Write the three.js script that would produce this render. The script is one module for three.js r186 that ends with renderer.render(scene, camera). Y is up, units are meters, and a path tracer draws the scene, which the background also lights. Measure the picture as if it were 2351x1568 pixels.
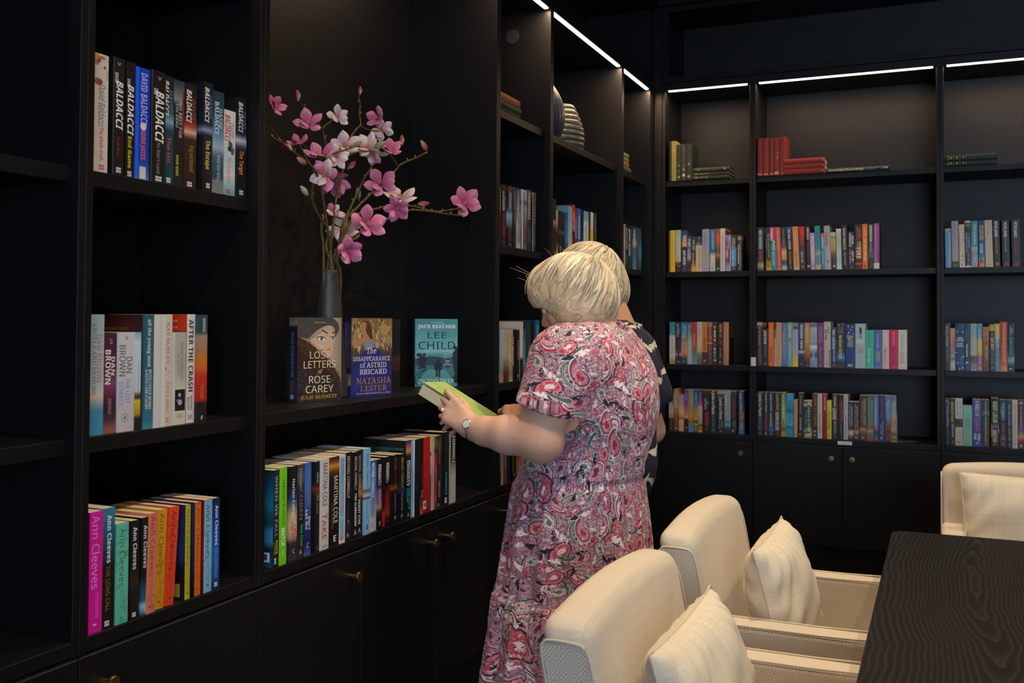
import * as THREE from 'three';
import { RoundedBoxGeometry } from 'three/addons/geometries/RoundedBoxGeometry.js';
import { mergeGeometries, toCreasedNormals, mergeVertices } from 'three/addons/utils/BufferGeometryUtils.js';
import { RectAreaLightUniformsLib } from 'three/addons/lights/RectAreaLightUniformsLib.js';

// ---------------------------------------------------------------- camera, sky, lamps, exposure
const scene = new THREE.Scene();
const camera = new THREE.PerspectiveCamera(38.72, 2351 / 1568, 0.05, 60);
camera.setViewOffset(2351, 1568, 0, 89.4, 2351, 1568);            // shifted lens: the horizon sits above the middle
camera.position.set(1.4543, 1.3, 5.2331);
camera.rotation.order = 'YXZ';
camera.rotation.set(0.0208, 0.41516, 0.0061);
camera.userData.fStop = 6.5;
camera.focus = 2.75;
scene.add(camera);
scene.background = new THREE.Color().setRGB(0.62, 0.78, 1.0);       // overcast daylight outside the windows
scene.backgroundIntensity = 11;
RectAreaLightUniformsLib.init();

const renderer = new THREE.WebGLRenderer({ antialias: true });
renderer.toneMapping = THREE.LinearToneMapping;
renderer.toneMappingExposure = 1.0;
renderer.shadowMap.enabled = true;
const SPOT = 7.6;                                                    // ceiling downlights, candela
const STRIP = 95;                                                   // shelf strips, nits
const WARM = new THREE.Color().setRGB(1.0, 0.82, 0.6);
const STRIPCOL = new THREE.Color().setRGB(1.0, 0.66, 0.4);

// ---------------------------------------------------------------- helpers
const V = (x, y, z) => new THREE.Vector3(x, y, z);
function rng(seed) { let s = seed | 0; return () => { s = (s + 0x6d2b79f5) | 0; let t = Math.imul(s ^ (s >>> 15), 1 | s); t = (t + Math.imul(t ^ (t >>> 7), 61 | t)) ^ t; return ((t ^ (t >>> 14)) >>> 0) / 4294967296; }; }
const taken = new Map();
function numbered(name) { const n = taken.get(name) ?? 0; taken.set(name, n + 1); return n ? name + '_' + String(n).padStart(3, '0') : name; }
function tag(o, label, category, group) { o.userData.label = label; o.userData.category = category; if (group) o.userData.group = group; return o; }
function thing(name, label, category, pos = [0, 0, 0], turn = 0, group) {
  const o = new THREE.Group(); o.name = numbered(name); o.position.set(...pos); o.rotation.y = turn; scene.add(o);
  return tag(o, label, category, group);
}
function part(name, geo, mat, parent = scene, label) {
  const m = new THREE.Mesh(geo, mat); m.name = parent === scene ? numbered(name) : name; m.castShadow = m.receiveShadow = true; parent.add(m);
  if (label) m.userData.label = label;
  return m;
}
function struct(name, geo, mat, parent = scene) { const m = part(name, geo, mat, parent); if (parent === scene) m.userData.kind = 'structure'; return m; }
function box(x0, x1, y0, y1, z0, z1) { const g = new THREE.BoxGeometry(x1 - x0, y1 - y0, z1 - z0); g.translate((x0 + x1) / 2, (y0 + y1) / 2, (z0 + z1) / 2); return g; }
function rbox(x0, x1, y0, y1, z0, z1, r = 0.0015, s = 1) { const g = new RoundedBoxGeometry(x1 - x0, y1 - y0, z1 - z0, s, r); g.translate((x0 + x1) / 2, (y0 + y1) / 2, (z0 + z1) / 2); return g; }
const merge = (list) => mergeGeometries(list.map((g) => (g.index ? g.toNonIndexed() : g)).map((g) => { for (const k of Object.keys(g.attributes)) if (!['position', 'normal', 'uv'].includes(k)) g.deleteAttribute(k); return g; }));
const std = (color, roughness = 0.6, more = {}) => new THREE.MeshStandardMaterial({ color: Array.isArray(color) ? new THREE.Color().setRGB(...color) : color, roughness, ...more });
const phys = (color, roughness = 0.6, more = {}) => new THREE.MeshPhysicalMaterial({ color: Array.isArray(color) ? new THREE.Color().setRGB(...color) : color, roughness, ...more });
function canvasTexture(w, h, draw, repeat) {
  const c = document.createElement('canvas'); c.width = w; c.height = h; draw(c.getContext('2d'), w, h);
  const t = new THREE.CanvasTexture(c); t.colorSpace = THREE.SRGBColorSpace; t.magFilter = THREE.LinearFilter;
  if (repeat) { t.wrapS = t.wrapT = THREE.RepeatWrapping; t.repeat.set(...repeat); }
  return t;
}
function noiseTexture(n, f, repeat) {
  const d = new Uint8Array(n * n * 4);
  for (let y = 0; y < n; y++) for (let x = 0; x < n; x++) { const v = Math.max(0, Math.min(255, f(x, y) * 255)), i = (y * n + x) * 4; d[i] = d[i + 1] = d[i + 2] = v; d[i + 3] = 255; }
  const t = new THREE.DataTexture(d, n, n); t.magFilter = THREE.LinearFilter; t.wrapS = t.wrapT = THREE.RepeatWrapping; if (repeat) t.repeat.set(...repeat); t.needsUpdate = true; return t;
}

// ---------------------------------------------------------------- the room
const r0 = rng(5);
const satinRough = noiseTexture(128, () => 0.62 + 0.12 * r0(), [3, 3]);
const M = {
  cabinet: phys([0.0046, 0.0049, 0.0056], 0.68, { roughnessMap: satinRough, specularIntensity: 0.65 }),
  inside: phys([0.0085, 0.0088, 0.0096], 0.72, { roughnessMap: satinRough, specularIntensity: 0.8 }),
  edge: std([0.05, 0.054, 0.06], 0.4),
  brass: std([0.42, 0.27, 0.11], 0.34, { metalness: 1 }),
  metal: std([0.02, 0.021, 0.024], 0.42, { metalness: 0.4 }),
  steel: std([0.5, 0.5, 0.52], 0.3, { metalness: 1 }),
  wall: std([0.06, 0.058, 0.056], 0.85),
  ceiling: std([0.14, 0.135, 0.13], 0.9),
  darkwall: std([0.012, 0.012, 0.014], 0.8),
  frame: std([0.03, 0.03, 0.035], 0.5),
};
const floorTex = canvasTexture(512, 512, (c) => {
  const r = rng(9); c.fillStyle = '#14110f'; c.fillRect(0, 0, 512, 512);
  for (let i = 0; i < 9000; i++) { c.fillStyle = r() < 0.5 ? 'rgba(34,30,26,.35)' : 'rgba(10,9,8,.35)'; c.fillRect(r() * 512, r() * 512, 2, 2); }
}, [6, 9]);
struct('floor', box(-0.5, 5.7, -0.1, 0, -0.6, 8.8), phys(0xffffff, 0.9, { map: floorTex }));
struct('ceiling', box(-0.5, 5.7, 3.1, 3.2, -0.6, 8.8), M.ceiling);
struct('wall_left', box(-0.5, -0.385, 0, 3.1, -0.6, 8.8), M.darkwall);
struct('wall_back', box(-0.385, 5.7, 0, 3.1, -0.6, -0.385), M.darkwall);
struct('wall_right', box(5.5, 5.7, 0, 3.1, -0.385, 8.8), M.wall);
// wall behind the camera, with a wide window towards the right
struct('wall_front', merge([box(-0.385, 2.0, 0, 3.1, 8.6, 8.8), box(5.2, 5.5, 0, 3.1, 8.6, 8.8), box(2.0, 5.2, 0, 0.35, 8.6, 8.8), box(2.0, 5.2, 2.65, 3.1, 8.6, 8.8)]), M.wall);
{
  const w = new THREE.Group(); w.name = 'window_1'; w.userData.kind = 'structure'; scene.add(w);
  for (const [a, b] of [[2.0, 2.06], [3.03, 3.09], [4.1, 4.16], [5.14, 5.2]]) part('mullion', box(a, b, 0.35, 2.65, 8.66, 8.73), M.frame, w);
  part('rail', box(2.06, 5.14, 0.35, 0.41, 8.66, 8.73), M.frame, w); part('rail', box(2.06, 5.14, 2.59, 2.65, 8.66, 8.73), M.frame, w);
  for (const [a, b] of [[2.06, 3.03], [3.09, 4.1], [4.16, 5.14]]) part('pane', box(a, b, 0.41, 2.59, 8.69, 8.694), phys(0xffffff, 0, { transmission: 1, thickness: 0 }), w);
}
// black filler strips where the two runs of shelving meet
struct('trim_1', merge([rbox(-0.3, 0.002, 0.155, 3.05, 0.002, 0.046), rbox(0.0, 0.048, 0.155, 3.05, -0.3, -0.002), rbox(-0.3, 0.048, 0, 0.155, -0.05, 0.046)]), M.cabinet);
struct('trim_2', merge([box(-0.385, 0.03, 3.055, 3.1, 0.0, 4.5), box(-0.03, 3.4, 3.055, 3.1, -0.385, 0.03)]), M.cabinet);

// ---------------------------------------------------------------- built-in shelving
const S1 = 2.087, S2 = 1.586, S3 = 1.078, S4 = 0.71, DOORTOP = 0.674, DOORBOT = 0.165, SOFFIT = 2.588, TOP = 2.628, DEEP = 0.36, T = 0.017, REC = 0.025;
const knobGeo = merge([
  new THREE.CylinderGeometry(0.0062, 0.0062, 0.024, 16).rotateX(Math.PI / 2).translate(0, 0, 0.012),
  new THREE.LatheGeometry([[0, 0.024], [0.0128, 0.024], [0.0142, 0.0252], [0.0142, 0.0318], [0.0132, 0.033], [0, 0.033]].map(([a, b]) => new THREE.Vector2(a, b)), 28).rotateX(Math.PI / 2),
]);
const stripMat = new THREE.MeshStandardMaterial({ color: 0xffffff, emissive: new THREE.Color().setRGB(1.0, 0.95, 0.84), emissiveIntensity: 2.6, roughness: 0.8 });
// side: 'L' runs along the left wall (local x = towards the corner), 'B' along the back wall; u0..u1 along the run
function unit(side, u0, u1, label, shelves, joints, knobs, lit = 1) {
  const t = thing('bookcase', label, 'bookcase', side === 'L' ? [0, 0, 4.42 - u0] : [u0, 0, 0], side === 'L' ? Math.PI / 2 : 0);
  const w = u1 - u0;
  part('side_panel', rbox(0, T, DOORTOP + 0.008, TOP, -DEEP, 0), M.cabinet, t); part('side_panel', rbox(w - T, w - 0.0006, DOORTOP + 0.008, TOP, -DEEP, 0), M.cabinet, t);
  part('back_panel', box(T, w - T, DOORTOP, TOP, -DEEP - 0.012, -DEEP), M.inside, t);
  for (const y of shelves) part('shelf', rbox(T + 0.0006, w - T - 0.0006, y - 0.03, y, -DEEP + 0.001, -REC), M.cabinet, t);
  part('bottom_shelf', rbox(T + 0.0006, w - T - 0.0006, S4 - 0.027, S4, -DEEP + 0.001, -0.0004), M.cabinet, t);
  part('top_rail', rbox(T, w - T, SOFFIT, TOP, -DEEP, -0.0004), M.cabinet, t);
  const edges = [0, ...joints, w];
  for (let i = 0; i + 1 < edges.length; i++) {
    const d = part('door', rbox(edges[i] + 0.0014, edges[i + 1] - 0.0014, DOORBOT, DOORTOP, -0.019, -0.0005), M.cabinet, t);
    part('edge_band', box(edges[i] + 0.002, edges[i + 1] - 0.002, DOORTOP - 0.0006, DOORTOP + 0.0004, -0.0185, 0.0002), M.edge, d);
    for (const k of knobs) if (k > edges[i] && k < edges[i + 1]) { const o = part('knob', knobGeo, M.brass, d, 'round brass knob'); o.position.set(k, 0.617, -0.0004); }
  }
  part('carcass', merge([box(0.002, w - 0.002, DOORBOT, DOORTOP + 0.006, -DEEP, -0.03), box(0.002, w - 0.002, 0, DOORBOT, -DEEP, -0.06)]), M.inside, t);
  if (lit) {
    const s = part('light_strip', rbox(T + 0.014, w - T - 0.014, SOFFIT - 0.006, SOFFIT + 0.002, -0.024, -0.006, 0.002), stripMat, t, 'glowing white light strip');
    const l = new THREE.RectAreaLight(STRIPCOL, STRIP * lit, w - 2 * T - 0.03, 0.018);
    l.name = 'strip_light'; l.position.set(w / 2, SOFFIT - 0.0085, -0.015); l.rotation.x = -Math.PI / 2; t.add(l);
  }
  return t;
}
unit('L', 0.0, 0.518, 'empty black bookcase bay cut by the left picture edge', [S1, S2, S3], [], []);
unit('L', 0.518, 1.036, 'narrow black bookcase bay with three book rows, left of the magnolias', [S1, S2, S3], [], [0.055]);
const mid = unit('L', 1.036, 2.358, 'wide tall black bookcase bay holding the magnolia vase', [S3], [0.437, 0.874], [0.382, 0.819, 0.929], 0.4);
part('batten', box(1.322 - T - 0.022, 1.322 - T - 0.0006, S4 + 0.001, S3 - 0.031, -0.05, -0.03), M.cabinet, mid);
const u3 = unit('L', 2.358, 2.882, 'narrow black bookcase bay right of the magnolias with tan book on top shelf', [S1, S2, S3], [], [0.055]);
part('cable_cap', new THREE.CylinderGeometry(0.03, 0.03, 0.003, 24).rotateZ(Math.PI / 2).translate(0.524 - T - 0.0015, 2.49, -0.17), std([0.02, 0.02, 0.022], 0.5), u3);
unit('L', 2.882, 3.852, 'black bookcase bay with the blue and green vases on top shelf', [S1, S2, S3], [0.485], [0.43, 0.54]);
unit('L', 3.852, 4.37, 'narrow black bookcase bay on left wall next to the corner', [S1, S2, S3], [], [0.055]);
unit('B', 0.05, 0.5425, 'narrow black bookcase bay left on back wall, holding green old books', [S1, S2, S3], [], [0.435]);
unit('B', 0.5425, 1.4555, 'wide middle black bookcase bay on back wall with red old books', [S1, S2, S3], [0.4525], [0.4005, 0.5015]);
unit('B', 1.4555, 2.45, 'right black bookcase bay on back wall behind the single armchair', [S1, S2, S3], [0.497], [0.445, 0.549]);
unit('B', 2.45, 3.36, 'farthest right bookcase bay of the back wall, out past picture edge', [S1, S2, S3], [0.455], [0.4, 0.51]);
// the closed boxes above, one run per wall
function overhead(side, u0, u1, label) {
  const t = thing('overhead_niche', label, 'shelf niche', side === 'L' ? [0, 0, 4.42 - u0] : [u0, 0, 0], side === 'L' ? Math.PI / 2 : 0);
  const w = u1 - u0;
  part('bottom_panel', rbox(0, w, TOP + 0.003, 2.662, -DEEP, 0), M.cabinet, t); part('top_panel', rbox(0, w, 3.022, 3.054, -DEEP, 0), M.cabinet, t);
  part('side_panel', rbox(0, 0.035, 2.663, 3.021, -DEEP, 0), M.cabinet, t); part('side_panel', rbox(w - 0.035, w, 2.663, 3.021, -DEEP, 0), M.cabinet, t);
  part('back_panel', box(0.035, w - 0.035, 2.663, 3.021, -DEEP - 0.012, -DEEP + 0.001), M.inside, t);
}
overhead('L', 0, 4.37, 'long empty black niche above the left wall bookcases');
overhead('B', 0.05, 3.36, 'long empty black niche above the back wall bookcases');
// shelf-edge name cards
const card = std([0.62, 0.62, 0.6], 0.6);
tag(part('shelf_label', rbox(-0.035, 0.035, -0.009, 0.009, 0, 0.0012, 0.0005), new THREE.MeshStandardMaterial({ roughness: 0.5, map: canvasTexture(256, 64, (c) => { c.fillStyle = '#d8d8d4'; c.fillRect(0, 0, 256, 64); c.fillStyle = '#555'; c.font = '30px sans-serif'; c.textAlign = 'center'; c.fillText('DVD', 128, 43); }) })), 'white shelf label reading DVD on the lowest middle shelf edge', 'label').position.set(1.007, 0.6965, 0);
{ const l = tag(part('shelf_label', rbox(-0.013, 0.013, 0, 0.046, 0, 0.0012, 0.0005), card), 'small white card at the left end of third middle shelf, back wall', 'label'); l.position.set(0.5475, 1.079, 0.0004); }

// ---------------------------------------------------------------- ceiling downlights
const lampGlow = new THREE.MeshStandardMaterial({ color: 0xffffff, emissive: WARM, emissiveIntensity: 6 });
for (const [x, z, tx, tz, k, lab] of [[1.05, 3.9, 0.6, 3.7, 1.2, 'round ceiling downlight over the left bookcases'], [1.05, 2.5, 0.75, 2.5, 1.25, 'round ceiling downlight over the two women'], [1.05, 1.0, 0.5, 0.6, 0.9, 'round ceiling downlight near the room corner'], [2.3, 1.25, 2.0, 0.9, 0.8, 'round ceiling downlight over the far armchair'], [2.2, 3.2, 1.7, 3.0, 0.9, 'round ceiling downlight over the black table']]) {
  const t = thing('downlight', lab, 'ceiling light', [x, 3.1, z]);
  part('trim_ring', new THREE.TorusGeometry(0.045, 0.006, 10, 32).rotateX(Math.PI / 2), M.frame, t);
  part('lens', new THREE.CylinderGeometry(0.038, 0.038, 0.004, 28).translate(0, -0.003, 0), lampGlow, t);
  const l = new THREE.SpotLight(WARM, SPOT * k, 0, 0.85, 0.7); l.name = 'downlight_beam'; l.position.set(x, 3.085, z); l.target.position.set(tx, 0.4, tz); l.shadow.radius = 2; l.castShadow = true;
  scene.add(l, l.target);
}
const ROWS = [
['A', 'L', 1.586, -0.03, "upper shelf left of magnolias", `
563.6,35.4,230,0.000;white paperback with red portrait at the top;first;0:d8d2cc n0,24,8a2a22,9 n2,20,d9a545,4 r:5,20,88,97,ddd;David Baldacci|4a4440|25|61|55|52|i/The whole truth|d0473f|62|90|55|34|b/88|c8302a|93|98|58|40|b;
607.8,28.7,233,0.000;black thriller with white letters and small red title;second;0:161412 r:0,10,0,100,3a4046;DAVID|ddd|13|22|30|30|b/BALDACCI|f4f0ea|19|60|58|62|bi/True Blue|c0251c|67|84|50|30|i/88|eee|93|98|55|46|b/V|ccc|4|7|50|30|h;
645.7,24.2,234,0.000;black thriller with white letters and yellow title;third;0:151311;DAVID|ddd|15|22|30|30|b/BALDACCI|f4f0ea|19|62|55|66|bi/End Game|d9c916|64|92|50|46|b/88|eee|94|99|50|46|b;
670.2,38.5,229,0.000;bright blue paperback with orange lower title;fourth;0:0d3fc4 80:0a34b0 100:4a7fb0 r:0,22,0,98,1a62e8 o:55,52,22,f0d8d8 r:32,76,88,99,d8d4cc;DAVID BALDACCI|b9b4ee|4|50|58|46|b/DIVINE JUSTICE|f0765c|56|82|55|34|b;
709.6,40.1,232,0.000;black thriller with white letters and thin grey title;fifth;0:13110f r:0,8,0,100,3b4249;DAVID|ddd|16|22|30|30|b/BALDACCI|f4f0ea|17|63|58|60|bi/No Man's Land|a8a8a4|64|92|52|26|/88|eee|94|99|55|46|b/V|ccc|5|8|55|26|h;
750.0,30.5,231,0.000;black and teal thriller with red title;sixth;0:14161a 30:12343f 42:7ab0cc 50:15404e 100:123c4c;BALDACCI|f2eee8|4|36|30|40|bi/DAVID|6f93b4|12|32|72|34|i/The Hit|c04a44|56|80|55|40|b/88|eee|93|98|55|40|b;
780.8,31.3,229,0.000;dark grey paperback with a thin yellow strip;seventh;0:2b2f35 18:8a9096 26:1a1a1d 100:17171a r:80,100,10,50,8c1f20;NO REST FOR|b9bdc0|20|54|62|30|b/THE DEAD|b9bdc0|22|45|30|20|b/HOUR GAME|d2c832|70|90|38|24|b;
812.4,37.2,228,0.000;black thriller with red blotch and gold lower title;eighth;0:1a1513 30:1d1614 40:b03a2c 46:e4b8a4 53:3a1e16 100:2a1d14;BALDACCI|f2eee8|5|36|35|42|bi/DAVID|c85a58|13|33|72|34|i/King and Maxwell|9a7e30|58|84|60|40|b/88|eee|93|98|45|40|b;
862.9,30.4,242,0.000;black thriller with pale edge and yellow title;ninth;0:14171e 38:1b212c 44:8fa0b8 49:1a1d24 100:14120f;BALDACCI|f4f0ea|4|36|38|44|bi/DAVID|8a86b0|10|32|76|34|i/The Escape|e0c060|53|80|50|50|b/88|eee|92|97|55|40|b;
893.6,38.2,230,0.000;teal night sky paperback with white serif letters;tenth;0:1c3a4a 25:24526a 45:6a9cc0 55:a8bcc6 65:3e5f76 85:26485a 88:7b7f84 100:808488;BALDACCI|e8eaec|10|42|38|34|bs/DAVID|d5dade|16|36|72|28|bs/WISH YOU WELL|b4c4cc|62|88|55|26|bs;
932.2,46.9,197,0.000;short white paperback with running black figure;eleventh;0:e8e4de 30:dcdcd8 60:b8d4d8 75:d8e0de 100:5aa0ac n37,50,1c2624,7;BALDACCI|c22a26|5|36|42|38|bi/DAVID|4a5a66|13|31|72|32|i/The Forgotten|d2584c|54|86|55|34|/88|c03028|92|97|50|32|b;
980.8,33.6,234,0.000;black thriller with lightning and orange title;twelfth;0:15151a 36:20202c 43:cfcadc 50:3a3a48 56:14171b 100:14181b;BALDACCI|f4f0ea|4|34|38|44|bi/DAVID|8e7fc0|12|30|74|34|i/The Target|ef8e24|53|77|50|50|b/88|eee|92|97|50|42|b;
`],
['B', 'L', 1.078, -0.03, "middle shelf left of magnolias", `
564.4,33.9,233,0.000;pale blue paperback with white light rays below;first;0:a9bfca 60:bccbd2 68:e2cfc0 80:4a94c0 100:3f9ccb;ANGELS AND DEMONS|3f6f96|7|67|30|30|s/DAN BROWN|b86a5c|16|57|66|36|;
598.6,33.1,197,0.000;short maroon paperback with white capitals;second;0:4a1d33 40:511e38 50:8a4a72 60:6a2a4a 72:3a1a24 85:4a2a3a 95:9a5a4a;BROWN|f0e8e4|16|52|35|40|b/DAN|ece4e0|23|43|74|30|b/INFERNO|c0a898|65|81|50|24|/CG|ddd|6|11|55|20|h;
632.1,44.6,198,0.000;short white paperback with sunburst emblem near foot;third;0:d6d0d2 100:c8c2c4 o:45,86,20,8a8688 o:45,86,16,d0cacc o:45,86,9,8a8688;BROWN|4c484c|12|45|28|34|/DAN|4c484c|24|42|68|34|/SYMBOL|6c8ecb|49|76|22|26|/THE LOST|5f86cc|47|72|60|28|/H|333|4|8|50|18|h;
676.9,13.5,198,0.000;thin short paperback with pale blue and yellow picture;fourth;0:8ab8d0 10:cfe0e6 60:c4d4d6 66:2a2420 70:e6c02c 84:a88a1c 88:1c1c1e 100:161618;Gulliver's Travels|d07a70|30|62|40|30|;
693.6,31.9,234,0.000;tall teal hardback with white lower case title;fifth;0:2f6272 50:2a6376 92:2d7288 100:4a90a4 r:0,14,0,100,1d4f62;all the young men|e4e6e2|4|46|62|34|bs/RUTH COKER BURKS|dfe2df|48|83|70|24|bs/& KEVIN CARR O'LEARY|dfe2df|48|83|40|20|bs;C 0:3a1216 60:401014;A fearless woman's story|b86a40|12|3|40|70|h/of courage and hope|b86a40|17|3|40|70|h
725.8,32.6,234,0.000;tall plain cream spine with no lettering;sixth;0:dcd9d2 100:d4d0c8 r:55,62,0,100,c4c0ba r:62,100,0,100,e0ddd6;;
758.7,22.1,235,0.000;peach paperback with brown capitals and red script;seventh;0:dccfc0 100:d6c4b4 n45,54,6a4a34,3;KAY BURLEY|7a5e4c|7|45|45|34|s/First Ladies|d8443c|60|87|50|44|is/H|c07030|92|97|45|40|b;
782.4,41.2,197,0.000;cream paperback with small dark portrait of a girl;eighth;0:b8b6ac 40:b4b0a6 62:d4d0b8 100:d6d2bc r:0,18,0,100,cfd2c8 r:22,96,62,85,16161e o:55,68,10,b4b6b4 o:58,76,15,c0a8bc o:42,74,8,6a8cb0;ANNIE BURROWS|5a5650|10|52|68|20|s/The Regency Tales|6a665e|24|48|45|14|s/Mills|777|88|93|55|44|hi;
829.7,25.3,236,0.000;tall white paperback with bold black capitals;ninth;0:e2ded6 100:dedad2;AFTER THE CRASH|141414|5|72|50|56|b/MICHEL|333|75|89|62|24|b/BUSSI|333|76|88|28|24|b/WN|222|92|97|50|60|h;C 0:d83a16 100:c82a18;Addictive and|f4ddd0|6|2.4|50|66|h/thrilling|f4ddd0|9|2.4|40|40|h/masterpiece, superb|f4ddd0|12|2.4|50|66|h/brilliantly done|f4ddd0|15|2.4|46|56|h
855.8,29.2,235,0.000;tall paperback fading teal to orange to red;tenth;0:2c4a54 16:2c4a54 20:b08a80 34:b07a58 40:d0761c 50:d8661c 58:c62a1c 80:b81c18 82:221a1a 100:1a1818;KNOPFLER|e8e0d8|3|16|60|28|b/NICOLAS|d8905e|64|78|56|18|/ROTHER|d8905e|66|78|36|14|/F|eee|94|98|48|24|hb;
`],
['C', 'L', 0.710, -0.005, "lowest shelf left of magnolias", `
544.4,31.6,228,0.000;tall magenta paperback with pale lilac letters;first;0:e0149c 100:d8108f;Ann Cleeves|d98fd8|3|64|45|62|/THE GLASS ROOM|e07ac8|67|88|60|24|/*|d9c0e0|92|96|45|40|h;
576.4,28.6,230,0.000;tall blue and black paperback with white letters;second;0:2a86a8 12:1f6f90 40:17303c 50:10120f 100:0e0f10;Ann Cleeves|e8ecee|6|46|52|44|b/THE LONG CALL|a8742a|48|86|45|34|/88|eee|93|98|40|40|b;
608.5,31.3,195,0.000;mint green paperback with crackled dark lettering;third;0:5fbf9f 50:68c4a4 100:5fb898 n0,100,4aa084,30;Ann Cleeves|2d6a5a|5|64|48|50|/WHITE NIGHTS|4c9a80|66|88|50|30|/*|2d5a4a|93|97|45|36|h;
646.3,21.6,194,0.000;black paperback with white letters and reddish smear;fourth;0:171212 50:1c1412 62:40211c 70:251815 100:120e0d;Ann Cleeves|e6e2de|7|50|48|54|b/88|eee|93|98|45|46|b;
674.6,19.3,195,0.000;black paperback with teal glow at its foot;fifth;0:12181a 60:10181a 70:1c4a5a 84:23626f 90:a8c6d0 96:5a8aa0 100:2a3a48;Ann Cleeves|e6e2de|8|52|48|54|b/88|ddd|92|96|60|30|b;
688.6,24.4,200,-0.028;salmon pink paperback with red crackled lettering;sixth;0:e0795f 100:da7a62 n0,100,c0604a,26;Ann Cleeves|8a3a34|3|64|50|52|/RED BONES|b8564a|66|90|55|34|/*|55282a|92|97|45|40|h;
716.2,27.8,202,-0.035;mustard yellow paperback with brown crackled lettering;seventh;0:d99a1c 100:d09014 n0,100,b87a10,26;Ann Cleeves|7a5410|4|65|50|52|/RAVEN BLACK|a87414|68|88|55|34|/*|4a3010|91|96|45|40|h;
745.9,27.6,202,-0.070;leaning orange red paperback with crackled lettering;eighth;0:ee4a20 100:e04020 n0,100,c43018,26;Ann Cleeves|8a2414|4|66|50|52|/BLUE LIGHTNING|b83418|70|88|55|30|/*|5a1a10|91|96|55|40|h;
798.7,15.4,200,0.000;slim lime green paperback beside a blue barcode cover;ninth;0:c0b428 100:b4ac28 n0,100,98901c,16;Ann Cleeves|6a6418|4|64|50|60|/COLD EARTH|8a8420|68|90|50|34|/*|3a3810|92|96|50|40|h;C 0:1c2848 50:22366a 62:1a2c54 68:14161a 100:101214 r:5,90,84,98,b4b838 r:14,80,86,95,e8e8e4 r:25,68,88,94,5a5a60;
829.0,18.1,200,0.000;bright orange paperback with dark crackled lettering;tenth;0:e8700c 100:d8640c n0,100,b8540a,16;Ann Cleeves|8a3e0a|6|64|50|60|/THIN AIR|b8560c|68|88|50|34|/*|4a2408|92|96|40|40|h;C 0:3a3e66 60:2c3054 88:16182a 100:14161e r:5,85,81,97,e86a14 r:12,75,84,94,e8e8e4 r:20,60,86,92,5a5a60;
855.1,25.1,201,0.000;pale blue paperback with crackled dark lettering;eleventh;0:7ab8d4 50:86c0da 100:74b0cc n0,100,5a98b8,24;Ann Cleeves|2a5478|5|64|45|56|/WILD FIRE|5a90b0|66|88|50|34|/*|1c2c3c|91|96|50|46|h;C 0:8c1420 60:b01820 100:6a1018;
882.0,22.3,200,0.000;deep blue paperback with white letters, rightmost there;twelfth;0:0e2450 30:1040a0 60:1264b8 85:124c98 100:0c2460;Ann Cleeves|eceef2|8|52|55|50|b/THE LIGHTHOUSE|7aa0cc|54|88|50|32|b/88|eee|92|97|50|44|b;
`],
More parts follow.
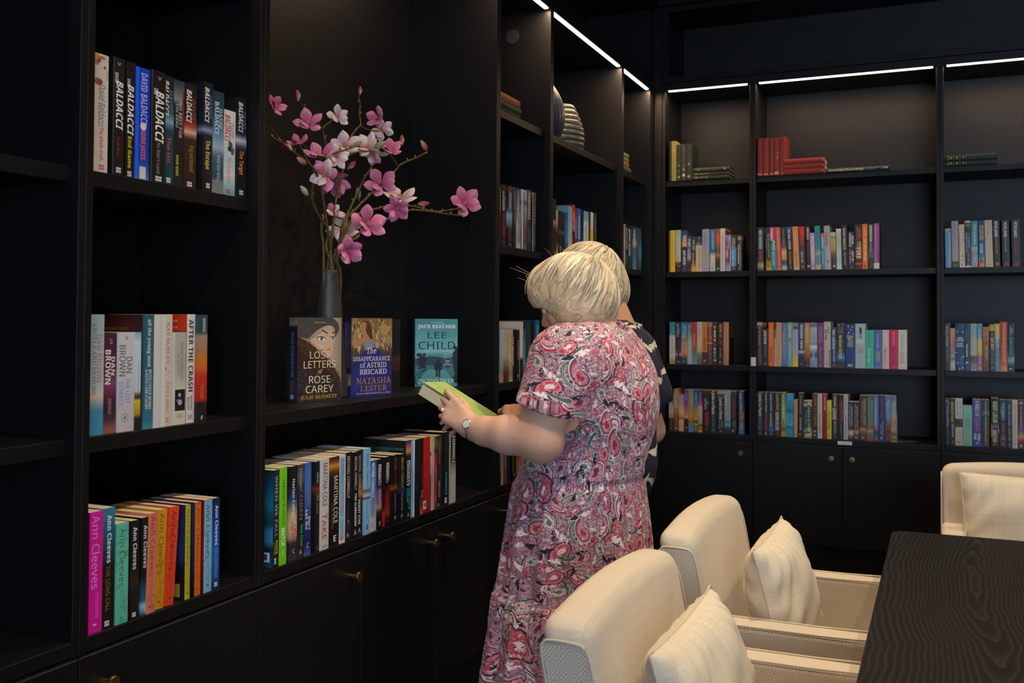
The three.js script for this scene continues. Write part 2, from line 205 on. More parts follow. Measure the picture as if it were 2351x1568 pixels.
['D', 'L', 0.710, -0.005, "shelf below the magnolia vase", `
1095.9,22.4,232,0.000;dark blue paperback with a watery cover and barcode;first;0:14242e 20:1a3844 60:102028 100:0c1418;WHEN WE FALL|b8c4c8|6|70|50|44|/AOIFE|e0cc20|72|87|62|30|b/CLIFFORD|d8c41c|74|88|28|22|/X|eee|91|97|40|44|hb;C 0:0e2a38 25:176484 35:1f7a9c 55:134054 62:2e88b0 74:3a90b4 82:0c2a38 100:145a78 r:66,94,85,95,e4e6e6 r:71,89,87,93,4a4a50;
1118.6,27.2,235,0.000;bright lime green thriller with white lower title;second;0:7ad41c 100:72c81a;Harlan Coben|2c4a10|12|60|55|42|/MATCH|f0f6e8|62|81|50|52|b/IS|b8e890|84|90|50|30|hb;
1162.5,28.5,232,0.000;thriller fading black to cream with red title;third;0:14161a 20:171a22 35:24447a 50:c4a87a 62:dcc8a0 75:c0a488 82:2a2630 100:3c3444;Harlan Coben|f0f0ee|13|55|48|40|b/I WILL|d02848|62|77|70|36|b/FIND YOU|d02848|59|79|30|34|b/C|ddd|88|92|55|34|h;
1191.3,28.8,233,0.000;dark grey thriller with green lower title;fourth;0:3a3d3e 15:5a5c5c 28:222424 60:1a1a1a 100:2a2826;Harlan|b4b8b8|4|26|42|42|/COBEN|8e9292|26|60|50|46|/Stay Close|22c46a|64|88|60|40|b/A|ccc|91|96|45|36|h;
1220.4,28.5,233,0.000;royal blue thriller with orange author line;fifth;0:2a6ac8 30:3a7ac4 50:3a5c9c 70:16307a 88:0e1a58 100:4a6ab0;Harlan Coben|d0584a|3|48|65|34|/Don't|f0f0f0|58|73|75|36|b/Let Go|f0f0f0|50|72|35|36|b/C|ddd|86|92|55|34|h;
1267.0,18.4,231,0.000;black thriller with small red flame and gold letters;sixth;0:1a1c1e 15:17191c 25:20242a 30:8a3420 38:2a1a14 100:131416 n38,44,c09a30,2;HARLAN|b8bcc0|12|24|50|34|b/COBEN|c0a040|36|44|55|40|b/SIX YEARS|8a8e90|46|58|50|40|b/C|c8b030|93|97|50|40|h;
1285.7,40.0,234,0.000;white paperback with black capitals and red title;seventh;0:d4d0cc 50:cfcac6 100:c8c4c0;MARTINA COLE|1c1c1e|4|53|55|52|/TAKE|c4282c|60|90|50|52|/THE|c4282c|60|68|84|18|/headline|333|95|98|55|60|h;
1326.9,43.9,234,0.000;black thriller with glowing street lights on top;eighth;0:2a1a0c 6:8a5418 10:e09a34 16:6a4014 24:1c1a1a 60:141212 100:0e0d0c;MARTINA COLE|f0ece6|21|75|62|42|/THE KNOW|8a6a3a|50|80|28|24|i/E|ddd|88|95|55|40|hb;
1371.2,30.4,235,0.000;pink and white striped paperback with blue panel;ninth;0:ecd8dc r:0,100,0,100,e8d4da r:12,82,3,96,86b4cc r:30,66,92,97,c08a3c;Ali McNamara|3a78b0|4|32|55|42|i/French Kiss|c8508a|42|65|60|38|i/H|d8e0e0|70|74|50|20|h;
1401.9,32.1,237,0.000;black thriller with white capitals and a lamp;tenth;0:12181c 30:1a2226 70:101417 82:2a2a28 100:0e1114 o:55,78,9,d8c8a0;MICHAEL CONNELLY|f0eee8|4|52|50|36|/THE DARK HOURS|4a545c|56|84|45|30|/A|ccc|91|96|45|40|h;
1435.5,27.3,235,0.000;black thriller with white capitals running full length;eleventh;0:121315 100:0c0d0f;MICHAEL CONNELLY|eceae4|5|44|48|38|/THE SCAREGROW|eceae4|48|86|48|38|b/A|ccc|90|96|45|44|h;
1463.7,29.4,236,0.000;black thriller with tan capitals and orange horizon;twelfth;0:131313 30:161412 44:8a4a1c 52:c86a24 58:2a1a10 100:0e0e0f;MICHAEL CONNELLY|e0b898|6|50|45|40|/DESERT STAR|eae6e0|57|86|40|34|b/A|ccc|90|96|45|40|h;
1493.3,30.6,238,0.000;light blue paperback with dark capitals and mountain picture;thirteenth;0:86bce0 46:8ec0de 49:4a6478 55:c8ccd0 58:3a4650 60:86b8d6 100:7ab0d4;MICHAEL CONNELLY|1c2024|6|46|50|40|/THE CLOSERS|4a6474|62|83|50|28|s/4|1a2430|88|95|50|36|hb;
1525.3,38.7,199,0.000;short blue paperback fading to white below;fourteenth;0:2a5fa8 20:4a86c4 45:5a92cc 60:9ab4d0 80:c4ccd4 100:d0d2d6;MICHAEL CONNELLY|eef2f6|3|52|55|38|b/THE BRASS|3a6eb0|52|80|62|24|b/VERDICT|3a6eb0|57|80|34|22|b/A|889|88|94|45|36|h;
1565.4,25.4,199,0.000;short black paperback with purple dusk near middle;fifteenth;0:171418 35:1c1620 45:7a4a78 60:a05a70 68:d89a80 76:4a2830 82:141416 100:121214;MICHAEL|f2eef0|7|38|62|38|b/CONNELLY|f2eef0|7|38|32|34|b/THE BURNING|d8c8d0|42|68|62|24|b/ROOM|d8c8d0|42|60|34|22|b/M|ddd|88|95|55|40|h;
1611.1,26.8,200,0.000;short black paperback with glowing red title;sixteenth;0:151214 40:1c0e10 55:7a1814 70:a02418 82:c8402a 90:171214 100:121214;MICHAEL|f2eef0|8|36|62|36|b/CONNELLY|f2eef0|8|38|34|34|b/THE BLACK|d82a20|40|74|62|34|b/BOX|d82a20|50|66|32|30|b/A|999|90|95|50|40|h;C 0:1a1a1c 70:2a1418 82:c82a30 100:a81c24;
1647.9,29.7,201,0.000;short black paperback with red capitals and gold skyline;seventeenth;0:141214 40:171210 48:a85c1c 53:2a1a10 60:121214 100:101113;MICHAEL CONNELLY|d04828|4|48|50|40|/THE FIFTH WITNESS|d8d4d0|55|84|48|26|/A|ccc|88|94|48|40|h;
1688.0,30.5,199,0.000;short black paperback with yellow capitals;eighteenth;0:131517 46:1a2430 54:24407a 60:121416 100:0f1113;MICHAEL CONNELLY|d2c22a|5|50|50|38|/THE LAST COYOTE|d4d4d2|58|84|48|26|/A|ccc|88|94|45|40|h;
1724.1,30.0,235,0.000;tall thriller with city sunset and turquoise title;nineteenth;0:3a2a5a 6:b05a68 14:d89a5a 20:2a2418 26:16171a 100:101214;MICHAEL|f0f0ee|25|58|66|32|b/CONNELLY|f0f0ee|25|58|34|32|b/THE LATE|28b4ac|60|88|66|30|b/SHOW|28b4ac|60|79|34|30|b/A|ccc|92|97|50|40|h;C 0:101315 100:0e1012;Los Angeles can be a dangerous city - never more|22b4b0|11|3.4|52|84|h/so than in the dead of night.|22b4b0|15|3.4|36|52|h
1754.4,27.1,235,0.000;tall pale blue and white spine without lettering;twentieth;0:86b8e0 100:7aaee0 r:60,92,0,100,e4ecf2 r:0,12,0,100,b8d4ea;;
1788.3,27.5,232,0.000;tall black spine with a few pale specks;twenty-first;0:14181c 60:1a2226 100:101416 n60,70,5a6a74,4;;
1817.0,15.2,232,0.000;thin black paperback with red capitals and flames;twenty-second;0:161214 70:1c1012 90:b0401c 100:d86a20;MICHAEL CONNELLY|b82820|34|64|50|60|b/THE GODS|ddd|68|78|50|50|b;
1832.7,41.9,233,0.000;glossy red paperback with small white barcode;twenty-third;0:c8181c 50:d2242a 100:b81418 r:0,42,84,95,e8e6e0 r:8,34,87,92,666;;
1876.5,28.3,230,0.000;cream paperback with grey capitals on a dark edge;twenty-fourth;0:c8baa4 40:d0b894 60:c4a884 100:d8c4a8 r:0,22,20,100,4a4640;MICHAEL MOSLEY|e8e8e4|26|52|18|26|b;
1906.1,13.4,228,0.000;thin magenta paperback with leafy green top;twenty-fifth;0:4a5a24 12:6a7a2c 20:2a2418 24:b81850 100:c02060;Dukes|e4c0cc|40|62|50|40|i/nora|e4c0cc|78|90|50|40|h;
1922.1,34.6,229,0.000;brown weathered paperback with white script;twenty-sixth;0:2a2824 12:5a5448 30:2a2620 60:3a3028 100:2a241c;C J DUBOIS|a09a8c|14|40|55|24|s/Nightingale|d8d4cc|62|86|55|34|i/8|ddd|94|98|40|34|h;
1964.1,39.0,236,0.000;tall black hardback with turquoise capitals below;twenty-seventh;0:121315 100:0e0f11;BERNARD CORNWELL|3a3c40|6|52|50|36|b/STURMGHILD|3aa8c4|54|86|50|36|b/88|ddd|89|97|45|44|hb;
2004.5,11.3,234,0.000;slim pale grey spine squeezed near the shelf end;twenty-eighth;0:9ab0b4 50:b0b8ac 100:8a9894;MICHAEL MORAN|456|10|60|50|50|;
2017.9,33.7,229,0.000;tall spine with white capitals on black above grey;twenty-ninth;0:171615 38:1c1a18 46:8a847a 60:c0b8ac 100:b4aca0;CORNWELL|ece6dc|4|44|50|56|b/SCARPETTA|a89c90|56|84|50|26|s/sphere|a89c90|90|94|55|30|h;
`],
['E', 'L', 1.586, -0.03, "second shelf right of magnolias", `
2432.2,24.7,229,0.000;black spine with white capitals half behind post;first;0:151414 60:17191c 80:3a2440 100:1a1a1c;CORNWELL|e8e4de|6|54|55|60|b/PREDATOR|b06a30|70|94|60|40|;
2466.9,40.4,229,0.000;black thriller with white script and red title;second;0:131315 45:171518 100:121214;Patricia|d8d8d4|18|40|65|30|bi/Cornwell|e8e8e4|10|42|35|36|bi/RED MIST|c41c20|46|86|50|56|b/O|bbb|92|96|50|30|h;
2522.8,40.3,231,0.000;black and sky blue thriller with white script;third;0:16181a 6:b01c28 8:15181c 36:1c3848 48:9ac0d4 62:58849c 72:17222a 100:14171a;Patricia|e4e8ea|10|36|68|34|bi/Cornwell|e4e8ea|8|38|38|34|bi/UNNATURAL|c03028|64|90|62|22|/EXPOSURE|c03028|64|90|36|22|/a|ddd|93|97|50|30|h;
2576.3,27.9,233,0.000;grey and black thriller with dim lettering;fourth;0:38444c 40:2a343c 60:14171a 100:12161a n20,40,8a98a0,6;DEPRAVED HEART|a8b0b4|8|60|60|36|b;
2609.7,32.5,232,0.000;cream and black thriller with stacked letters;fifth;0:4a4a48 30:8a8880 50:a8a49a 60:c8c4b8 80:a8a296 100:d0ccc0;PATRICIA|1c1c1c|4|40|66|36|b/CORNWELL|e4e4e0|4|44|36|36|b/THE BODY FARM|333|50|90|55|40|b;
2653.1,50.0,234,0.000;white paperback with dark face and red title;sixth;0:d4d4d0 15:c0c4c4 22:5a6066 30:c0c2c2 60:6a7078 70:4c4e58 100:5c5c68 r:0,26,0,100,dad8d2;PATRICIA CORNWELL|444|4|50|45|28|b/AUTOPSY|c02838|54|82|50|44|b/s|ddd|90|95|60|26|h;
2703.4,6.0,236,0.000;slate blue thriller with faded spine lettering;seventh;0:3a4650 40:4a5862 70:2a343c 100:3a4650;FLESH AND BLOOD|8a98a2|10|80|50|44|;
2709.7,30.3,239,0.000;slate blue thriller with large white capitals;eighth;0:5a6c7a 40:3a4c5a 60:26323c 100:22303a;CORNWELL|eef0f0|4|50|50|70|b/TRACE|b8c4c8|64|86|55|34|s;
2760.2,37.9,236,0.000;brown and black novel with a tan edge;ninth;0:b06a30 8:4a3420 18:1a1a1c 60:16191c 80:24424e 100:16191c r:0,20,0,100,c8a078;THE GERMAN GIRL|d8d0c4|8|55|62|40|s/ARMANDO CORREA|b0b0ac|58|90|50|24|s;
`],
['F', 'L', 1.586, -0.03, "shelf just above the blonde heads", `
2979.1,45.2,238,0.000;tall black novel with red left edge;first;0:151214 36:17141a 40:b0a8a8 50:8a3434 58:151316 100:131214 r:0,22,0,100,b01c20;;
3024.7,22.9,193,0.000;slim cream and black paperback;second;0:cfc6ae 30:b4a888 50:2a2824 80:4a4438 100:c8b888;;
3049.3,36.5,193,0.000;black paperback with bronze circle;third;0:14130f 40:1c1812 46:7a5a28 54:1a1612 100:131210;;
3087.6,30.4,192,0.000;black paperback with blue emblem;fourth;0:131416 40:171c24 48:3a6aa8 54:171c24 100:121416;;
3119.6,36.0,193,0.000;royal blue paperback with faint lettering;fifth;0:2a4a8c 50:3262a8 100:2a4a84;THE HUNT|a8c0e0|20|70|50|36|;
3157.1,54.2,227,0.000;tall pale teal hardback with wide plain cover;sixth;0:7ab4bc 50:8ac0c8 85:d8d0b0 100:6a8a94;Bonjour tristesse|d4ecec|6|50|70|28|i;C 0:6aaab4 70:86bcc0 100:8abcc0;
3214.8,28.5,238,0.000;red paperback with white vertical capitals;seventh;0:c82420 44:cc2a24 50:1c1416 100:b82018;CRICHTON|f4e4dc|14|50|50|60|b;
3250.6,25.3,227,0.000;dark red paperback between red and blue spines;eighth;0:8c1a1e 50:a82428 100:6a1216;MICRO|e8d0cc|20|60|50|44|b;
3286.9,44.2,229,0.000;bright blue paperback with a black edge;ninth;0:1a6cc0 40:2a80d0 100:1454a0 r:80,100,0,100,15181e;TIMELINE|d0e4f4|14|60|40|40|b;
3334.9,30.0,228,0.000;slim black paperback with gold flecks;tenth;0:15161a 50:1c1e24 100:131418 n20,80,8a8a50,6;;
3368.7,61.2,227,0.000;white paperback with teal blue top;eleventh;0:6ab0c0 18:7ab8c4 24:d8dcdc 100:d4d4d4;AIRFRAME|456a80|26|70|50|34|b;
3433.8,27.3,232,0.000;dark maroon paperback with pale specks;twelfth;0:2a1a20 50:4a2a34 100:241820 n10,90,a89a9c,6;;
3465.1,41.6,232,0.000;white and yellow paperback near the bookend;thirteenth;0:dcdcd8 30:d8d4c8 36:e0c820 60:e4cc28 66:d0d4dc 100:c4ccd8;;
3510.7,26.2,232,0.000;slim navy and gold paperback touching the bookend;fourteenth;0:2a4450 20:1a3038 100:1a2c34 n10,90,c8a840,10;THE GREAT TRAIN|c8b060|10|80|50|50|;
`],
['G', 'L', 1.586, -0.03, "corner bay's second shelf", `
3977.4,48.3,227,0.000;glossy white and navy paperback with red edge;first;0:8aa8c4 40:a8c0d4 100:98b0c8 r:0,22,0,100,a83428 r:60,100,0,100,24324c;;
4030.6,31.9,227,0.000;black paperback with white vertical capitals;second;0:17181c 100:13151a;JEFFERY DEAVER|d8d8d4|8|56|50|56|b/XO|c8b890|70|90|50|40|;
4067.5,44.9,226,0.000;navy blue paperback with white capitals;third;0:17222c 100:14283a;JEFFERY DEAVER|e8e8e4|8|70|50|56|b;
4117.4,27.8,229,0.000;dark teal paperback with a plain spine;fourth;0:1a3a48 60:20485a 100:1a3644;;
4150.4,61.8,231,0.000;blue paperback with pale script and gold leaf;fifth;0:1c3a58 20:24486c 36:a8b4b4 44:c0a868 52:24507a 80:3a78a8 100:5a90b8;edge|e4e4dc|6|30|50|50|bi/the broken window|a8c0d4|48|86|50|30|;
4217.5,42.1,228,0.000;grey paperback without clear lettering;sixth;0:3a4450 50:4a545e 100:38424c;;
4264.9,50.8,230,0.000;sky blue glowing paperback beside the panel;seventh;0:2a3a44 20:1f5a74 60:3aa0cc 80:2a6a88 100:2a3a44;;
`],
['H', 'L', 1.078, -0.03, "third shelf right of magnolias", `
2440.2,17.3,197,0.000;light blue paperback touching the upright post;first;0:4aa8d4 80:3a98c8 90:d8b820 100:2a88c0;;
2458.7,40.1,197,0.000;pale grey and sky paperback;second;0:a8c8dc 50:b8ccd8 80:8a9490 100:a8a88c;FOYLE|678|20|60|50|34|s;
2501.4,30.7,197,0.000;cream paperback with dark red foot;third;0:c8b894 50:d0c0a0 85:6a2a24 100:5a2420;JAMES PATTERSON|5a4a34|8|60|50|36|s;
2534.6,29.9,197,0.000;cream paperback with grey foot;fourth;0:c8b898 60:d0c4a8 85:8a8478 100:c0b8a4;CROSS|5a4a34|10|70|50|36|s;
2567.1,34.4,196,0.000;black and cream paperback with white letters;fifth;0:1c1a18 50:16161a 100:141416;THE MOSCOW|d8ccb0|14|70|50|34|b;
2604.2,26.9,195,0.000;black paperback with tiny white emblem;sixth;0:15161a 100:131416;DESCENT|c8c0b0|20|60|50|34|b/M|ddd|88|93|50|50|h;
2633.5,30.0,227,0.000;tall white novel with wide white cover;seventh;0:d8d4cc 60:dcd8d0 66:1a1a1e 100:17171b;;C 0:d8d4cc 100:d4d0c8;A sentimental education, The Good Book|a06060|12|2.4|55|70|h
2666.5,33.3,198,0.000;blue paperback with darker cloudy sky;eighth;0:2a5a84 30:3a74a0 70:4a7c98 100:2a4a60;SILVER|b8ccd8|20|70|50|34|;
2702.3,36.7,232,0.000;tall dark green novel;ninth;0:17424a 50:1c4e50 100:16383c;THE BEAR PIT|7aa090|40|92|60|24|b;
2741.9,18.6,232,0.000;tall teal black novel;tenth;0:14343c 100:122c34;;
2763.4,27.6,231,0.000;tall black novel with gold specks;eleventh;0:14181a 100:121618 n40,90,8a7a3a,8;;
2793.9,38.4,233,0.000;tall bright blue novel nearest the elbow sleeve;twelfth;0:1a7ab8 60:1c80c0 100:14609c;ISABEL ALLENDE|a8d0e4|8|90|50|44|;
`],
['I', 'L', 1.078, -0.03, "corner bay's third shelf", `
4182.1,78.2,224,0.000;pale cream paperback peeping behind navy sleeve;first;0:d4d0c4 100:c8c4b8;;
4265.6,58.9,221,0.000;white paperback peeping above the navy sleeve;second;0:d8d8d4 100:ccc;;
`],
['J', 'L', 0.710, -0.005, "lowest shelf behind the raised forearm", `
2388.8,20.2,178,0.000;black paperback with white spaced capitals;first;0:171615 100:131313;J VARETTI|d4d0c8|20|70|55|40|b;
2412.1,20.5,176,0.000;cream paperback with pale lettering;second;0:c4bca8 100:bcb4a0;THE COMPANY|7a7464|20|70|50|36|;
2434.2,6.3,167,0.000;thin green paperback beside a red one;third;0:3a7a3a 100:2e6a34;;
2441.3,18.4,173,0.000;red paperback with white capitals;fourth;0:c02028 90:c42a30 100:a81a20;CONNELLY|f0dcd8|30|70|50|40|b;
2461.2,21.0,171,0.000;dark teal paperback without lettering;fifth;0:1a4a58 100:164452;;
2483.8,24.5,168,0.000;navy paperback without lettering;sixth;0:1a2c48 100:16243c;;
2511.6,13.2,159,0.000;black paperback with yellow lettering;seventh;0:15161a 100:121316;FREDERICK|c8a830|30|80|50|46|b;
2528.1,16.7,160,0.000;black paperback with white foot emblem;eighth;0:15161a 100:131417 r:30,70,84,90,ddd;;
2546.5,21.9,162,0.000;charcoal paperback with cream edge;ninth;0:1c1c1e 100:18181a r:84,100,0,100,b8a890;;
2570.0,25.6,159,0.000;fiery orange paperback beside the dress;tenth;0:2a1814 40:8a3a14 60:d8782a 75:c08a3c 100:a86420;;
`],
['K', 'B', 2.087, -0.012, "top shelf, left back bay", `
83.1,13.8,221,0.000;narrow dark olive old book against side panel;first;0:2c2a14 100:26240f;;H
98.0,27.6,220,0.000;olive yellow clothbound old book;second;0:a89c48 100:a09442 o:50,24,16,d8c060;;H
127.2,24.3,199,0.000;dark green leather book with gilt bands, left one;third;0:2a3324 100:262e20 r:0,100,8,9,6a6840 r:0,100,28,29,6a6840 r:0,100,48,49,6a6840 o:50,58,26,8a8450 o:50,74,22,7a7448 o:50,90,28,b0a468;;H
153.6,27.3,199,0.000;grey brown leather book with gilt foot;fourth;0:4a4440 100:403a38 r:0,100,16,17,7a7060 r:0,100,60,61,8a8070 o:50,70,24,9a9080 o:50,86,30,d0c8b0;;H
183.5,30.9,200,0.000;wide dark green leather book with gilt diamonds;fifth;0:333c2a 100:2c3524 r:0,100,10,11,6a6840 r:0,100,32,33,6a6840 r:0,100,49,50,6a6840 o:40,56,20,b0a468 o:40,90,24,b0a468;;H
`],
['L', 'B', 2.087, -0.012, "top shelf, middle back bay", `
565.1,27.1,202,0.000;plain red clothbound book, tooled at foot;first;0:861d16 100:7c1a14 r:10,90,93,97,a88878;;H
594.8,30.1,202,0.000;red clothbound book with gilt foot line;second;0:8a1e17 100:801b15 r:10,90,94,97,c89a50;;H
626.7,23.1,201,0.000;slim red clothbound book;third;0:83211a 100:7a1d17 r:10,90,94,97,b0806a;;H
651.1,26.7,201,0.000;worn red clothbound book with pale scuffs;fourth;0:8a261d 100:80211a n38,60,b09080,6 r:10,90,90,97,b8a090;;H
679.7,32.8,203,0.000;thickest red clothbound book;fifth;0:8e1f18 100:851c16 r:20,80,94,96,a87868;;H
`],
['N', 'B', 1.586, -0.035, "second shelf, left back bay", `
77.1,6.6,229,0.000;thin dark mustard paperback against the side panel;first;0:7a5a1c 100:6a4c14;;
87.7,27.0,230,0.000;yellow paperback with orange script;second;0:e0bc3c 60:e2be34 100:e8c410;In the Summertime|d07a3c|6|56|50|52|i/Maeve Haran|7a8a5c|58|88|45|30|s/D|b8402c|92|96|45|26|h;
117.7,28.0,231,0.000;pale mint paperback with red script and two women;third;0:b4c4b4 60:c4ccbc 74:c4c4b4 78:a83428 86:3a2a28 100:38343a n76,88,d0b8a0,5;KRISTIN|6a9a94|2|16|62|30|/HARMEL|6a9a94|2|16|32|30|/The Paris Daughter|b06a5c|22|74|45|38|s;
149.7,31.4,228,0.000;navy thriller with fiery band and white capitals;fourth;0:34486c 14:3a4464 20:6a4a50 34:c88a4c 40:7a5030 43:2a2420 60:221e24 80:2c4878 100:3a4458;EXILES|ecece4|12|39|52|56|b/JANE HARPER|ececea|48|83|48|46|b/AF|e0503c|92|95|48|40|h;
181.8,20.8,195,0.000;short blue grey thriller fading to brown;fifth;0:3c4a58 30:54688c 50:8a94b0 62:c8a08c 72:5a4438 80:30302e 100:343c42;FURY|dce0e4|8|30|55|56|b/JANE HARPER|c4ccd4|34|62|48|26|/AF|e0503c|93|96|45|44|h;
203.8,24.2,194,0.000;short dark thriller with yellow foot;sixth;0:2e3e40 30:26343a 60:24282a 78:5a5028 88:d8b030 100:dcb02c;THE DRY|b4ccc8|10|40|52|52|b/JANE HARPER|d0d4cc|47|83|45|36|b/AF|c08a30|92|95|45|40|h;
229.1,34.4,195,0.000;short cream novel with navy top;seventh;0:34304a 16:38324c 22:5a4a6a 26:8a8a94 28:d4bc98 100:d8c0a0 o:35,22,18,7a94c8 o:50,18,18,b04838;JOANNE HARRIS|6a6258|33|92|60|36|s/The Strawberry Thief|b8987a|37|88|28|26|s/D|e0d8c4|5|9|50|30|h;
265.8,37.7,231,0.000;wide silver grey paperback;eighth;0:9aa2b4 40:a0a6b4 60:a8a8ac 100:a8aab4;CHEVALIER|5c6470|8|40|34|32|s/AGE OF|6c7480|18|38|68|26|s/ELEPHANT HOUSE|9a8870|42|86|50|38|s/BLOOMSBURY|8a909c|92|96|50|66|h;
305.8,29.5,230,0.000;blue paperback fading to pale grey foot;ninth;0:5470a8 20:4a74b0 40:2a7aae 52:2c5c94 60:a8b4bc 64:c0c0b4 100:c4bca8;STUART HARRISON|a8c4dc|4|48|55|36|b/BETTER|e4dcd8|64|80|62|26|b/THAN THIS|e4dcd8|61|85|32|26|b/B|3a6ab8|91|95|48|34|h;
338.7,23.7,231,0.000;orange and brown jungle paperback;tenth;0:6a7a3a 6:c04a24 30:d8562c 38:8a4a28 55:5a3c24 62:c08a60 70:5a3820 78:5c2420 86:2a4038 100:30403c o:50,68,12,d0c0a0;A FEW LAST MINUTES|c89a6c|14|55|50|30|b/OO|e8e4d8|92|95|50|60|hb;
363.5,25.4,232,0.000;tall white paperback with pink and blue capitals;eleventh;0:d4d0c4 100:ccc8ba;DEEP STATE|d04a68|16|52|50|44|b/CHRIS HAUTY|5aa0bc|55|84|50|36|b/RL|777|90|94|50|40|h;C 0:d4d0c4 100:c4bca8 r:4,96,3,14,a03438;
390.5,28.5,195,0.000;short lilac and red swirled paperback;twelfth;0:a8a0c4 20:7a5a80 40:8a4a6a 50:b0a0c8 70:7a3a5c 85:8a90c0 100:a8a0c8 r:52,84,20,75,8a2038 r:84,100,0,100,c8b8e0;Susan|e4dce8|6|38|62|30|i/Lewis|e4dce8|30|64|40|30|i;
421.9,27.9,195,0.000;short dark paperback with light blue lower panel;thirteenth;0:38383a 30:3a3a3e 36:4a94c4 84:4a90bc 90:3a3c40 100:38383c;PAULA|c8bca8|10|30|66|30|b/HAWKINS|c8bca8|6|36|32|32|b/A SLOW FIRE|e4ecee|42|88|36|26|b/BURNING|a8c8dc|44|70|66|22|/D|ddd|91|96|48|36|h;
453.1,24.4,194,0.000;short dark paperback with train window photo;fourteenth;0:4a3828 6:8a6a50 14:7a644c 16:3a3634 100:36363a r:8,92,5,14,8a7058 o:50,10,16,e0d4b8;THE GIRL ON THE TRAIN|a8a49c|18|88|72|26|b/PAULA HAWKINS|e4e0a8|27|80|30|30|b/D|e4dcc8|90|95|55|36|h;
`],
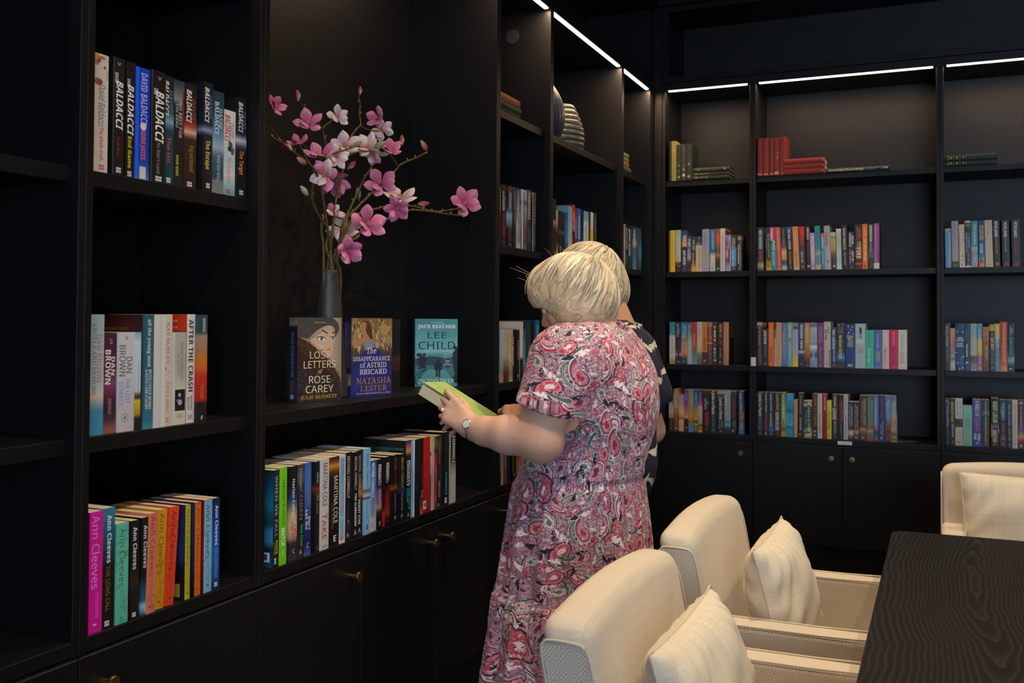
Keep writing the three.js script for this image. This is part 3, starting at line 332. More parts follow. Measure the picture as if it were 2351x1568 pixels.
['O', 'B', 1.586, -0.035, "second shelf, middle back bay", `
561.7,30.4,230,0.000;dark paperback with white capitals and red title;first;0:3a4a50 40:3e4c50 76:34383a 82:8a8070 88:c0a880 100:4a4a50;MO HAYDER|dfe4e0|6|50|48|48|b/GONE|d84038|54|76|48|50|b;
602.1,26.6,230,0.037;leaning black novel with yellow flowers at foot;second;0:2c2c2e 65:2e2c2a 72:5a4a20 85:b88a20 100:d8a820 n72,100,3a3010,10;black-eyed susans|d8d4cc|15|70|66|34|s/JULIA HEABERLIN|b09a40|28|55|28|20|b;
630.0,28.2,230,0.042;leaning pink and teal paperback with white title;third;0:c0307c 28:c4347c 32:1a7a4c 42:1c8a58 46:2a94ac 100:2a90b0;Happy|eef0ec|3|32|38|48|b/Place|e8f0ee|31|54|62|46|b/EMILY HENRY|e4d45c|57|90|50|34|b;
659.7,23.9,227,0.040;leaning coral paperback with white lettering;fourth;0:e08a7c 4:c8584a 92:c04e44 100:d87a70;SALLY HEPWORTH|e8b8a4|6|56|45|32|b/The Younger Wife|ece0dc|60|88|50|28|/m|eee|92|96|50|30|h;
686.3,24.4,228,0.039;leaning landscape paperback with white foot;fifth;0:2c2e3c 20:302e38 45:6a4a40 58:e4c49c 74:d0a060 80:3c4a60 88:5a6a84 92:b8bcc0 100:a8b0c0;Fiona's Flame|aab0b8|4|42|50|36|s/Rachael Johns|8a6a44|46|80|60|28|s;
714.3,27.5,228,0.044;leaning navy and black thriller with gold author;sixth;0:42587c 12:3a4a6c 22:262c34 100:222830;THE FINAL CURTAIN|dde0e0|5|52|48|40|b/KEIGO HIGASHINO|d89a34|56|88|48|28|b/12|ddd|91|96|50|40|h;
745.4,29.3,229,0.039;leaning caramel brown paperback with white script;seventh;0:c8854c 50:cf8e58 90:d49a6c 100:d8a888;The Mind's Series|e8c8a4|6|54|48|40|i/CLAIRE MACKINTOSH|7a5030|58|92|50|24|b;
777.9,28.2,227,0.029;leaning red to plum thriller;eighth;0:b8302c 18:b0322e 40:4a2c34 60:42343a 100:38343a;TAMI HOAG|e83c34|3|44|50|46|b/DEAD SKY|d8d0d0|58|84|45|30|b/A|aaa|90|96|50|40|h;
811.1,22.2,227,0.026;leaning black thriller with thin red title;ninth;0:262626 100:242628;CHRIS HOLM|e4dccc|2|30|50|48|b/THE KILLING KIND|b82c34|33|70|50|36|/M|e8e8e4|89|94|50|60|hb;
834.2,22.3,193,0.034;short lilac paperback with white script;tenth;0:b890c0 30:b89cc4 60:c0a8c8 85:a88ab0 100:c4a0a4;JODI|e8dcec|8|22|68|26|/PICOULT|e8dcec|8|32|42|28|/NINETEEN MINUTES|e8dcec|36|84|50|32|b;
858.4,24.3,228,0.033;tall teal paperback with cream flowers;eleventh;0:2c98a4 40:30949c 55:5a9a90 62:c8bc8c 70:7aa08c 85:5a9a8c 90:c8bc94 100:a8b48c;IT STARTS WITH US|1a5a68|4|54|50|44|b/COLLEEN HOOVER|2c6a70|56|92|48|36|b;
885.8,17.9,191,0.033;slim short blue paperback with red top;twelfth;0:c04a44 10:b84040 15:4a8cc0 100:3c84c4;NOVEMBER 9|e8e8e0|5|42|55|36|b/COLLEEN HOOVER|c8e0f0|48|84|50|26|b;
904.0,29.8,228,0.030;tall stone grey paperback with small black bird;thirteenth;0:a0a09c 20:a8a6a2 60:a8a4a2 100:aca8a8 o:46,82,12,24282c;CABIN|3c4044|15|45|34|44|/THE|6a7074|20|25|70|14|/NATASHA PRESTON|c0c8d4|52|76|60|26|;
935.6,24.6,192,0.026;short tan novel fading to brown;fourteenth;0:e0d0a8 8:c8b48c 14:8a8068 18:c8a870 45:c09a5c 60:6a5040 72:3c3430 100:34302e;The Last Promise|7a5c3c|16|58|48|34|s/Richard Paul Evans|9a8068|60|86|60|20|s/H|e8e8e4|88|94|60|44|hb;
963.3,24.0,210,0.020;pale mint paperback with a blank spine;fifteenth;0:d4dcd0 10:b4c4b8 30:a8bcb4 60:b4ccc4 80:a4c4bc 100:c0d4cc;;
990.1,26.8,229,0.023;tall black novel with spaced white capitals;sixteenth;0:26262c 45:2a262a 55:5a2c28 58:28282c 100:26282a;TANA FRENCH|dce0d4|6|56|45|38|b/THE HUNTER|c4c8b8|61|90|48|24|b;
1021.3,29.3,193,0.012;short dark slate thriller with white and pink letters;seventeenth;0:26343c 100:24343c;GREGG|e0e4e4|10|34|74|32|b/HURWITZ|e0e4e4|4|40|34|32|b/OUT OF|e8e4e4|52|80|74|32|b/THE DARK|d88aa0|48|84|34|30|b/o|d8d4cc|92|96|45|20|h;
1054.2,32.3,230,0.010;brown red thriller with large white title;eighteenth;0:342a30 20:3c2a2e 40:5a342c 60:8a4a30 75:7a4028 83:3a2420 88:b06a34 92:4a2a20 100:5a3430;GREGG|c85a50|9|29|74|28|b/HURWITZ|d05048|4|34|40|30|b/INTO|d8ccc4|38|52|72|24|b/THE|c8bcb4|40|50|42|20|b/FIRE|ece4de|51|77|52|60|b;
1089.7,24.9,231,0.006;bright orange thriller with yellow title;nineteenth;0:e8761c 100:e0741c;GREGG|f0a850|10|26|70|24|b/HURWITZ|f4c888|6|29|38|26|b/THE LAST ORPHAN|f0e08c|32|82|50|46|b/(46)|4a2a14|90|96|50|44|hb;
1117.6,25.4,230,0.003;black novel with narrow white capitals;twentieth;0:2c3438 40:2a3032 60:4a5458 72:5a6a72 78:343a3e 100:303638;INDRIDASON|e4ecec|2|40|50|50|b/BLACK SKIES|b8c0c0|42|64|50|28|b/v|aaa|92|96|45|24|h;
1145.1,26.3,232,0.000;glossy magenta hardback with white highlights;twenty-first;0:a03c88 30:983884 86:8c3078 88:d4d4d0 100:c8c8c8 r:18,30,3,86,d8b0d0 r:52,60,3,86,d0a4c8;STEPHEN|b884a8|3|30|45|30|s;
`],
['P', 'B', 1.586, -0.035, "second shelf, right back bay", `
1477.3,26.7,194,0.011;short sky blue paperback with teal script;first;0:c4b8a8 7:bcb4a8 12:7ab0c8 60:7cb4d0 100:74a8c4 o:80,7,14,4a3030;Summer Love|2a94ac|14|64|50|40|i/ANNA|b87a84|74|84|62|22|/JACOBS|b87a84|70|88|32|22|/m|b05a5a|93|96|45|24|h;
1507.2,30.1,230,0.012;wide lilac paperback with pink script;second;0:a09cb4 60:a49eb0 86:a8a0a8 88:4a5030 100:484e34;Erica James|b85a84|5|40|46|38|s/The Dandelion Years|c8bc84|45|85|52|30|s/Z|c8c8a8|93|96|50|26|h;
1540.4,24.9,212,0.017;cream patterned paperback;third;0:d8cca0 12:cfc4a8 50:c4c0a8 85:d4ccb4 100:d8d0bc n15,85,9a9a88,26;Lucy Diamond|e4e0d0|14|70|48|36|i/M|30343c|91|96|48|32|hb;
1567.4,25.1,229,0.016;purple paperback with green leafy top;fourth;0:e4dcb4 3:e4dcb4 4:3a4428 10:7a8a2c 16:24242c 30:4a3a5c 80:463a58 96:3a3450 97:e0d4b8 100:e4d8bc;A SECRET|d0c4dc|34|60|66|26|s/GARDEN AFFAIR|dcd4e0|26|68|28|28|s/ERICA JAMES|c08a3c|70|88|55|34|b/H|e0dcd4|92|95|50|50|h;
1594.7,28.9,228,0.007;paperback with sky blue top half above grey sea;fifth;0:3c9ab8 50:429cbc 56:4aa0bc 57:c8c4ac 60:a8b8bc 70:7a94a4 80:9aa8b4 100:9aa0b4;Tell It to the Skies|ecdca4|7|51|55|42|bs/Erica James|c8ccd0|64|90|62|34|i;
1627.2,25.8,229,0.013;deep blue novel with yellow title and seashell foot;sixth;0:2a4c74 30:1c5084 60:1c74a8 78:2480b0 82:8aa4a8 90:b8703c 100:d08a4c o:40,86,28,a84a34;MOTHERS AND|e4c46c|10|42|70|32|b/DAUGHTERS|e0bc60|10|42|32|34|b/ERICA JAMES|e0e4e4|50|70|45|44|b/OO|ece4d8|93|96|50|44|h;
1655.5,32.8,229,0.024;wide cream paperback with faint script and bird;seventh;0:cfc2a8 100:d4c6a8 n36,44,6a5a54,3;Erica James|a08c94|5|32|52|34|i/Precious Time|b4a89c|46|90|55|36|i/KL|6a7a64|92|97|50|44|h;
1691.3,28.3,230,0.022;black thriller with white capitals and orange title;eighth;0:2e2e30 100:303030;PETER JAMES|ecf4f4|3|37|48|44|b/DEAD MAN'S GRIP|e8862c|39|72|50|28|b/88|f0882c|91|96|55|50|b;
1729.3,31.6,228,0.022;black thriller with white capitals and teal title;ninth;0:2e2e2e 100:323230;PETER JAMES|e4f0ec|5|38|48|40|b/DEAD LIKE YOU|6ac4b0|40|69|48|26|b/88|e03c5c|92|96|50|44|b;
1771.7,34.4,229,0.013;widest black thriller with white capitals and red title;tenth;0:2e2e2e 100:31312f;PETER JAMES|e8f4f4|5|38|48|40|b/DEAD TOMORROW|d02438|40|74|46|26|b/88|e82c48|92|97|52|40|b;
`],
['Q', 'B', 1.078, -0.035, "third shelf, left back bay", `
84.2,31.6,232,0.000;white paperback with teal top and gold dome;first;0:1c8a98 18:267c88 30:5a8a88 34:c8c4c0 80:ccc8c4 85:c4b884 95:a8944c 100:a88a3c;Dinah|7ac4cc|12|26|72|22|s/Jefferies|8accd0|6|30|42|30|s/Before the Rains|94585c|40|76|50|40|i;
117.4,31.9,232,0.000;navy paperback with blue gowned figure;second;0:24223c 50:2c2840 66:3a3048 72:a84c34 78:d8a890 82:4a3a44 88:1c3048 100:38343c r:34,66,70,92,1c3c5c;JEFFERIES|dfe0e4|4|36|36|36|s/DINAH|c0a4b4|14|28|72|22|s/The Tea Planter|5a5468|42|64|55|30|s/o|e8e8e8|91|96|48|34|h;
150.4,32.2,232,0.000;blue and peach paperback with harbour scene;third;0:44546c 10:2a7cb0 30:3a7c98 36:c07a60 42:6a8480 50:c88a70 70:d89470 80:b86a44 86:2a5474 92:383434 100:3a3230;DINAH|a8d4ec|8|34|74|30|s/JEFFERIES|a8d4ec|4|42|34|34|s/The Hidden Palace|6a5a58|52|78|50|40|s/o|eee|91|95|45|34|h;
184.5,24.4,232,0.000;pale teal paperback with cream lettering;fourth;0:2a5464 8:5a8c94 14:3c6c78 30:5a8080 45:9ab0a4 60:a8b4a4 100:a4b0a8;SANTA MONTEFIORE|c4d4c4|8|42|45|34|s/The Temptation of Gracie|c8ccb8|46|90|55|26|s;
209.2,26.7,232,0.000;paperback fading from red to pale blue;fifth;0:d02c2c 10:b82c2c 30:b83e3c 60:b05c58 76:6a94a8 100:6aa4bc;Susan Lewis|e8c4bc|28|56|42|36|i/ALEXANDRA|2a4458|58|86|62|24|b/POTTER|2a4458|66|79|32|24|b/I|24343c|90|94|48|30|h;
237.0,27.3,233,0.000;off white paperback with sandy lower half;sixth;0:b4bcc4 14:b8bcc0 30:c0bcb4 50:c8bc9c 68:c4b088 72:9a8c68 90:6a6248 100:5a5438;RACHAEL|a08c98|14|36|72|22|s/JOHNS|94848c|14|36|36|32|s/TALK TO THE HEART|b8b8b0|43|66|55|26|s/o|e4dcd0|93|96|46|30|h;
265.0,27.9,229,0.000;bright orange paperback with dark brown foot;seventh;0:d07c30 70:d07c2c 71:3a3234 100:38343a;MAX JOHNSON|3a2a1c|8|28|50|18|b/DEUSTOEAD|4a3020|36|67|52|46|b/as|e8e0d8|87|92|50|50|hb;
294.4,27.1,233,0.000;brown red paperback with glowing horizon;eighth;0:a8705c 10:a46450 14:5a3438 30:7a3a34 38:b04a28 44:5a3030 48:b05a34 50:d8b890 53:6a3438 70:6a3634 100:5a3434;The House of Fire|d0c4bc|4|46|55|40|s/Joanna Johnson|c4b0ac|56|86|46|28|s;
323.3,22.1,233,0.000;black paperback with stacked coloured word blocks;ninth;0:5a3038 8:3a2430 14:1c2028 100:22282c r:20,72,9,16,b0a838 r:20,72,19,27,b8b4b0 r:20,72,28,36,c0aeb4 r:20,72,38,46,b4a834 r:20,72,49,57,a83058 r:20,72,60,66,b0b4b0 r:20,72,68,73,c0a83c r:20,72,74,83,4a94a0;GH|d8d4cc|86|92|55|70|hb;
347.6,33.0,232,0.000;black thriller with yellow and red capitals;tenth;0:22222c 100:26282c;BEFORE|d8ac24|5|25|50|38|b/HER|d89034|28|36|50|38|b/EYES|d83c34|40|52|50|38|b/JACK JORDAN|b0b4b4|60|84|50|18|b/C|e8b828|91|96|46|36|hb;
381.7,27.8,233,0.000;salmon peach paperback, rightmost before the bookend;eleventh;0:b8705c 10:c07a68 30:c88c74 60:c48c60 90:b87464 100:b06a5c;RACHEL JOYCE|8a5c48|28|72|64|30|s/THE LOVE SONG OF MISS QUEENIE|8a5444|10|88|30|22|s;C 0:5a3c2c 30:5a4c38 50:8a6a4c 100:6a4c34;
`],
['R', 'B', 1.078, -0.035, "third shelf, middle back bay", `
560.5,25.1,233,0.000;dark plum paperback with pale floral top;first;0:9a7c74 4:c0a494 12:5a3a40 20:3c2430 60:3c2834 80:5a3444 100:4a3440 n0,14,e0ccc0,6;THE TEA GARDENS|c4b4b0|18|54|48|34|b/FIONA McINTOSH|b89890|56|90|55|24|b;
587.4,31.1,198,0.000;short black thriller with white and blue capitals;second;0:20262c 100:20282e;JESSIE KEANE|e0e4e4|5|42|46|44|b/RUTHLESS|3a94c0|46|75|50|40|b/m|ccc|91|96|45|34|hb;
619.7,27.0,232,0.000;orange paperback with pale serif title;third;0:d86a24 100:d4622a;LIBERATION|f0b488|9|54|48|44|s/IMOGEN KEALEY|5a2c20|57|88|50|26|s/G|eee|93|97|50|34|h;
647.7,10.9,198,0.000;thin cream and green paperback;fourth;0:3c7c54 25:4a8860 28:a8a48c 60:b4a894 100:c8bca8 n50,95,5a4438,6;;
659.7,26.8,232,0.000;peach paperback with pink script author;fifth;0:c8946c 50:d09a78 70:cf9c74 100:c49468;Cathy Kelly|e4649c|5|34|52|44|i/Other Women|4a3c34|47|85|48|34|s/o|6a4c3c|91|96|45|34|h;
686.9,29.6,231,0.000;periwinkle blue paperback with tan capitals;sixth;0:5070a8 30:5a7cb0 60:6a88b4 85:5c80b0 100:4a6c98;Cathy|b0bcd0|3|20|55|30|i/KELLY|c8b898|21|50|46|44|s/House on Willow|8ab0d8|54|82|50|30|i;
717.6,26.6,233,0.000;mint paperback with cream script and red rose;seventh;0:6ca49c 100:70a69c o:48,39,18,a83440;Cathy Kelly|e8ecc8|4|34|50|44|i/The Wedding Party|c8e0d4|46|84|50|28|/o|a8ccc4|92|96|45|34|h;
745.2,26.8,233,0.000;lilac paperback fading to yellow foot;eighth;0:6a5850 6:a89484 12:4a4044 18:a8a4bc 55:a8a8c4 75:b4ac94 88:d8b83c 100:e0c020;Cathy Kelly|7094c4|19|52|52|44|i/Between Sisters|8a94b0|55|88|50|28|i;
773.8,28.5,231,0.000;navy paperback with breaking wave near foot;ninth;0:1c4c80 20:1c5c98 45:1a4c88 60:143058 66:d0ccc4 72:1c4880 82:12284c 100:162840;BEN KITSMAN|d8e0a8|4|36|54|42|b/YOUR WISE|dce0b8|39|60|54|42|b/o|dde|91|95|50|34|h;
803.4,26.6,232,0.000;golden tan paperback with tower and red dusk;tenth;0:a87c44 20:c08c4c 50:b88848 70:b0683c 84:7a3424 92:4a2c24 100:3c2a20;Douglas Kennedy|e8d8b0|4|46|55|38|s/LEAVING THE WORLD|8a6434|48|70|50|26|s/o|e0a860|94|98|50|36|h;
831.7,34.9,231,0.000;pale sky paperback with white picket fence;eleventh;0:8a98a4 6:5a6470 12:a8b4bc 28:a0acb8 44:90a4b8 48:6a94b8 54:dfe4e4 74:3a5468 80:7aa0bc 100:7a9cb4;CARRIE|90989c|22|46|68|26|s/KING|90989c|22|44|38|26|s/Adios|d4e0e4|66|84|50|26|i/v|2a3440|93|97|46|30|hb;
867.7,32.6,232,0.000;purple paperback with gold author capitals;twelfth;0:6a3c78 100:643a70;THE GIRLS OF|c0a4cc|10|42|66|26|s/LAVENDER|c0a4cc|10|46|32|26|s/RHYS BEANY|c8a05c|54|86|46|26|s/C|e4d4e8|92|97|46|30|h;
901.7,33.1,238,0.000;tall cream paperback with handwritten black author;thirteenth;0:a8a49c 6:b8b4ac 100:b4b0a8 r:78,90,62,98,24242a;jack|24241c|11|26|72|30|i/Kerley|24241c|17|40|34|42|b/broken souls|d09468|42|88|34|40|/o|3c4034|91|95|44|22|hb;
936.9,25.7,208,0.000;short navy thriller with white capitals;fourteenth;0:24447c 20:1c2c50 40:345c90 56:1c2848 70:24406c 90:28345c 100:24304c;TWO CAN PLAY|dce4ec|5|56|48|48|b/KATE LINDER|c8d4dc|58|84|50|30|b/88|c83444|90|97|50|60|hb;
963.6,40.7,231,0.000;wide black paperback with yellow capitals and blue glow;fifteenth;0:2c3030 62:2a3034 70:3a6494 78:4a84b8 84:34587c 87:30363a 100:343a3e o:30,5,8,e8cc4c o:70,3,6,d8d8a0;THIS IS MY|90948c|9|15|50|66|h/LIFE|90948c|19|8|50|66|h/MARIAN KEYES|e8d894|27|80|46|34|bs;
1007.4,46.2,227,0.000;wide navy paperback with white star dots;sixteenth;0:213c74 100:24447c o:30,6,6,e8f0f4 o:36,20,7,e8f0f4 o:55,14,5,dce8f0 o:72,8,6,e8f0f4 o:80,22,5,dce8ec;The|d4dcac|25|4|26|20|h/Brightest|e0e0b0|29|6|50|72|h/Star in|e0e0b0|34|6|46|50|h/the Sky|e0e0b0|39|6|56|50|h/Marian|d0d4b8|44|5|50|54|h/Keyes|d0d4b8|49|6|52|64|h/ARROW|e4e0a8|94|5|48|46|hb;
1055.3,48.6,228,0.000;wide pale grey green paperback with walking figure;seventeenth;0:a4bcc0 100:a0b8bc r:40,64,10,22,2c343c r:44,50,22,33,3c5c80 r:54,60,22,34,3c5c80 o:50,9,7,4c3c34;MARIAN|d8dcc8|38|5|46|80|hs/KEYES|d8dcc8|43|5|46|60|hs/The other side of the story|8a5470|60|14|52|60|hi/-|5a7070|49|1|50|50|h;
1105.5,38.8,196,0.000;short mint green paperback with cream script;eighteenth;0:38b898 100:40bc9c;marian keyes|2c6c60|7|46|46|34|/Grown Ups|c8e8d4|47|85|45|36|/o|e0c4a8|93|96|40|20|h;
1146.0,36.8,197,0.000;short periwinkle paperback with yellow title;nineteenth;0:4c68b0 100:5472b8;marian keyes|c4d0e4|10|48|48|34|/Anybody|d8d078|56|82|66|28|/Out There|d8d078|53|84|36|28|/o|e0d8d0|92|96|50|20|h;
1184.5,32.3,197,0.000;short pinkish cream paperback with red title;twentieth;0:c8b8b4 100:ccb8b8 n48,54,3c68a8,2;MARIAN|e4dcc0|8|40|66|30|s/KEYES|e4dcc0|8|36|36|30|s/angels|c8507c|58|84|46|40|/o|778|92|95|46|20|h;
1218.8,40.4,198,0.000;short crimson pink paperback;twenty-first;0:c41c5c 100:c02058;marian keyes|e8a4b4|4|42|50|36|/Rachel's Holiday|7c1c44|43|90|52|40|/o|e0c4c8|93|97|50|20|h;
1260.2,40.1,198,0.000;short white paperback with brown red title;twenty-second;0:c8ccc0 100:ccccc4;marian keyes|8a8c7c|12|48|48|36|/break|a84c40|58|86|46|54|s/the|b07060|52|57|46|20|/o|8a948c|92|96|46|18|h;
`],
['S', 'B', 1.078, -0.035, "third shelf, right back bay", `
1473.5,24.7,231,0.000;dark brown paperback with thin cream capitals;first;0:5c5450 4:443c3e 100:40383c n10,60,7a6058,10;LIE DAY AT THE MOVIES|d0c8bc|5|51|40|34|b/Peter Kelsam|b8b0ac|54|82|44|26|s;
1499.5,21.1,209,0.000;short peach paperback fading to silver foot;second;0:b8907c 20:b8805c 38:a85848 55:8a7c84 68:a8a09c 72:6a6874 78:a0a4b8 84:b4bcbc 100:b0b8bc;THE EVERLASTING|d0c0bc|4|56|30|30|b/orion|34383c|96|3|50|66|h;
1521.3,41.2,232,0.000;wide navy leafy novel with cream dots;third;0:16304c 10:1c4478 20:142c50 40:174478 60:143e68 80:16487c 100:1c3854 n0,100,2058a0,26 o:25,17,8,e8e0a8 o:84,18,8,e4e8b0 o:12,62,8,e0c06c o:66,73,7,d8b858 o:90,70,7,e8ecb0 o:26,84,9,e0b454 o:80,94,8,f0e4b0;DEMON|e8dcb0|31|4|50|50|hb/COPPERHEAD|e8dcb0|36|4|50|84|hb/BARBARA|c8c4cc|43|4|48|62|hb/KINGSOLVER|c8c4cc|48|4|48|76|hb/f|ddd|97|4|48|12|hb;
1564.3,23.3,232,0.000;dark teal paperback with blue author and white title;fourth;0:224450 50:1f3c4c 100:28485c o:40,83,28,c8ccc8 o:46,84,12,c86c6c;Killisen|2c8cb4|11|35|26|46|/Polly Gasher|e8f0f0|43|71|40|36|bi/o|c8d8dc|91|94|48|14|h;
1589.5,27.7,232,0.000;pale blue paperback with girl's head near foot;fifth;0:8aa4b4 20:88a8b8 40:a8b4b0 66:b8b8a4 70:6a544c 80:6c5a54 86:7a849c 100:8a94a8 o:45,74,30,6c5048;SOPHIE KINSELLA|8ca0a8|11|66|68|28|s/I've Got Your Number|cc7064|16|60|30|26|i;
1618.4,23.8,232,0.000;teal, yellow and pink colour blocked paperback;sixth;0:3c94ac 31:3c94a8 32:c4a838 67:c0a434 68:a8608c 100:b0689c o:50,94,26,c8b43c;THIS IS|8cc8d0|3|8|46|26|b/THIS IS GONNA END IN TEARS|d0dcc4|11|61|46|36|b/LIZA KLAUSSMANN|d0b0c4|65|86|46|22|b;
1643.7,27.1,216,0.000;short brown and orange novel with portrait;seventh;0:a86c38 20:b0743c 35:8a5434 50:8c5834 70:6a4c34 100:5a4c3c o:60,22,14,7a3424;The Exiles|d8ccb8|41|76|60|32|s/CHRISTINA BAKER KLINE|a8844c|27|92|26|20|s;
1673.0,22.2,232,0.000;black thriller with yellow title and yellow window;eighth;0:2a2c2e 4:a8983c 14:b8a844 17:24282c 100:28303a;THE|b8a068|19|27|50|30|b/SECRET|e4c868|29|55|52|60|b/ARY|6c684c|55|69|52|56|b/RENEE|a0a4a4|72|85|66|24|s/KNIGHT|a0a4a4|72|86|32|24|s/A|bcc|90|96|50|34|h;
1696.0,22.1,232,0.000;yellow topped blue paperback with angled colours;ninth;0:c4b840 29:c4b440 33:6094a8 60:3c7c9c 80:4884a0 100:5a94ac;NICOLE|ece4a0|5|25|50|46|/KRAUSS|dcecec|27|50|50|46|/FOREST DARK|d8b84c|51|89|50|40|;
1718.4,32.6,241,0.000;glossy red orange hardback with gold letters;tenth;0:b83418 20:a83414 60:b03c18 80:c0582c 100:d08848 r:40,52,2,98,d89878 r:62,70,2,98,e0b890;THE|d8a04c|9|4|72|26|h/GIRL|d8a04c|17|4|46|44|h/OF|d8a04c|25|4|60|20|h/TOUTIS|d8a04c|34|4|56|60|h/OA|d8a04c|43|4|56|26|h/EYE|d8a04c|51|4|40|40|h/FOR|d8a04c|59|4|36|34|h/AN|d8a04c|67|4|60|26|h/EYE|d8a04c|76|4|44|36|h/LARS|4a2a1c|83|2|52|40|hb/LAGERKVIST|4a2a1c|86|2|50|76|hb;
1752.7,27.6,233,0.000;black thriller with turquoise title and figure in snow;eleventh;0:2c2c2e 50:28292c 66:2c4450 72:6c98a8 78:90b0b8 82:4c7484 90:2c343a 100:303436 o:46,76,9,1c2428;DAVID|b0b4b4|11|19|70|20|b/LAGERCRANTZ|b0b4b4|6|24|44|26|b/DARK MUSIC|28a89c|28|66|48|52|b/M|dde|94|3|42|50|hb;
`],
['T', 'B', 0.710, -0.035, "lowest shelf, left back bay", `
80.2,26.1,195,0.000;short blue and sand paperback with dark foot;first;0:3c6c98 14:3a6894 24:7a90a8 34:b0a090 50:b8a898 58:9a8468 63:c89c5c 65:28342c 100:20281f;Karly|b88c84|4|18|50|36|i/LANE|b8c0c8|20|34|50|40|/Someone Like You|a4ac94|68|88|50|32|s/A|ddd|91|95|46|30|h;
106.9,30.8,230,0.000;tan and brown paperback with large cream capitals;second;0:9a6c48 10:b08c68 30:a87c4c 45:b88430 58:a4681c 66:8a4c2c 80:7a3c2c 100:6a3424;Karly|b89c80|3|20|40|34|/LANE|e0ccb0|20|46|42|56|s/Second Chance|a08478|52|88|52|34|i/m|ddd|91|95|46|54|hb;
138.2,26.1,197,0.000;short lilac and yellow sunset paperback;third;0:a488b0 15:a48cac 30:c89c90 45:dcc488 58:d4a858 63:8a5820 68:c89c5c 72:d8b478 100:c8a870;KARLY LANE|c87c74|5|42|46|34|s/A Diamond|7c9484|48|64|50|34|i/Bay|a88454|74|86|46|30|i;
164.6,25.2,229,0.000;purple to peach paperback with dark foot;fourth;0:54427c 12:5c4484 30:6a4a80 42:a85a5c 56:d0886c 68:d8a080 71:34241c 85:2a1a14 100:442014;KARLY|b0a4cc|8|26|72|24|/LANE|b0a4cc|7|25|38|28|/Time After Time|54388c|28|68|50|44|i/A|ddd|88|94|52|36|h;
191.0,25.5,229,0.000;grey gold paperback with blue skirt at foot;fifth;0:7c8894 10:98907c 30:a8987c 50:b08858 62:c8842c 72:b87820 78:94692c 82:5c80c0 100:6488c8;KARLY LANE|6c6654|4|42|50|42|s/IF WISHES|c89c5c|50|64|50|26|i;
218.0,24.2,230,0.000;blue topped golden paperback with green hat;sixth;0:1c608c 12:246890 30:487c94 46:8a9070 58:c0963c 70:c8921c 76:3c3c18 82:a8a82c 88:5c5c24 100:6c5c1c;KARLY|9cc0d0|9|24|72|24|/LANE|9cc0d0|8|24|38|24|/Return to Me|3c6c88|30|66|50|34|i/A|ddd|89|95|50|36|h;
243.8,22.4,230,0.000;purple pink paperback with cream middle;seventh;0:443054 14:4a305c 26:8c2c74 34:c0287c 40:d8a490 50:c8a898 66:b8a094 80:b490a0 84:4a2c1c 88:b88c1c 92:b05c2c 100:d8a0b8;NORANA LANE|b8a4b4|5|36|46|30|b/The Bayside Doctor|7c5c5c|42|82|50|30|s;
267.3,40.0,229,0.000;wide black thriller with red capitals;eighth;0:1c1f22 4:585440 7:28292c 12:1c2024 100:1a1e24;LaPlante|c4ccd0|19|46|44|50|/Lynda|a8b0b4|26|36|74|20|/TENNISON|c83c20|51|85|56|48|b/D|9aa|90|95|52|26|h;
310.7,33.2,229,0.000;black thriller with large cream author lettering;ninth;0:24282c 100:282e34;Lynda La Plante|e4dcbc|1|57|50|58|b/The Red Dahlia|a8a89c|59|88|48|26|s/A|bbb|91|96|48|26|h;
347.1,39.6,230,0.000;black thriller with pale face at top;tenth;0:8a7470 6:a89c98 11:3c3034 16:6c6c74 19:22262c 100:22262e;Lynda La Plante|dcdcc0|18|68|52|48|b/Silent|a8acac|71|86|68|30|/Scream|a8acac|70|89|38|30|/A|bbb|92|97|52|26|h;
387.4,32.1,230,0.000;pale grey paperback with tiny figure in blue;eleventh;0:90989c 40:949a98 66:8c9898 74:4c7c98 80:84a4b0 86:2c5c78 92:1c3038 100:1c2c34 o:52,79,7,1c2c38;ELAINE|b8c4cc|10|35|26|34|b/Dinsdale|4c5456|11|36|58|26|s/THE LONG DARK|80888a|38|66|66|22|s;
420.6,30.0,230,0.000;black thriller with red author lettering;twelfth;0:4a5c6c 6:3c4854 12:22262a 100:22242a o:46,5,16,15181c;Lynda La Plante|b8342c|17|63|50|46|b/BLOOD|9a9c9c|68|84|68|26|s/LINE|9a9c9c|70|83|40|26|s/o|d8d4c8|92|5|38|50|hb;
459.5,31.8,230,0.017;deep blue thriller with golden capitals;thirteenth;0:1f3a58 40:223a5c 72:1c4468 88:1c6098 100:1c68a8 r:84,98,50,64,b87860;Lynda La Plante|c4ccd0|3|47|52|44|b/BLUNT FORCE|d8a83c|48|90|52|50|b/N|dde|95|4|46|20|hb;
`],
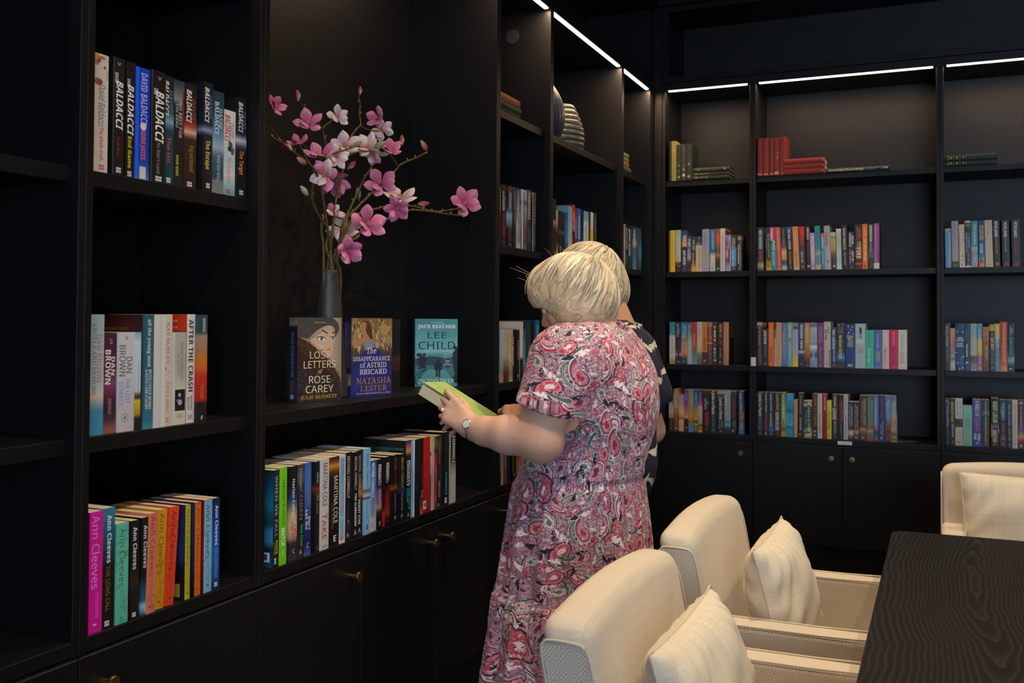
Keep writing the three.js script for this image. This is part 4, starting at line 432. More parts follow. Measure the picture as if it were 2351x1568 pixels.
['U', 'B', 0.710, -0.035, "lowest shelf, middle back bay", `
560.5,30.8,228,0.000;wide black thriller with cream author lettering;first;0:262a30 100:282e38;Lynda La Plante|e4dcbc|2|57|50|54|b/Clean Cut|b8bcb8|59|87|48|30|s/A|999|93|98|46|30|h;
595.0,23.0,229,0.000;slim black thriller with pink red title;second;0:242a36 100:282c38;Lynda La Plante|d8dce0|3|46|52|40|b/TASTE OF BLOOD|d0284c|47|87|46|40|b/Z|ddd|93|97|46|40|hb;
619.5,25.5,229,0.000;dark blue thriller with yellow title;third;0:1f3450 50:1f2c44 76:24507c 88:3c7098 92:20303c 100:22303c;Lynda La Plante|c8d0e0|3|44|50|40|b/DARK ROOMS|d8cc2c|47|78|46|40|b/Z|ddd|94|97|46|40|hb;
647.2,37.0,228,0.000;black thriller with gold author and white title;fourth;0:22282c 100:262a34;Lynda La Plante|e0b048|3|41|52|46|b/HIDDEN KILLERS|dcdcdc|44|87|46|50|b/o|aaa|92|95|46|24|h;
685.2,24.2,230,0.000;olive green paperback with orange disc at foot;fifth;0:5c744c 20:6c8454 40:8a9c5c 60:949c5c 80:7c8040 84:4c5820 88:94801c 100:a08a20 o:42,92,28,d8781c;THE LAST SECRET AGENT|d8e0b8|3|60|46|32|b/PIPPA LATOUR|54643c|60|80|50|22|b;
710.3,35.5,224,-0.008;bright sky blue paperback with script;sixth;0:2ca0cc 30:1f98c4 40:24687c 48:2ca4d0 72:44acd0 78:1c6c88 84:2894b8 100:2c90b4;STEPHANIE PERKINS|1c5c84|16|70|50|40|i/Lola|1f7ca4|74|96|56|36|i/E|eef|6|7|46|26|hb;
749.6,18.2,195,0.000;short tan paperback with red brown title;seventh;0:c09468 50:c49868 100:b88a58;Great Australian Short Stories|8a3c28|8|84|48|36|s/k|222|94|4|40|36|hb;
771.0,27.7,231,0.000;black thriller with thin white capitals;eighth;0:1f2628 100:22282e;STEPHEN LEATHER|a8b0ac|5|48|48|26|b/SLOW BURN|c8ccc8|55|84|48|28|b/H|ccc|93|4|36|34|hb;
800.5,40.0,193,0.000;short dark teal paperback with cream tree pattern;ninth;0:c8bc94 4:3c5048 14:1c3c44 70:1f4450 80:8a8c74 90:30403c 94:28342c 100:c0a880 n0,16,cfc49c,12 n72,94,cfc49c,14;Palace of Tears|e0d8b4|17|84|66|36|s/JULIAN LEATHERDALE|7c9c94|28|66|28|18|b;
843.6,25.7,230,0.000;black thriller with orange capitals;tenth;0:221c18 100:262420 r:0,8,0,100,8a5c34;JOHN LE CARRE|e08c3c|4|74|56|50|s/AH|ccc|82|87|46|60|hb/N|ccc|93|4|46|40|hb;
870.0,22.1,230,0.000;white paperback with dark handwritten author;eleventh;0:c0c0bc 100:bcbcb8;John le Carre|5c6468|3|36|50|40|i/A DELICATE TRUTH|2c3034|40|88|48|36|b/P|999|94|4|46|40|h;
893.8,22.7,229,0.000;deep red paperback with white and black lettering;twelfth;0:8c1c20 50:a02028 88:8c1c20 93:7a2c30 100:74282c;JOHN LE CARRE|d8b4b0|4|36|50|40|b/AGENT RUNNING|4c1418|38|74|50|36|b/FIELD|4c1418|78|92|50|36|b;
917.5,20.9,196,0.000;short yellow paperback with black capitals;thirteenth;0:d0cc1c 100:ccc41c;GLENN McGAHAN|a8a820|10|26|50|30|/BEACH MURDER|403c10|28|76|48|40|b/H|2c2c14|91|7|46|36|hb;
939.7,29.8,230,0.000;black thriller with large white capitals;fourteenth;0:22282c 100:24282c;DENNIS|d8dcd8|4|28|50|34|b/LEHANE|e0e4e0|30|57|44|60|b/LIVE BY NIGHT|c0c4c0|59|88|50|28|b/o|b08c94|94|3|50|30|h;
971.9,25.8,230,0.000;black thriller with thin red capitals;fifteenth;0:1f2428 40:2a2226 100:28242a;SAVE ME FROM|c8402c|17|60|68|26|b/DANGEROUS MEN|c8402c|14|63|36|26|b/S A Lelchuk|a4a4a4|65|88|48|24|b/o|a83434|93|4|46|34|h;
998.4,19.9,231,0.000;white paperback with spaced dark capitals;sixteenth;0:b4bcbc 100:b8bcbc;THE SLOW ROLL|5c6870|5|40|50|36|b/SIMON LENDRUM|40484c|44|88|48|36|b/26|24282c|93|6|46|46|hb;
1019.3,26.3,195,0.000;short navy novel with red lipped face;seventeenth;0:203058 40:22345c 66:26305c 70:3c2c34 78:c8b0a8 88:b08c88 92:24304c 100:283450 o:60,82,26,d0b4ac;NATASHA LESTER|d8cc94|12|62|66|34|s/THE PARIS SEAMSTRESS|c0c4c4|8|68|28|26|s/H|ccd|93|4|46|40|h;
1046.7,26.2,195,0.000;short black novel with brown haired face;eighteenth;0:1f2428 60:22242a 68:4c3c34 76:a08074 86:6c5044 92:22242a 100:1f2428 o:56,80,26,b89484;NATASHA LESTER|dcd090|10|66|66|34|s/THE MOTHER'S SECRET|c4c4bc|6|68|28|26|s/HO|ccc|93|5|46|56|hb;
1074.6,34.9,230,0.000;wide brown novel with seated woman;nineteenth;0:4c3034 60:4c3034 68:5c3c34 76:a0806c 84:6c4838 100:3c2824 o:40,75,22,b08c74;NATASHA LESTER|dcc87c|8|65|70|34|s/The Riviera House|b8a49c|12|58|34|24|i/DO|ccc|94|4|46|34|hb;
1110.8,31.3,232,0.000;sage green novel with woman in scarf;twentieth;0:3c6c60 60:3f6c60 70:6c5c44 78:b08c68 86:3c7c80 92:a05038 100:7c4c34 o:44,78,20,c09874;NATASHA LESTER|c0a868|11|65|74|32|s/The Three Lives of Alix St Pierre|a8bcb0|5|68|34|26|i;
1143.1,22.4,233,0.000;sky blue novel fading to violet dusk;twenty-first;0:4068ac 30:587cb8 60:6880b8 72:8c7098 77:7c5c74 80:2c3c5c 90:4c5870 100:5c5c78;NATASHA|a86c8c|8|40|72|26|s/WHAT IS LEFT OVER AFTER|d0e4ec|4|68|34|36|s/o|dde|93|4|46|30|h;
1167.2,28.4,233,0.000;navy novel with red script author;twenty-second;0:283460 100:28407c;Susan Lewis|c83048|4|50|56|48|i/The Moment|c0c8d0|56|86|68|30|s/She Left|c0c8d0|63|84|36|30|s/C|dde|93|5|46|36|hb;
1197.2,26.6,233,0.000;blue novel with red autumn trees;twenty-third;0:4c80b8 40:3c70b0 56:34649c 62:6c5c64 70:8a3c3c 80:4c2c28 90:5c3c40 100:4c2c30 n62,86,a83c3c,12;MAYA LINNELL|b8d0e8|10|60|68|40|s/Bottlebrush Creek|d0dce4|14|52|32|26|i/o|b8a8a8|93|4|46|30|h;
1224.5,25.8,232,0.000;grey novel with orange sunset and yellow grass;twenty-fourth;0:54749c 20:7c8494 40:8c8c8c 46:c88458 52:8c8c88 60:c0785c 66:8c9090 74:a8a494 84:504c3c 88:94a02c 94:4c5c1c 100:90982c;MAYA LINNELL|b8c4cc|11|54|74|34|s/Magnolia Ridge|c4c8c8|14|46|40|24|i;
`],
['V', 'B', 0.710, -0.035, "lowest shelf, right back bay", `
1473.8,22.5,228,0.000;dark plum thriller with lilac lettering and mask;first;0:28282e 14:3c3848 16:2a2a30 100:26292d o:35,5,20,a094b8 o:70,9,18,b4a8c8;LAURA LIPPMAN|c49ccc|15|61|50|46|b/Hush Hush|8c8c88|64|90|52|34|s/m|ddd|94|4|50|26|hb;
1497.7,20.9,229,0.000;dark thriller with yellow capitals;second;0:282d30 100:282e34;HEAVEN MY HOME|d8c42c|7|50|44|48|b/ATTICA LOCKE|c8ccc8|54|82|50|40|b/S|d8b83c|93|7|50|40|h;
1520.1,32.9,230,0.000;wide white paperback with silhouetted photo band;third;0:bcb8b0 42:c0bcb4 43:50504c 60:34322c 61:c0b4a8 100:c0b8b0 o:40,50,30,22201c;Ma, Now I'm Goin|3c6070|4|40|70|26|i/Up in the World|3c6070|6|38|34|26|i/MARTHA|7c746c|66|87|68|22|s/LONG|7c746c|70|83|34|22|s/M|24445c|93|4|52|46|hb;
1554.5,40.7,195,0.000;short wide mint novel with gold hat drawing;fourth;0:7cb8a8 100:7cb4a4 o:46,18,24,b8bc80 o:46,20,20,7cb8a8;the|4c6c64|31|4|50|20|hi/Mitford|44645c|36|8|50|64|hi/Girls|44645c|44|8|50|46|hi/MARY S|5c7c74|52|4|50|60|hs/LOVELL|5c7c74|57|4|52|56|hs/--|b87c74|70|2|50|54|h/PENGUIN|4c6860|95|3|50|44|hb;
1597.0,40.0,229,0.000;wide royal blue novel with cream and pink title;fifth;0:2c4c9c 40:30509c 70:34468c 100:3850a0;A FAMILY OF|e0c088|3|36|52|46|b/STRANGERS|c85c84|38|68|52|44|b/FIONA|e0dce0|72|88|70|28|b/LOWE|e0dce0|72|86|30|28|b/H|ddd|93|4|52|22|hb;
1639.2,32.5,229,0.000;dark grey novel with misty trees;sixth;0:2c3036 20:30343a 28:5c6058 32:8c8c74 36:3c3034 38:30343a 100:34383c n30,36,2c2428,8;THE ROAD TO BETHLEHEM|b8b48c|3|30|50|22|b/LARRY ANDREWS AND PATRICK LARKIN|b8b060|35|91|50|26|b/XX|998|95|4|50|40|h;
1677.9,35.9,239,0.000;thick black thriller with green gold capitals;seventh;0:15150f 50:1c1c16 56:5c6c6c 60:34705c 63:101010 100:0c0c0a r:0,18,60,80,d0641c r:84,98,62,70,d89c24;ROBERT LUDLUM|c4d494|7|50|50|56|b/JANSON|8c9090|66|90|72|30|b/DIRECTIVE|e0e4e4|64|90|40|40|b/NO.1|d8a82c|94|3|50|60|hb;
1716.4,27.5,232,0.000;navy novel with pale blue smoke;eighth;0:26283c 10:2a3450 24:3c6880 34:2c4058 44:241f34 74:28203a 80:5c4450 100:3c3048;THE JANES|c8d8dc|6|43|50|40|/LOUISA LUNA|c89870|48|84|54|32|/t|ccc|92|5|50|20|hb;
1746.1,23.3,231,0.000;dark navy novel with white and yellow capitals;ninth;0:2c4058 8:202c48 40:1c2038 100:1c2844;TWO GIRLS DOWN|b8c4d4|8|54|46|38|/LOUISA LUNA|c8cc38|57|85|50|34|/t|ccc|93|5|50|22|hb;
1770.3,23.2,232,0.000;cream paperback with red script;tenth;0:c0b8a8 100:bcb4a4 o:50,50,10,2c64a8;Dad's At Sea|a83c54|6|48|56|50|i/Sarah Rose Cummings|8c8c8c|54|86|46|26|s/O|b8405c|92|5|46|30|hb;
1795.3,25.1,233,0.000;dark violet novel with orange capitals and city;eleventh;0:24203a 4:28243c 40:282a44 54:2c4870 64:34507c 74:a8906c 78:c8844c 84:7c4830 90:4c342c 100:5c3c2c;ANNIE|c8c8b0|5|3|50|70|hb/LYONS|c8c8b0|8|3|50|60|hb/The AIR RAID BOOK CLUB|e0843c|12|74|54|44|b/H|e4e4dc|94|5|50|44|hb;
`],
];

// ---------------------------------------------------------------- books
const FONT = (f) => (f.includes('i') ? 'italic ' : '') + (f.includes('b') ? 'bold ' : '') + '100px ' + (f.includes('s') ? 'serif' : 'sans-serif');
const hexc = (h) => '#' + (h.length === 3 ? [...h].map((a) => a + a).join('') : h);
// paints one spine or cover into the rectangle x, y, w, h of a canvas
function paint(c, x, y, w, h, bg, txt, seed) {
  const r = rng(seed), toks = bg.split(' ').filter(Boolean);
  c.save(); c.beginPath(); c.rect(x, y, w, h); c.clip();
  const stops = toks.filter((t) => /^\d+:/.test(t)).map((t) => t.split(':'));
  if (stops.length) {
    const g = c.createLinearGradient(0, y, 0, y + h);
    for (const [a, b] of stops) g.addColorStop(Math.min(1, +a / 100), hexc(b));
    c.fillStyle = g; c.fillRect(x - 2, y - 2, w + 4, h + 4);
  }
  for (const t of toks) {
    const k = t[0], a = t.replace(/^[ron]:?/, '').split(',');
    if (k === 'r') { c.fillStyle = hexc(a[4]); c.fillRect(x + (a[0] / 100) * w, y + (a[2] / 100) * h, ((a[1] - a[0]) / 100) * w, ((a[3] - a[2]) / 100) * h); }
    if (k === 'o') { c.fillStyle = hexc(a[3]); c.beginPath(); c.ellipse(x + (a[0] / 100) * w, y + (a[1] / 100) * h, (a[2] / 100) * w, (a[2] / 100) * w, 0, 0, 7); c.fill(); }
    if (k === 'n') for (let i = 0; i < +a[3]; i++) {
      c.fillStyle = hexc(a[2]); c.globalAlpha = 0.4 + 0.5 * r(); c.beginPath();
      const s = w * (0.06 + 0.16 * r());
      c.ellipse(x + r() * w, y + ((+a[0] + r() * (a[1] - a[0])) / 100) * h, s, s * (0.3 + r()), r() * 3, 0, 7); c.fill(); c.globalAlpha = 1;
    }
  }
  for (const item of txt.split('/').filter(Boolean)) {
    const [s, col, a, b, p, q, f = ''] = item.split('|');
    if (!s || b === undefined) continue;
    c.save(); c.fillStyle = hexc(col); c.font = FONT(f); c.textBaseline = 'alphabetic'; c.textAlign = 'center';
    const wide = Math.max(1, c.measureText(s).width);
    if (f.includes('h')) {
      const end = +b > +a, cy = end ? (+a + +b) / 2 : +a, hh = end ? b - a : +b;
      c.translate(x + (p / 100) * w, y + (cy / 100) * h); c.scale(((q / 100) * w) / wide, ((hh / 100) * h) / 72);
    } else {
      c.translate(x + (p / 100) * w, y + ((+a + +b) / 200) * h); c.rotate(Math.PI / 2); c.scale((((b - a) / 100) * h) / wide, ((q / 100) * w) / (/[a-z]/.test(s) ? 84 : 73));
    }
    c.fillText(s, 0, 36); c.restore();
  }
  c.restore();
}
const pageTex = canvasTexture(256, 256, (c) => { const r = rng(3); for (let i = 0; i < 256; i++) { const v = 205 + r() * 34; c.fillStyle = `rgb(${v | 0},${(v * 0.93) | 0},${(v * 0.78) | 0})`; c.fillRect(i, 0, 1, 256); } });
const pageMat = new THREE.MeshStandardMaterial({ map: pageTex, roughness: 0.9 });
const pageMatGrey = new THREE.MeshStandardMaterial({ map: pageTex, color: 0xb8b4aa, roughness: 0.9 });
// a book standing on its tail, spine at z = 0 facing +z, width along x; sp, cv, pd are atlas rectangles [u0, v0, u1, v1]
function coverGeo(w, h, d, bulge, sp, cv, pd) {
  const P = [], N = [], U = [], I = [];
  const quad = (a, b, c2, d2, n, r) => { const i = P.length / 3; for (const p of [a, b, c2, d2]) { P.push(...p); N.push(...n); } U.push(r[0], r[1], r[2], r[1], r[2], r[3], r[0], r[3]); I.push(i, i + 1, i + 2, i, i + 2, i + 3); };
  const K = 6, t = 0.0009, arc = (k) => { const s = k / K; return [s * w, bulge * (1 - (2 * s - 1) ** 2)]; };
  for (let k = 0; k < K; k++) {
    const [xa, za] = arc(k), [xb, zb] = arc(k + 1), i = P.length / 3, na = V(-(bulge * 4 * (2 * k / K - 1)) / w * -1, 0, 1).normalize(), nb = V((bulge * 4 * (2 * (k + 1) / K - 1)) / w, 0, 1).normalize();
    P.push(xa, 0, za, xb, 0, zb, xb, h, zb, xa, h, za); N.push(na.x, 0, na.z, nb.x, 0, nb.z, nb.x, 0, nb.z, na.x, 0, na.z);
    const ua = sp[0] + ((sp[2] - sp[0]) * k) / K, ub = sp[0] + ((sp[2] - sp[0]) * (k + 1)) / K;
    U.push(ua, sp[1], ub, sp[1], ub, sp[3], ua, sp[3]); I.push(i, i + 1, i + 2, i, i + 2, i + 3);
    quad([xa, h, za], [xb, h, zb], [xb, h, -t], [xa, h, -t], [0, 1, 0], pd); quad([xa, 0, -t], [xb, 0, -t], [xb, 0, zb], [xa, 0, za], [0, -1, 0], pd);
  }
  quad([0, 0, -d], [0, 0, 0], [0, h, 0], [0, h, -d], [-1, 0, 0], cv); quad([w, 0, 0], [w, 0, -d], [w, h, -d], [w, h, 0], [1, 0, 0], cv);
  quad([t, 0, 0], [t, 0, -d], [t, h, -d], [t, h, 0], [1, 0, 0], pd); quad([w - t, 0, -d], [w - t, 0, 0], [w - t, h, 0], [w - t, h, -d], [-1, 0, 0], pd);
  quad([t, 0, -t], [w - t, 0, -t], [w - t, h, -t], [t, h, -t], [0, 0, -1], pd);
  for (const [a, b] of [[0, t], [w - t, w]]) { quad([a, h, 0], [b, h, 0], [b, h, -d], [a, h, -d], [0, 1, 0], pd); quad([a, 0, -d], [b, 0, -d], [b, 0, 0], [a, 0, 0], [0, -1, 0], pd); quad([b, 0, -d], [a, 0, -d], [a, h, -d], [b, h, -d], [0, 0, -1], pd); }
  const g = new THREE.BufferGeometry();
  g.setAttribute('position', new THREE.Float32BufferAttribute(P, 3)); g.setAttribute('normal', new THREE.Float32BufferAttribute(N, 3)); g.setAttribute('uv', new THREE.Float32BufferAttribute(U, 2)); g.setIndex(I);
  return g;
}
// packs spines into one canvas per row; returns books to place
function shelfOfBooks(rows, rough = 0.5) {
  let W = 2048; const pad = 3, items = rows.map((b) => ({ ...b }));
  const need = (k) => { let x = pad, y = pad, line = 0, most = 0; for (const b of items) { const cw = Math.ceil(b.w * k) + (b.cov ? Math.ceil(b.d * k) : 10) + 3 * pad, ch = Math.ceil(b.h * k) + 2 * pad; if (x + cw > W) { x = pad; y += line; line = 0; } b.x = x; b.y = y; x += cw; most = Math.max(most, x); line = Math.max(line, ch); } wide = most + pad; return y + line + pad; };
  let k = rows[0].k ?? 1000, wide = 0; while (need(k) > (rows[0].big ?? 1024)) k *= 0.96;
  const H = need(k); W = wide;
  const cv = document.createElement('canvas'); cv.width = W; cv.height = H; const c = cv.getContext('2d');
  c.fillStyle = '#222'; c.fillRect(0, 0, W, H);
  const uv = (x, y, w, h) => [x / W, 1 - (y + h) / H, (x + w) / W, 1 - y / H];
  items.forEach((b, i) => {
    const sw = Math.ceil(b.w * k), sh = Math.ceil(b.h * k), cx = b.x + sw + pad, cw = b.cov ? Math.ceil(b.d * k) : 10;
    const first = (b.cov ? b.cov : b.bg).match(/:([0-9a-f]{3,6})/)[1];
    c.fillStyle = hexc(first); c.fillRect(b.x - 2, b.y - 2, sw + cw + 3 * pad, sh + 4);
    if (b.cov) paint(c, cx, b.y, cw, sh, b.cov, b.covtxt ?? '', i + 50);
    else paint(c, cx - 1, b.y, cw + 2, sh, b.bg.split(' ').filter((t) => /^\d+:/.test(t)).join(' '), '', 1);
    if (b.draw) { c.save(); c.beginPath(); c.rect(cx, b.y, cw, sh); c.clip(); c.translate(cx, b.y); c.scale(cw / 100, sh / 150); b.draw(c); c.restore(); }
    paint(c, b.x, b.y, sw, sh, b.bg, b.txt, i + 1);
    b.sp = uv(b.x, b.y, sw, sh); b.cv = b.cov ? uv(cx, b.y, cw, sh) : uv(cx + 3, b.y, 4, sh); b.pd = uv(cx + 3, b.y + sh * 0.05, 2, 4);
  });
  const t = new THREE.CanvasTexture(cv); t.colorSpace = THREE.SRGBColorSpace; t.magFilter = THREE.LinearFilter;
  const m = new THREE.MeshPhysicalMaterial({ map: t, roughness: rough, clearcoat: 0.08, clearcoatRoughness: 0.3 });
  for (const b of items) b.mat = m;
  return items;
}
function makeBook(b, name = 'paperback_book') {
  const t = thing(name, b.label, 'book', [0, 0, 0], 0, b.group), hard = b.hard;
  part('cover', coverGeo(b.w, b.h, b.d, hard ? 0.0035 : 0.0007, b.sp, b.cv, b.pd), b.mat, t);
  const e = hard ? 0.003 : 0.0006;
  part('pages', box(0.0011, b.w - 0.0011, e, b.h - e, -b.d + (hard ? 0.003 : 0.0005), -0.0013), b.grey ? pageMatGrey : pageMat, t);
  return t;
}
const rowEnd = {};
const rb = rng(77);
for (const [id, wall, Y, plane, phrase, text] of ROWS) {
  const rows = text.split('\n').filter((l) => l.includes(';')).map((l) => {
    const [geo, look, ord, bg, txt, more] = l.trim().split(';'), [u, w, h, lean] = geo.split(',').map(Number);
    const b = { u: u / 1000, w: w / 1000, h: h / 1000, lean, bg, txt, label: `${look}, ${ord} on ${phrase}`, hard: more === 'H' };
    b.d = b.h * 0.655;
    const rest = l.trim().split(';').slice(5).join(';');
    if (rest.startsWith('C ')) { const q = rest.slice(2).split(';'); b.cov = q[0]; b.covtxt = q.slice(1).join(';'); }
    b.group = 'books on the ' + phrase;
    return b;
  });
  rows[0].k = 'ABCD'.includes(id) ? 2600 : 'EFGHIJ'.includes(id) ? 1900 : 1500;
  for (const b of shelfOfBooks(rows, id === 'K' || id === 'L' ? 0.6 : 0.5)) {
    const o = makeBook(b, b.hard ? 'old_book' : 'paperback_book'), z = plane - rb() * (id === 'D' || id === 'C' ? 0.006 : 0.009);
    if (wall === 'L') { b.u += (b.lean * b.h) / 2; const up = b.lean < 0 ? b.w * Math.sin(Math.atan(-b.lean)) : 0; o.position.set(z, Y + 0.0003 + up, 4.42 - b.u); o.rotation.y = Math.PI / 2; } else o.position.set(b.u + (b.lean * b.h) / 2, Y + 0.0003, z);
    rowEnd[id] = [wall, Y, Math.max(rowEnd[id]?.[2] ?? 0, b.u + b.w), phrase];
    if (b.lean) o.rotation.z = Math.atan(-b.lean) * -1;
  }
}
// piles of old books lying flat, spine out
function pile(list, place) {
  for (const b of shelfOfBooks(list, 0.6)) {
    const o = makeBook({ ...b, hard: b.hard ?? true }, 'old_book');
    const inner = b.at; o.position.set(...inner); o.rotation.order = 'YXZ'; o.rotation.y = b.turn ?? 0; o.rotation.z = Math.PI / 2;
  }
}
const gilt = '0:27311f 50:2e3824 100:27311f r:4,96,6,8,8c8450 r:4,96,17,18,8c8450 r:4,96,29,30,8c8450 r:4,96,41,42,8c8450 o:50,12,22,b8ac6c o:50,24,22,b0a468 o:50,36,20,a89c60 r:4,96,90,91,6a6840';
const giltTop = '0:2f3826 50:353f2a 100:2f3826 r:4,96,12,14,8c8450 r:4,96,18,19,8c8450 o:50,86,24,b0a468';
pile([
  { k: 1800, w: 0.0185, h: 0.201, d: 0.135, bg: gilt, txt: '', label: 'green gilt old book, bottom of flat pile in left back bay', at: [0.4185, S1 + 0.0003, -0.014] },
  { w: 0.0205, h: 0.203, d: 0.135, bg: gilt, txt: '', label: 'green gilt old book, middle of flat pile in left back bay', at: [0.4195, S1 + 0.0193, -0.013] },
  { w: 0.0210, h: 0.199, d: 0.135, bg: giltTop, txt: '', label: 'green old book, top of flat pile in left back bay', at: [0.4205, S1 + 0.0403, -0.006] },
].map((b) => ({ ...b, grey: true, group: 'flat pile of green old books' })));
pile([
  { w: 0.0262, h: 0.2065, d: 0.14, bg: '0:8a2018 50:861d16 100:7c1a14 o:50,96,10,d8a898', txt: '', label: 'red clothbound book, bottom of flat red pile', at: [0.9085, S1 + 0.0003, -0.012] },
  { w: 0.0268, h: 0.2065, d: 0.14, bg: '0:861e17 50:8a2019 100:801b15 o:50,96,10,d8a898', txt: '', label: 'red clothbound book, middle of flat red pile', at: [0.9085, S1 + 0.0270, -0.013] },
  { w: 0.0272, h: 0.2055, d: 0.14, bg: '0:8c221a 50:8a2019 100:821c16 o:50,96,12,d8b0a0', txt: '', label: 'red clothbound book, top of flat red pile', at: [0.9085, S1 + 0.0543, -0.011] },
].map((b) => ({ ...b, group: 'flat pile of red clothbound books' })));
pile([{ k: 3000, w: 0.0185, h: 0.3085, d: 0.19, bg: '0:16221f 50:1a2824 100:16221f r:10,90,88,88.7,c8c8a0 o:48,92.5,24,c8cca0 o:48,96,24,c8cca0', txt: "READER'S DIGEST|98a084|64|85|68|20|bi/LIBRARY OF|b0b498|64|79|26|26|bi/Essential Knowledge|e4e4b4|4|62|48|66|bis", label: 'thin black book lying flat beside the red pile', at: [1.2205, S1 + 0.0003, -0.010], d: 0.19 }].map((b) => b));
// text on a flat book reads from the left, which is its head end here
pile([
  { k: 1800, w: 0.0245, h: 0.2335, d: 0.15, bg: gilt.replace('0:27311f', '0:1c2a1c'), txt: '', label: 'dark green gilt book, lower of the pair in right back bay', at: [1.7095, S1 + 0.0003, -0.012] },
  { w: 0.0262, h: 0.2325, d: 0.15, bg: gilt.replace('100:27311f', '100:18241a'), txt: '', label: 'dark green gilt book with ribbon, upper of right pair', at: [1.7085, S1 + 0.0253, -0.010] },
].map((b) => ({ ...b, group: 'pair of dark green books' })));

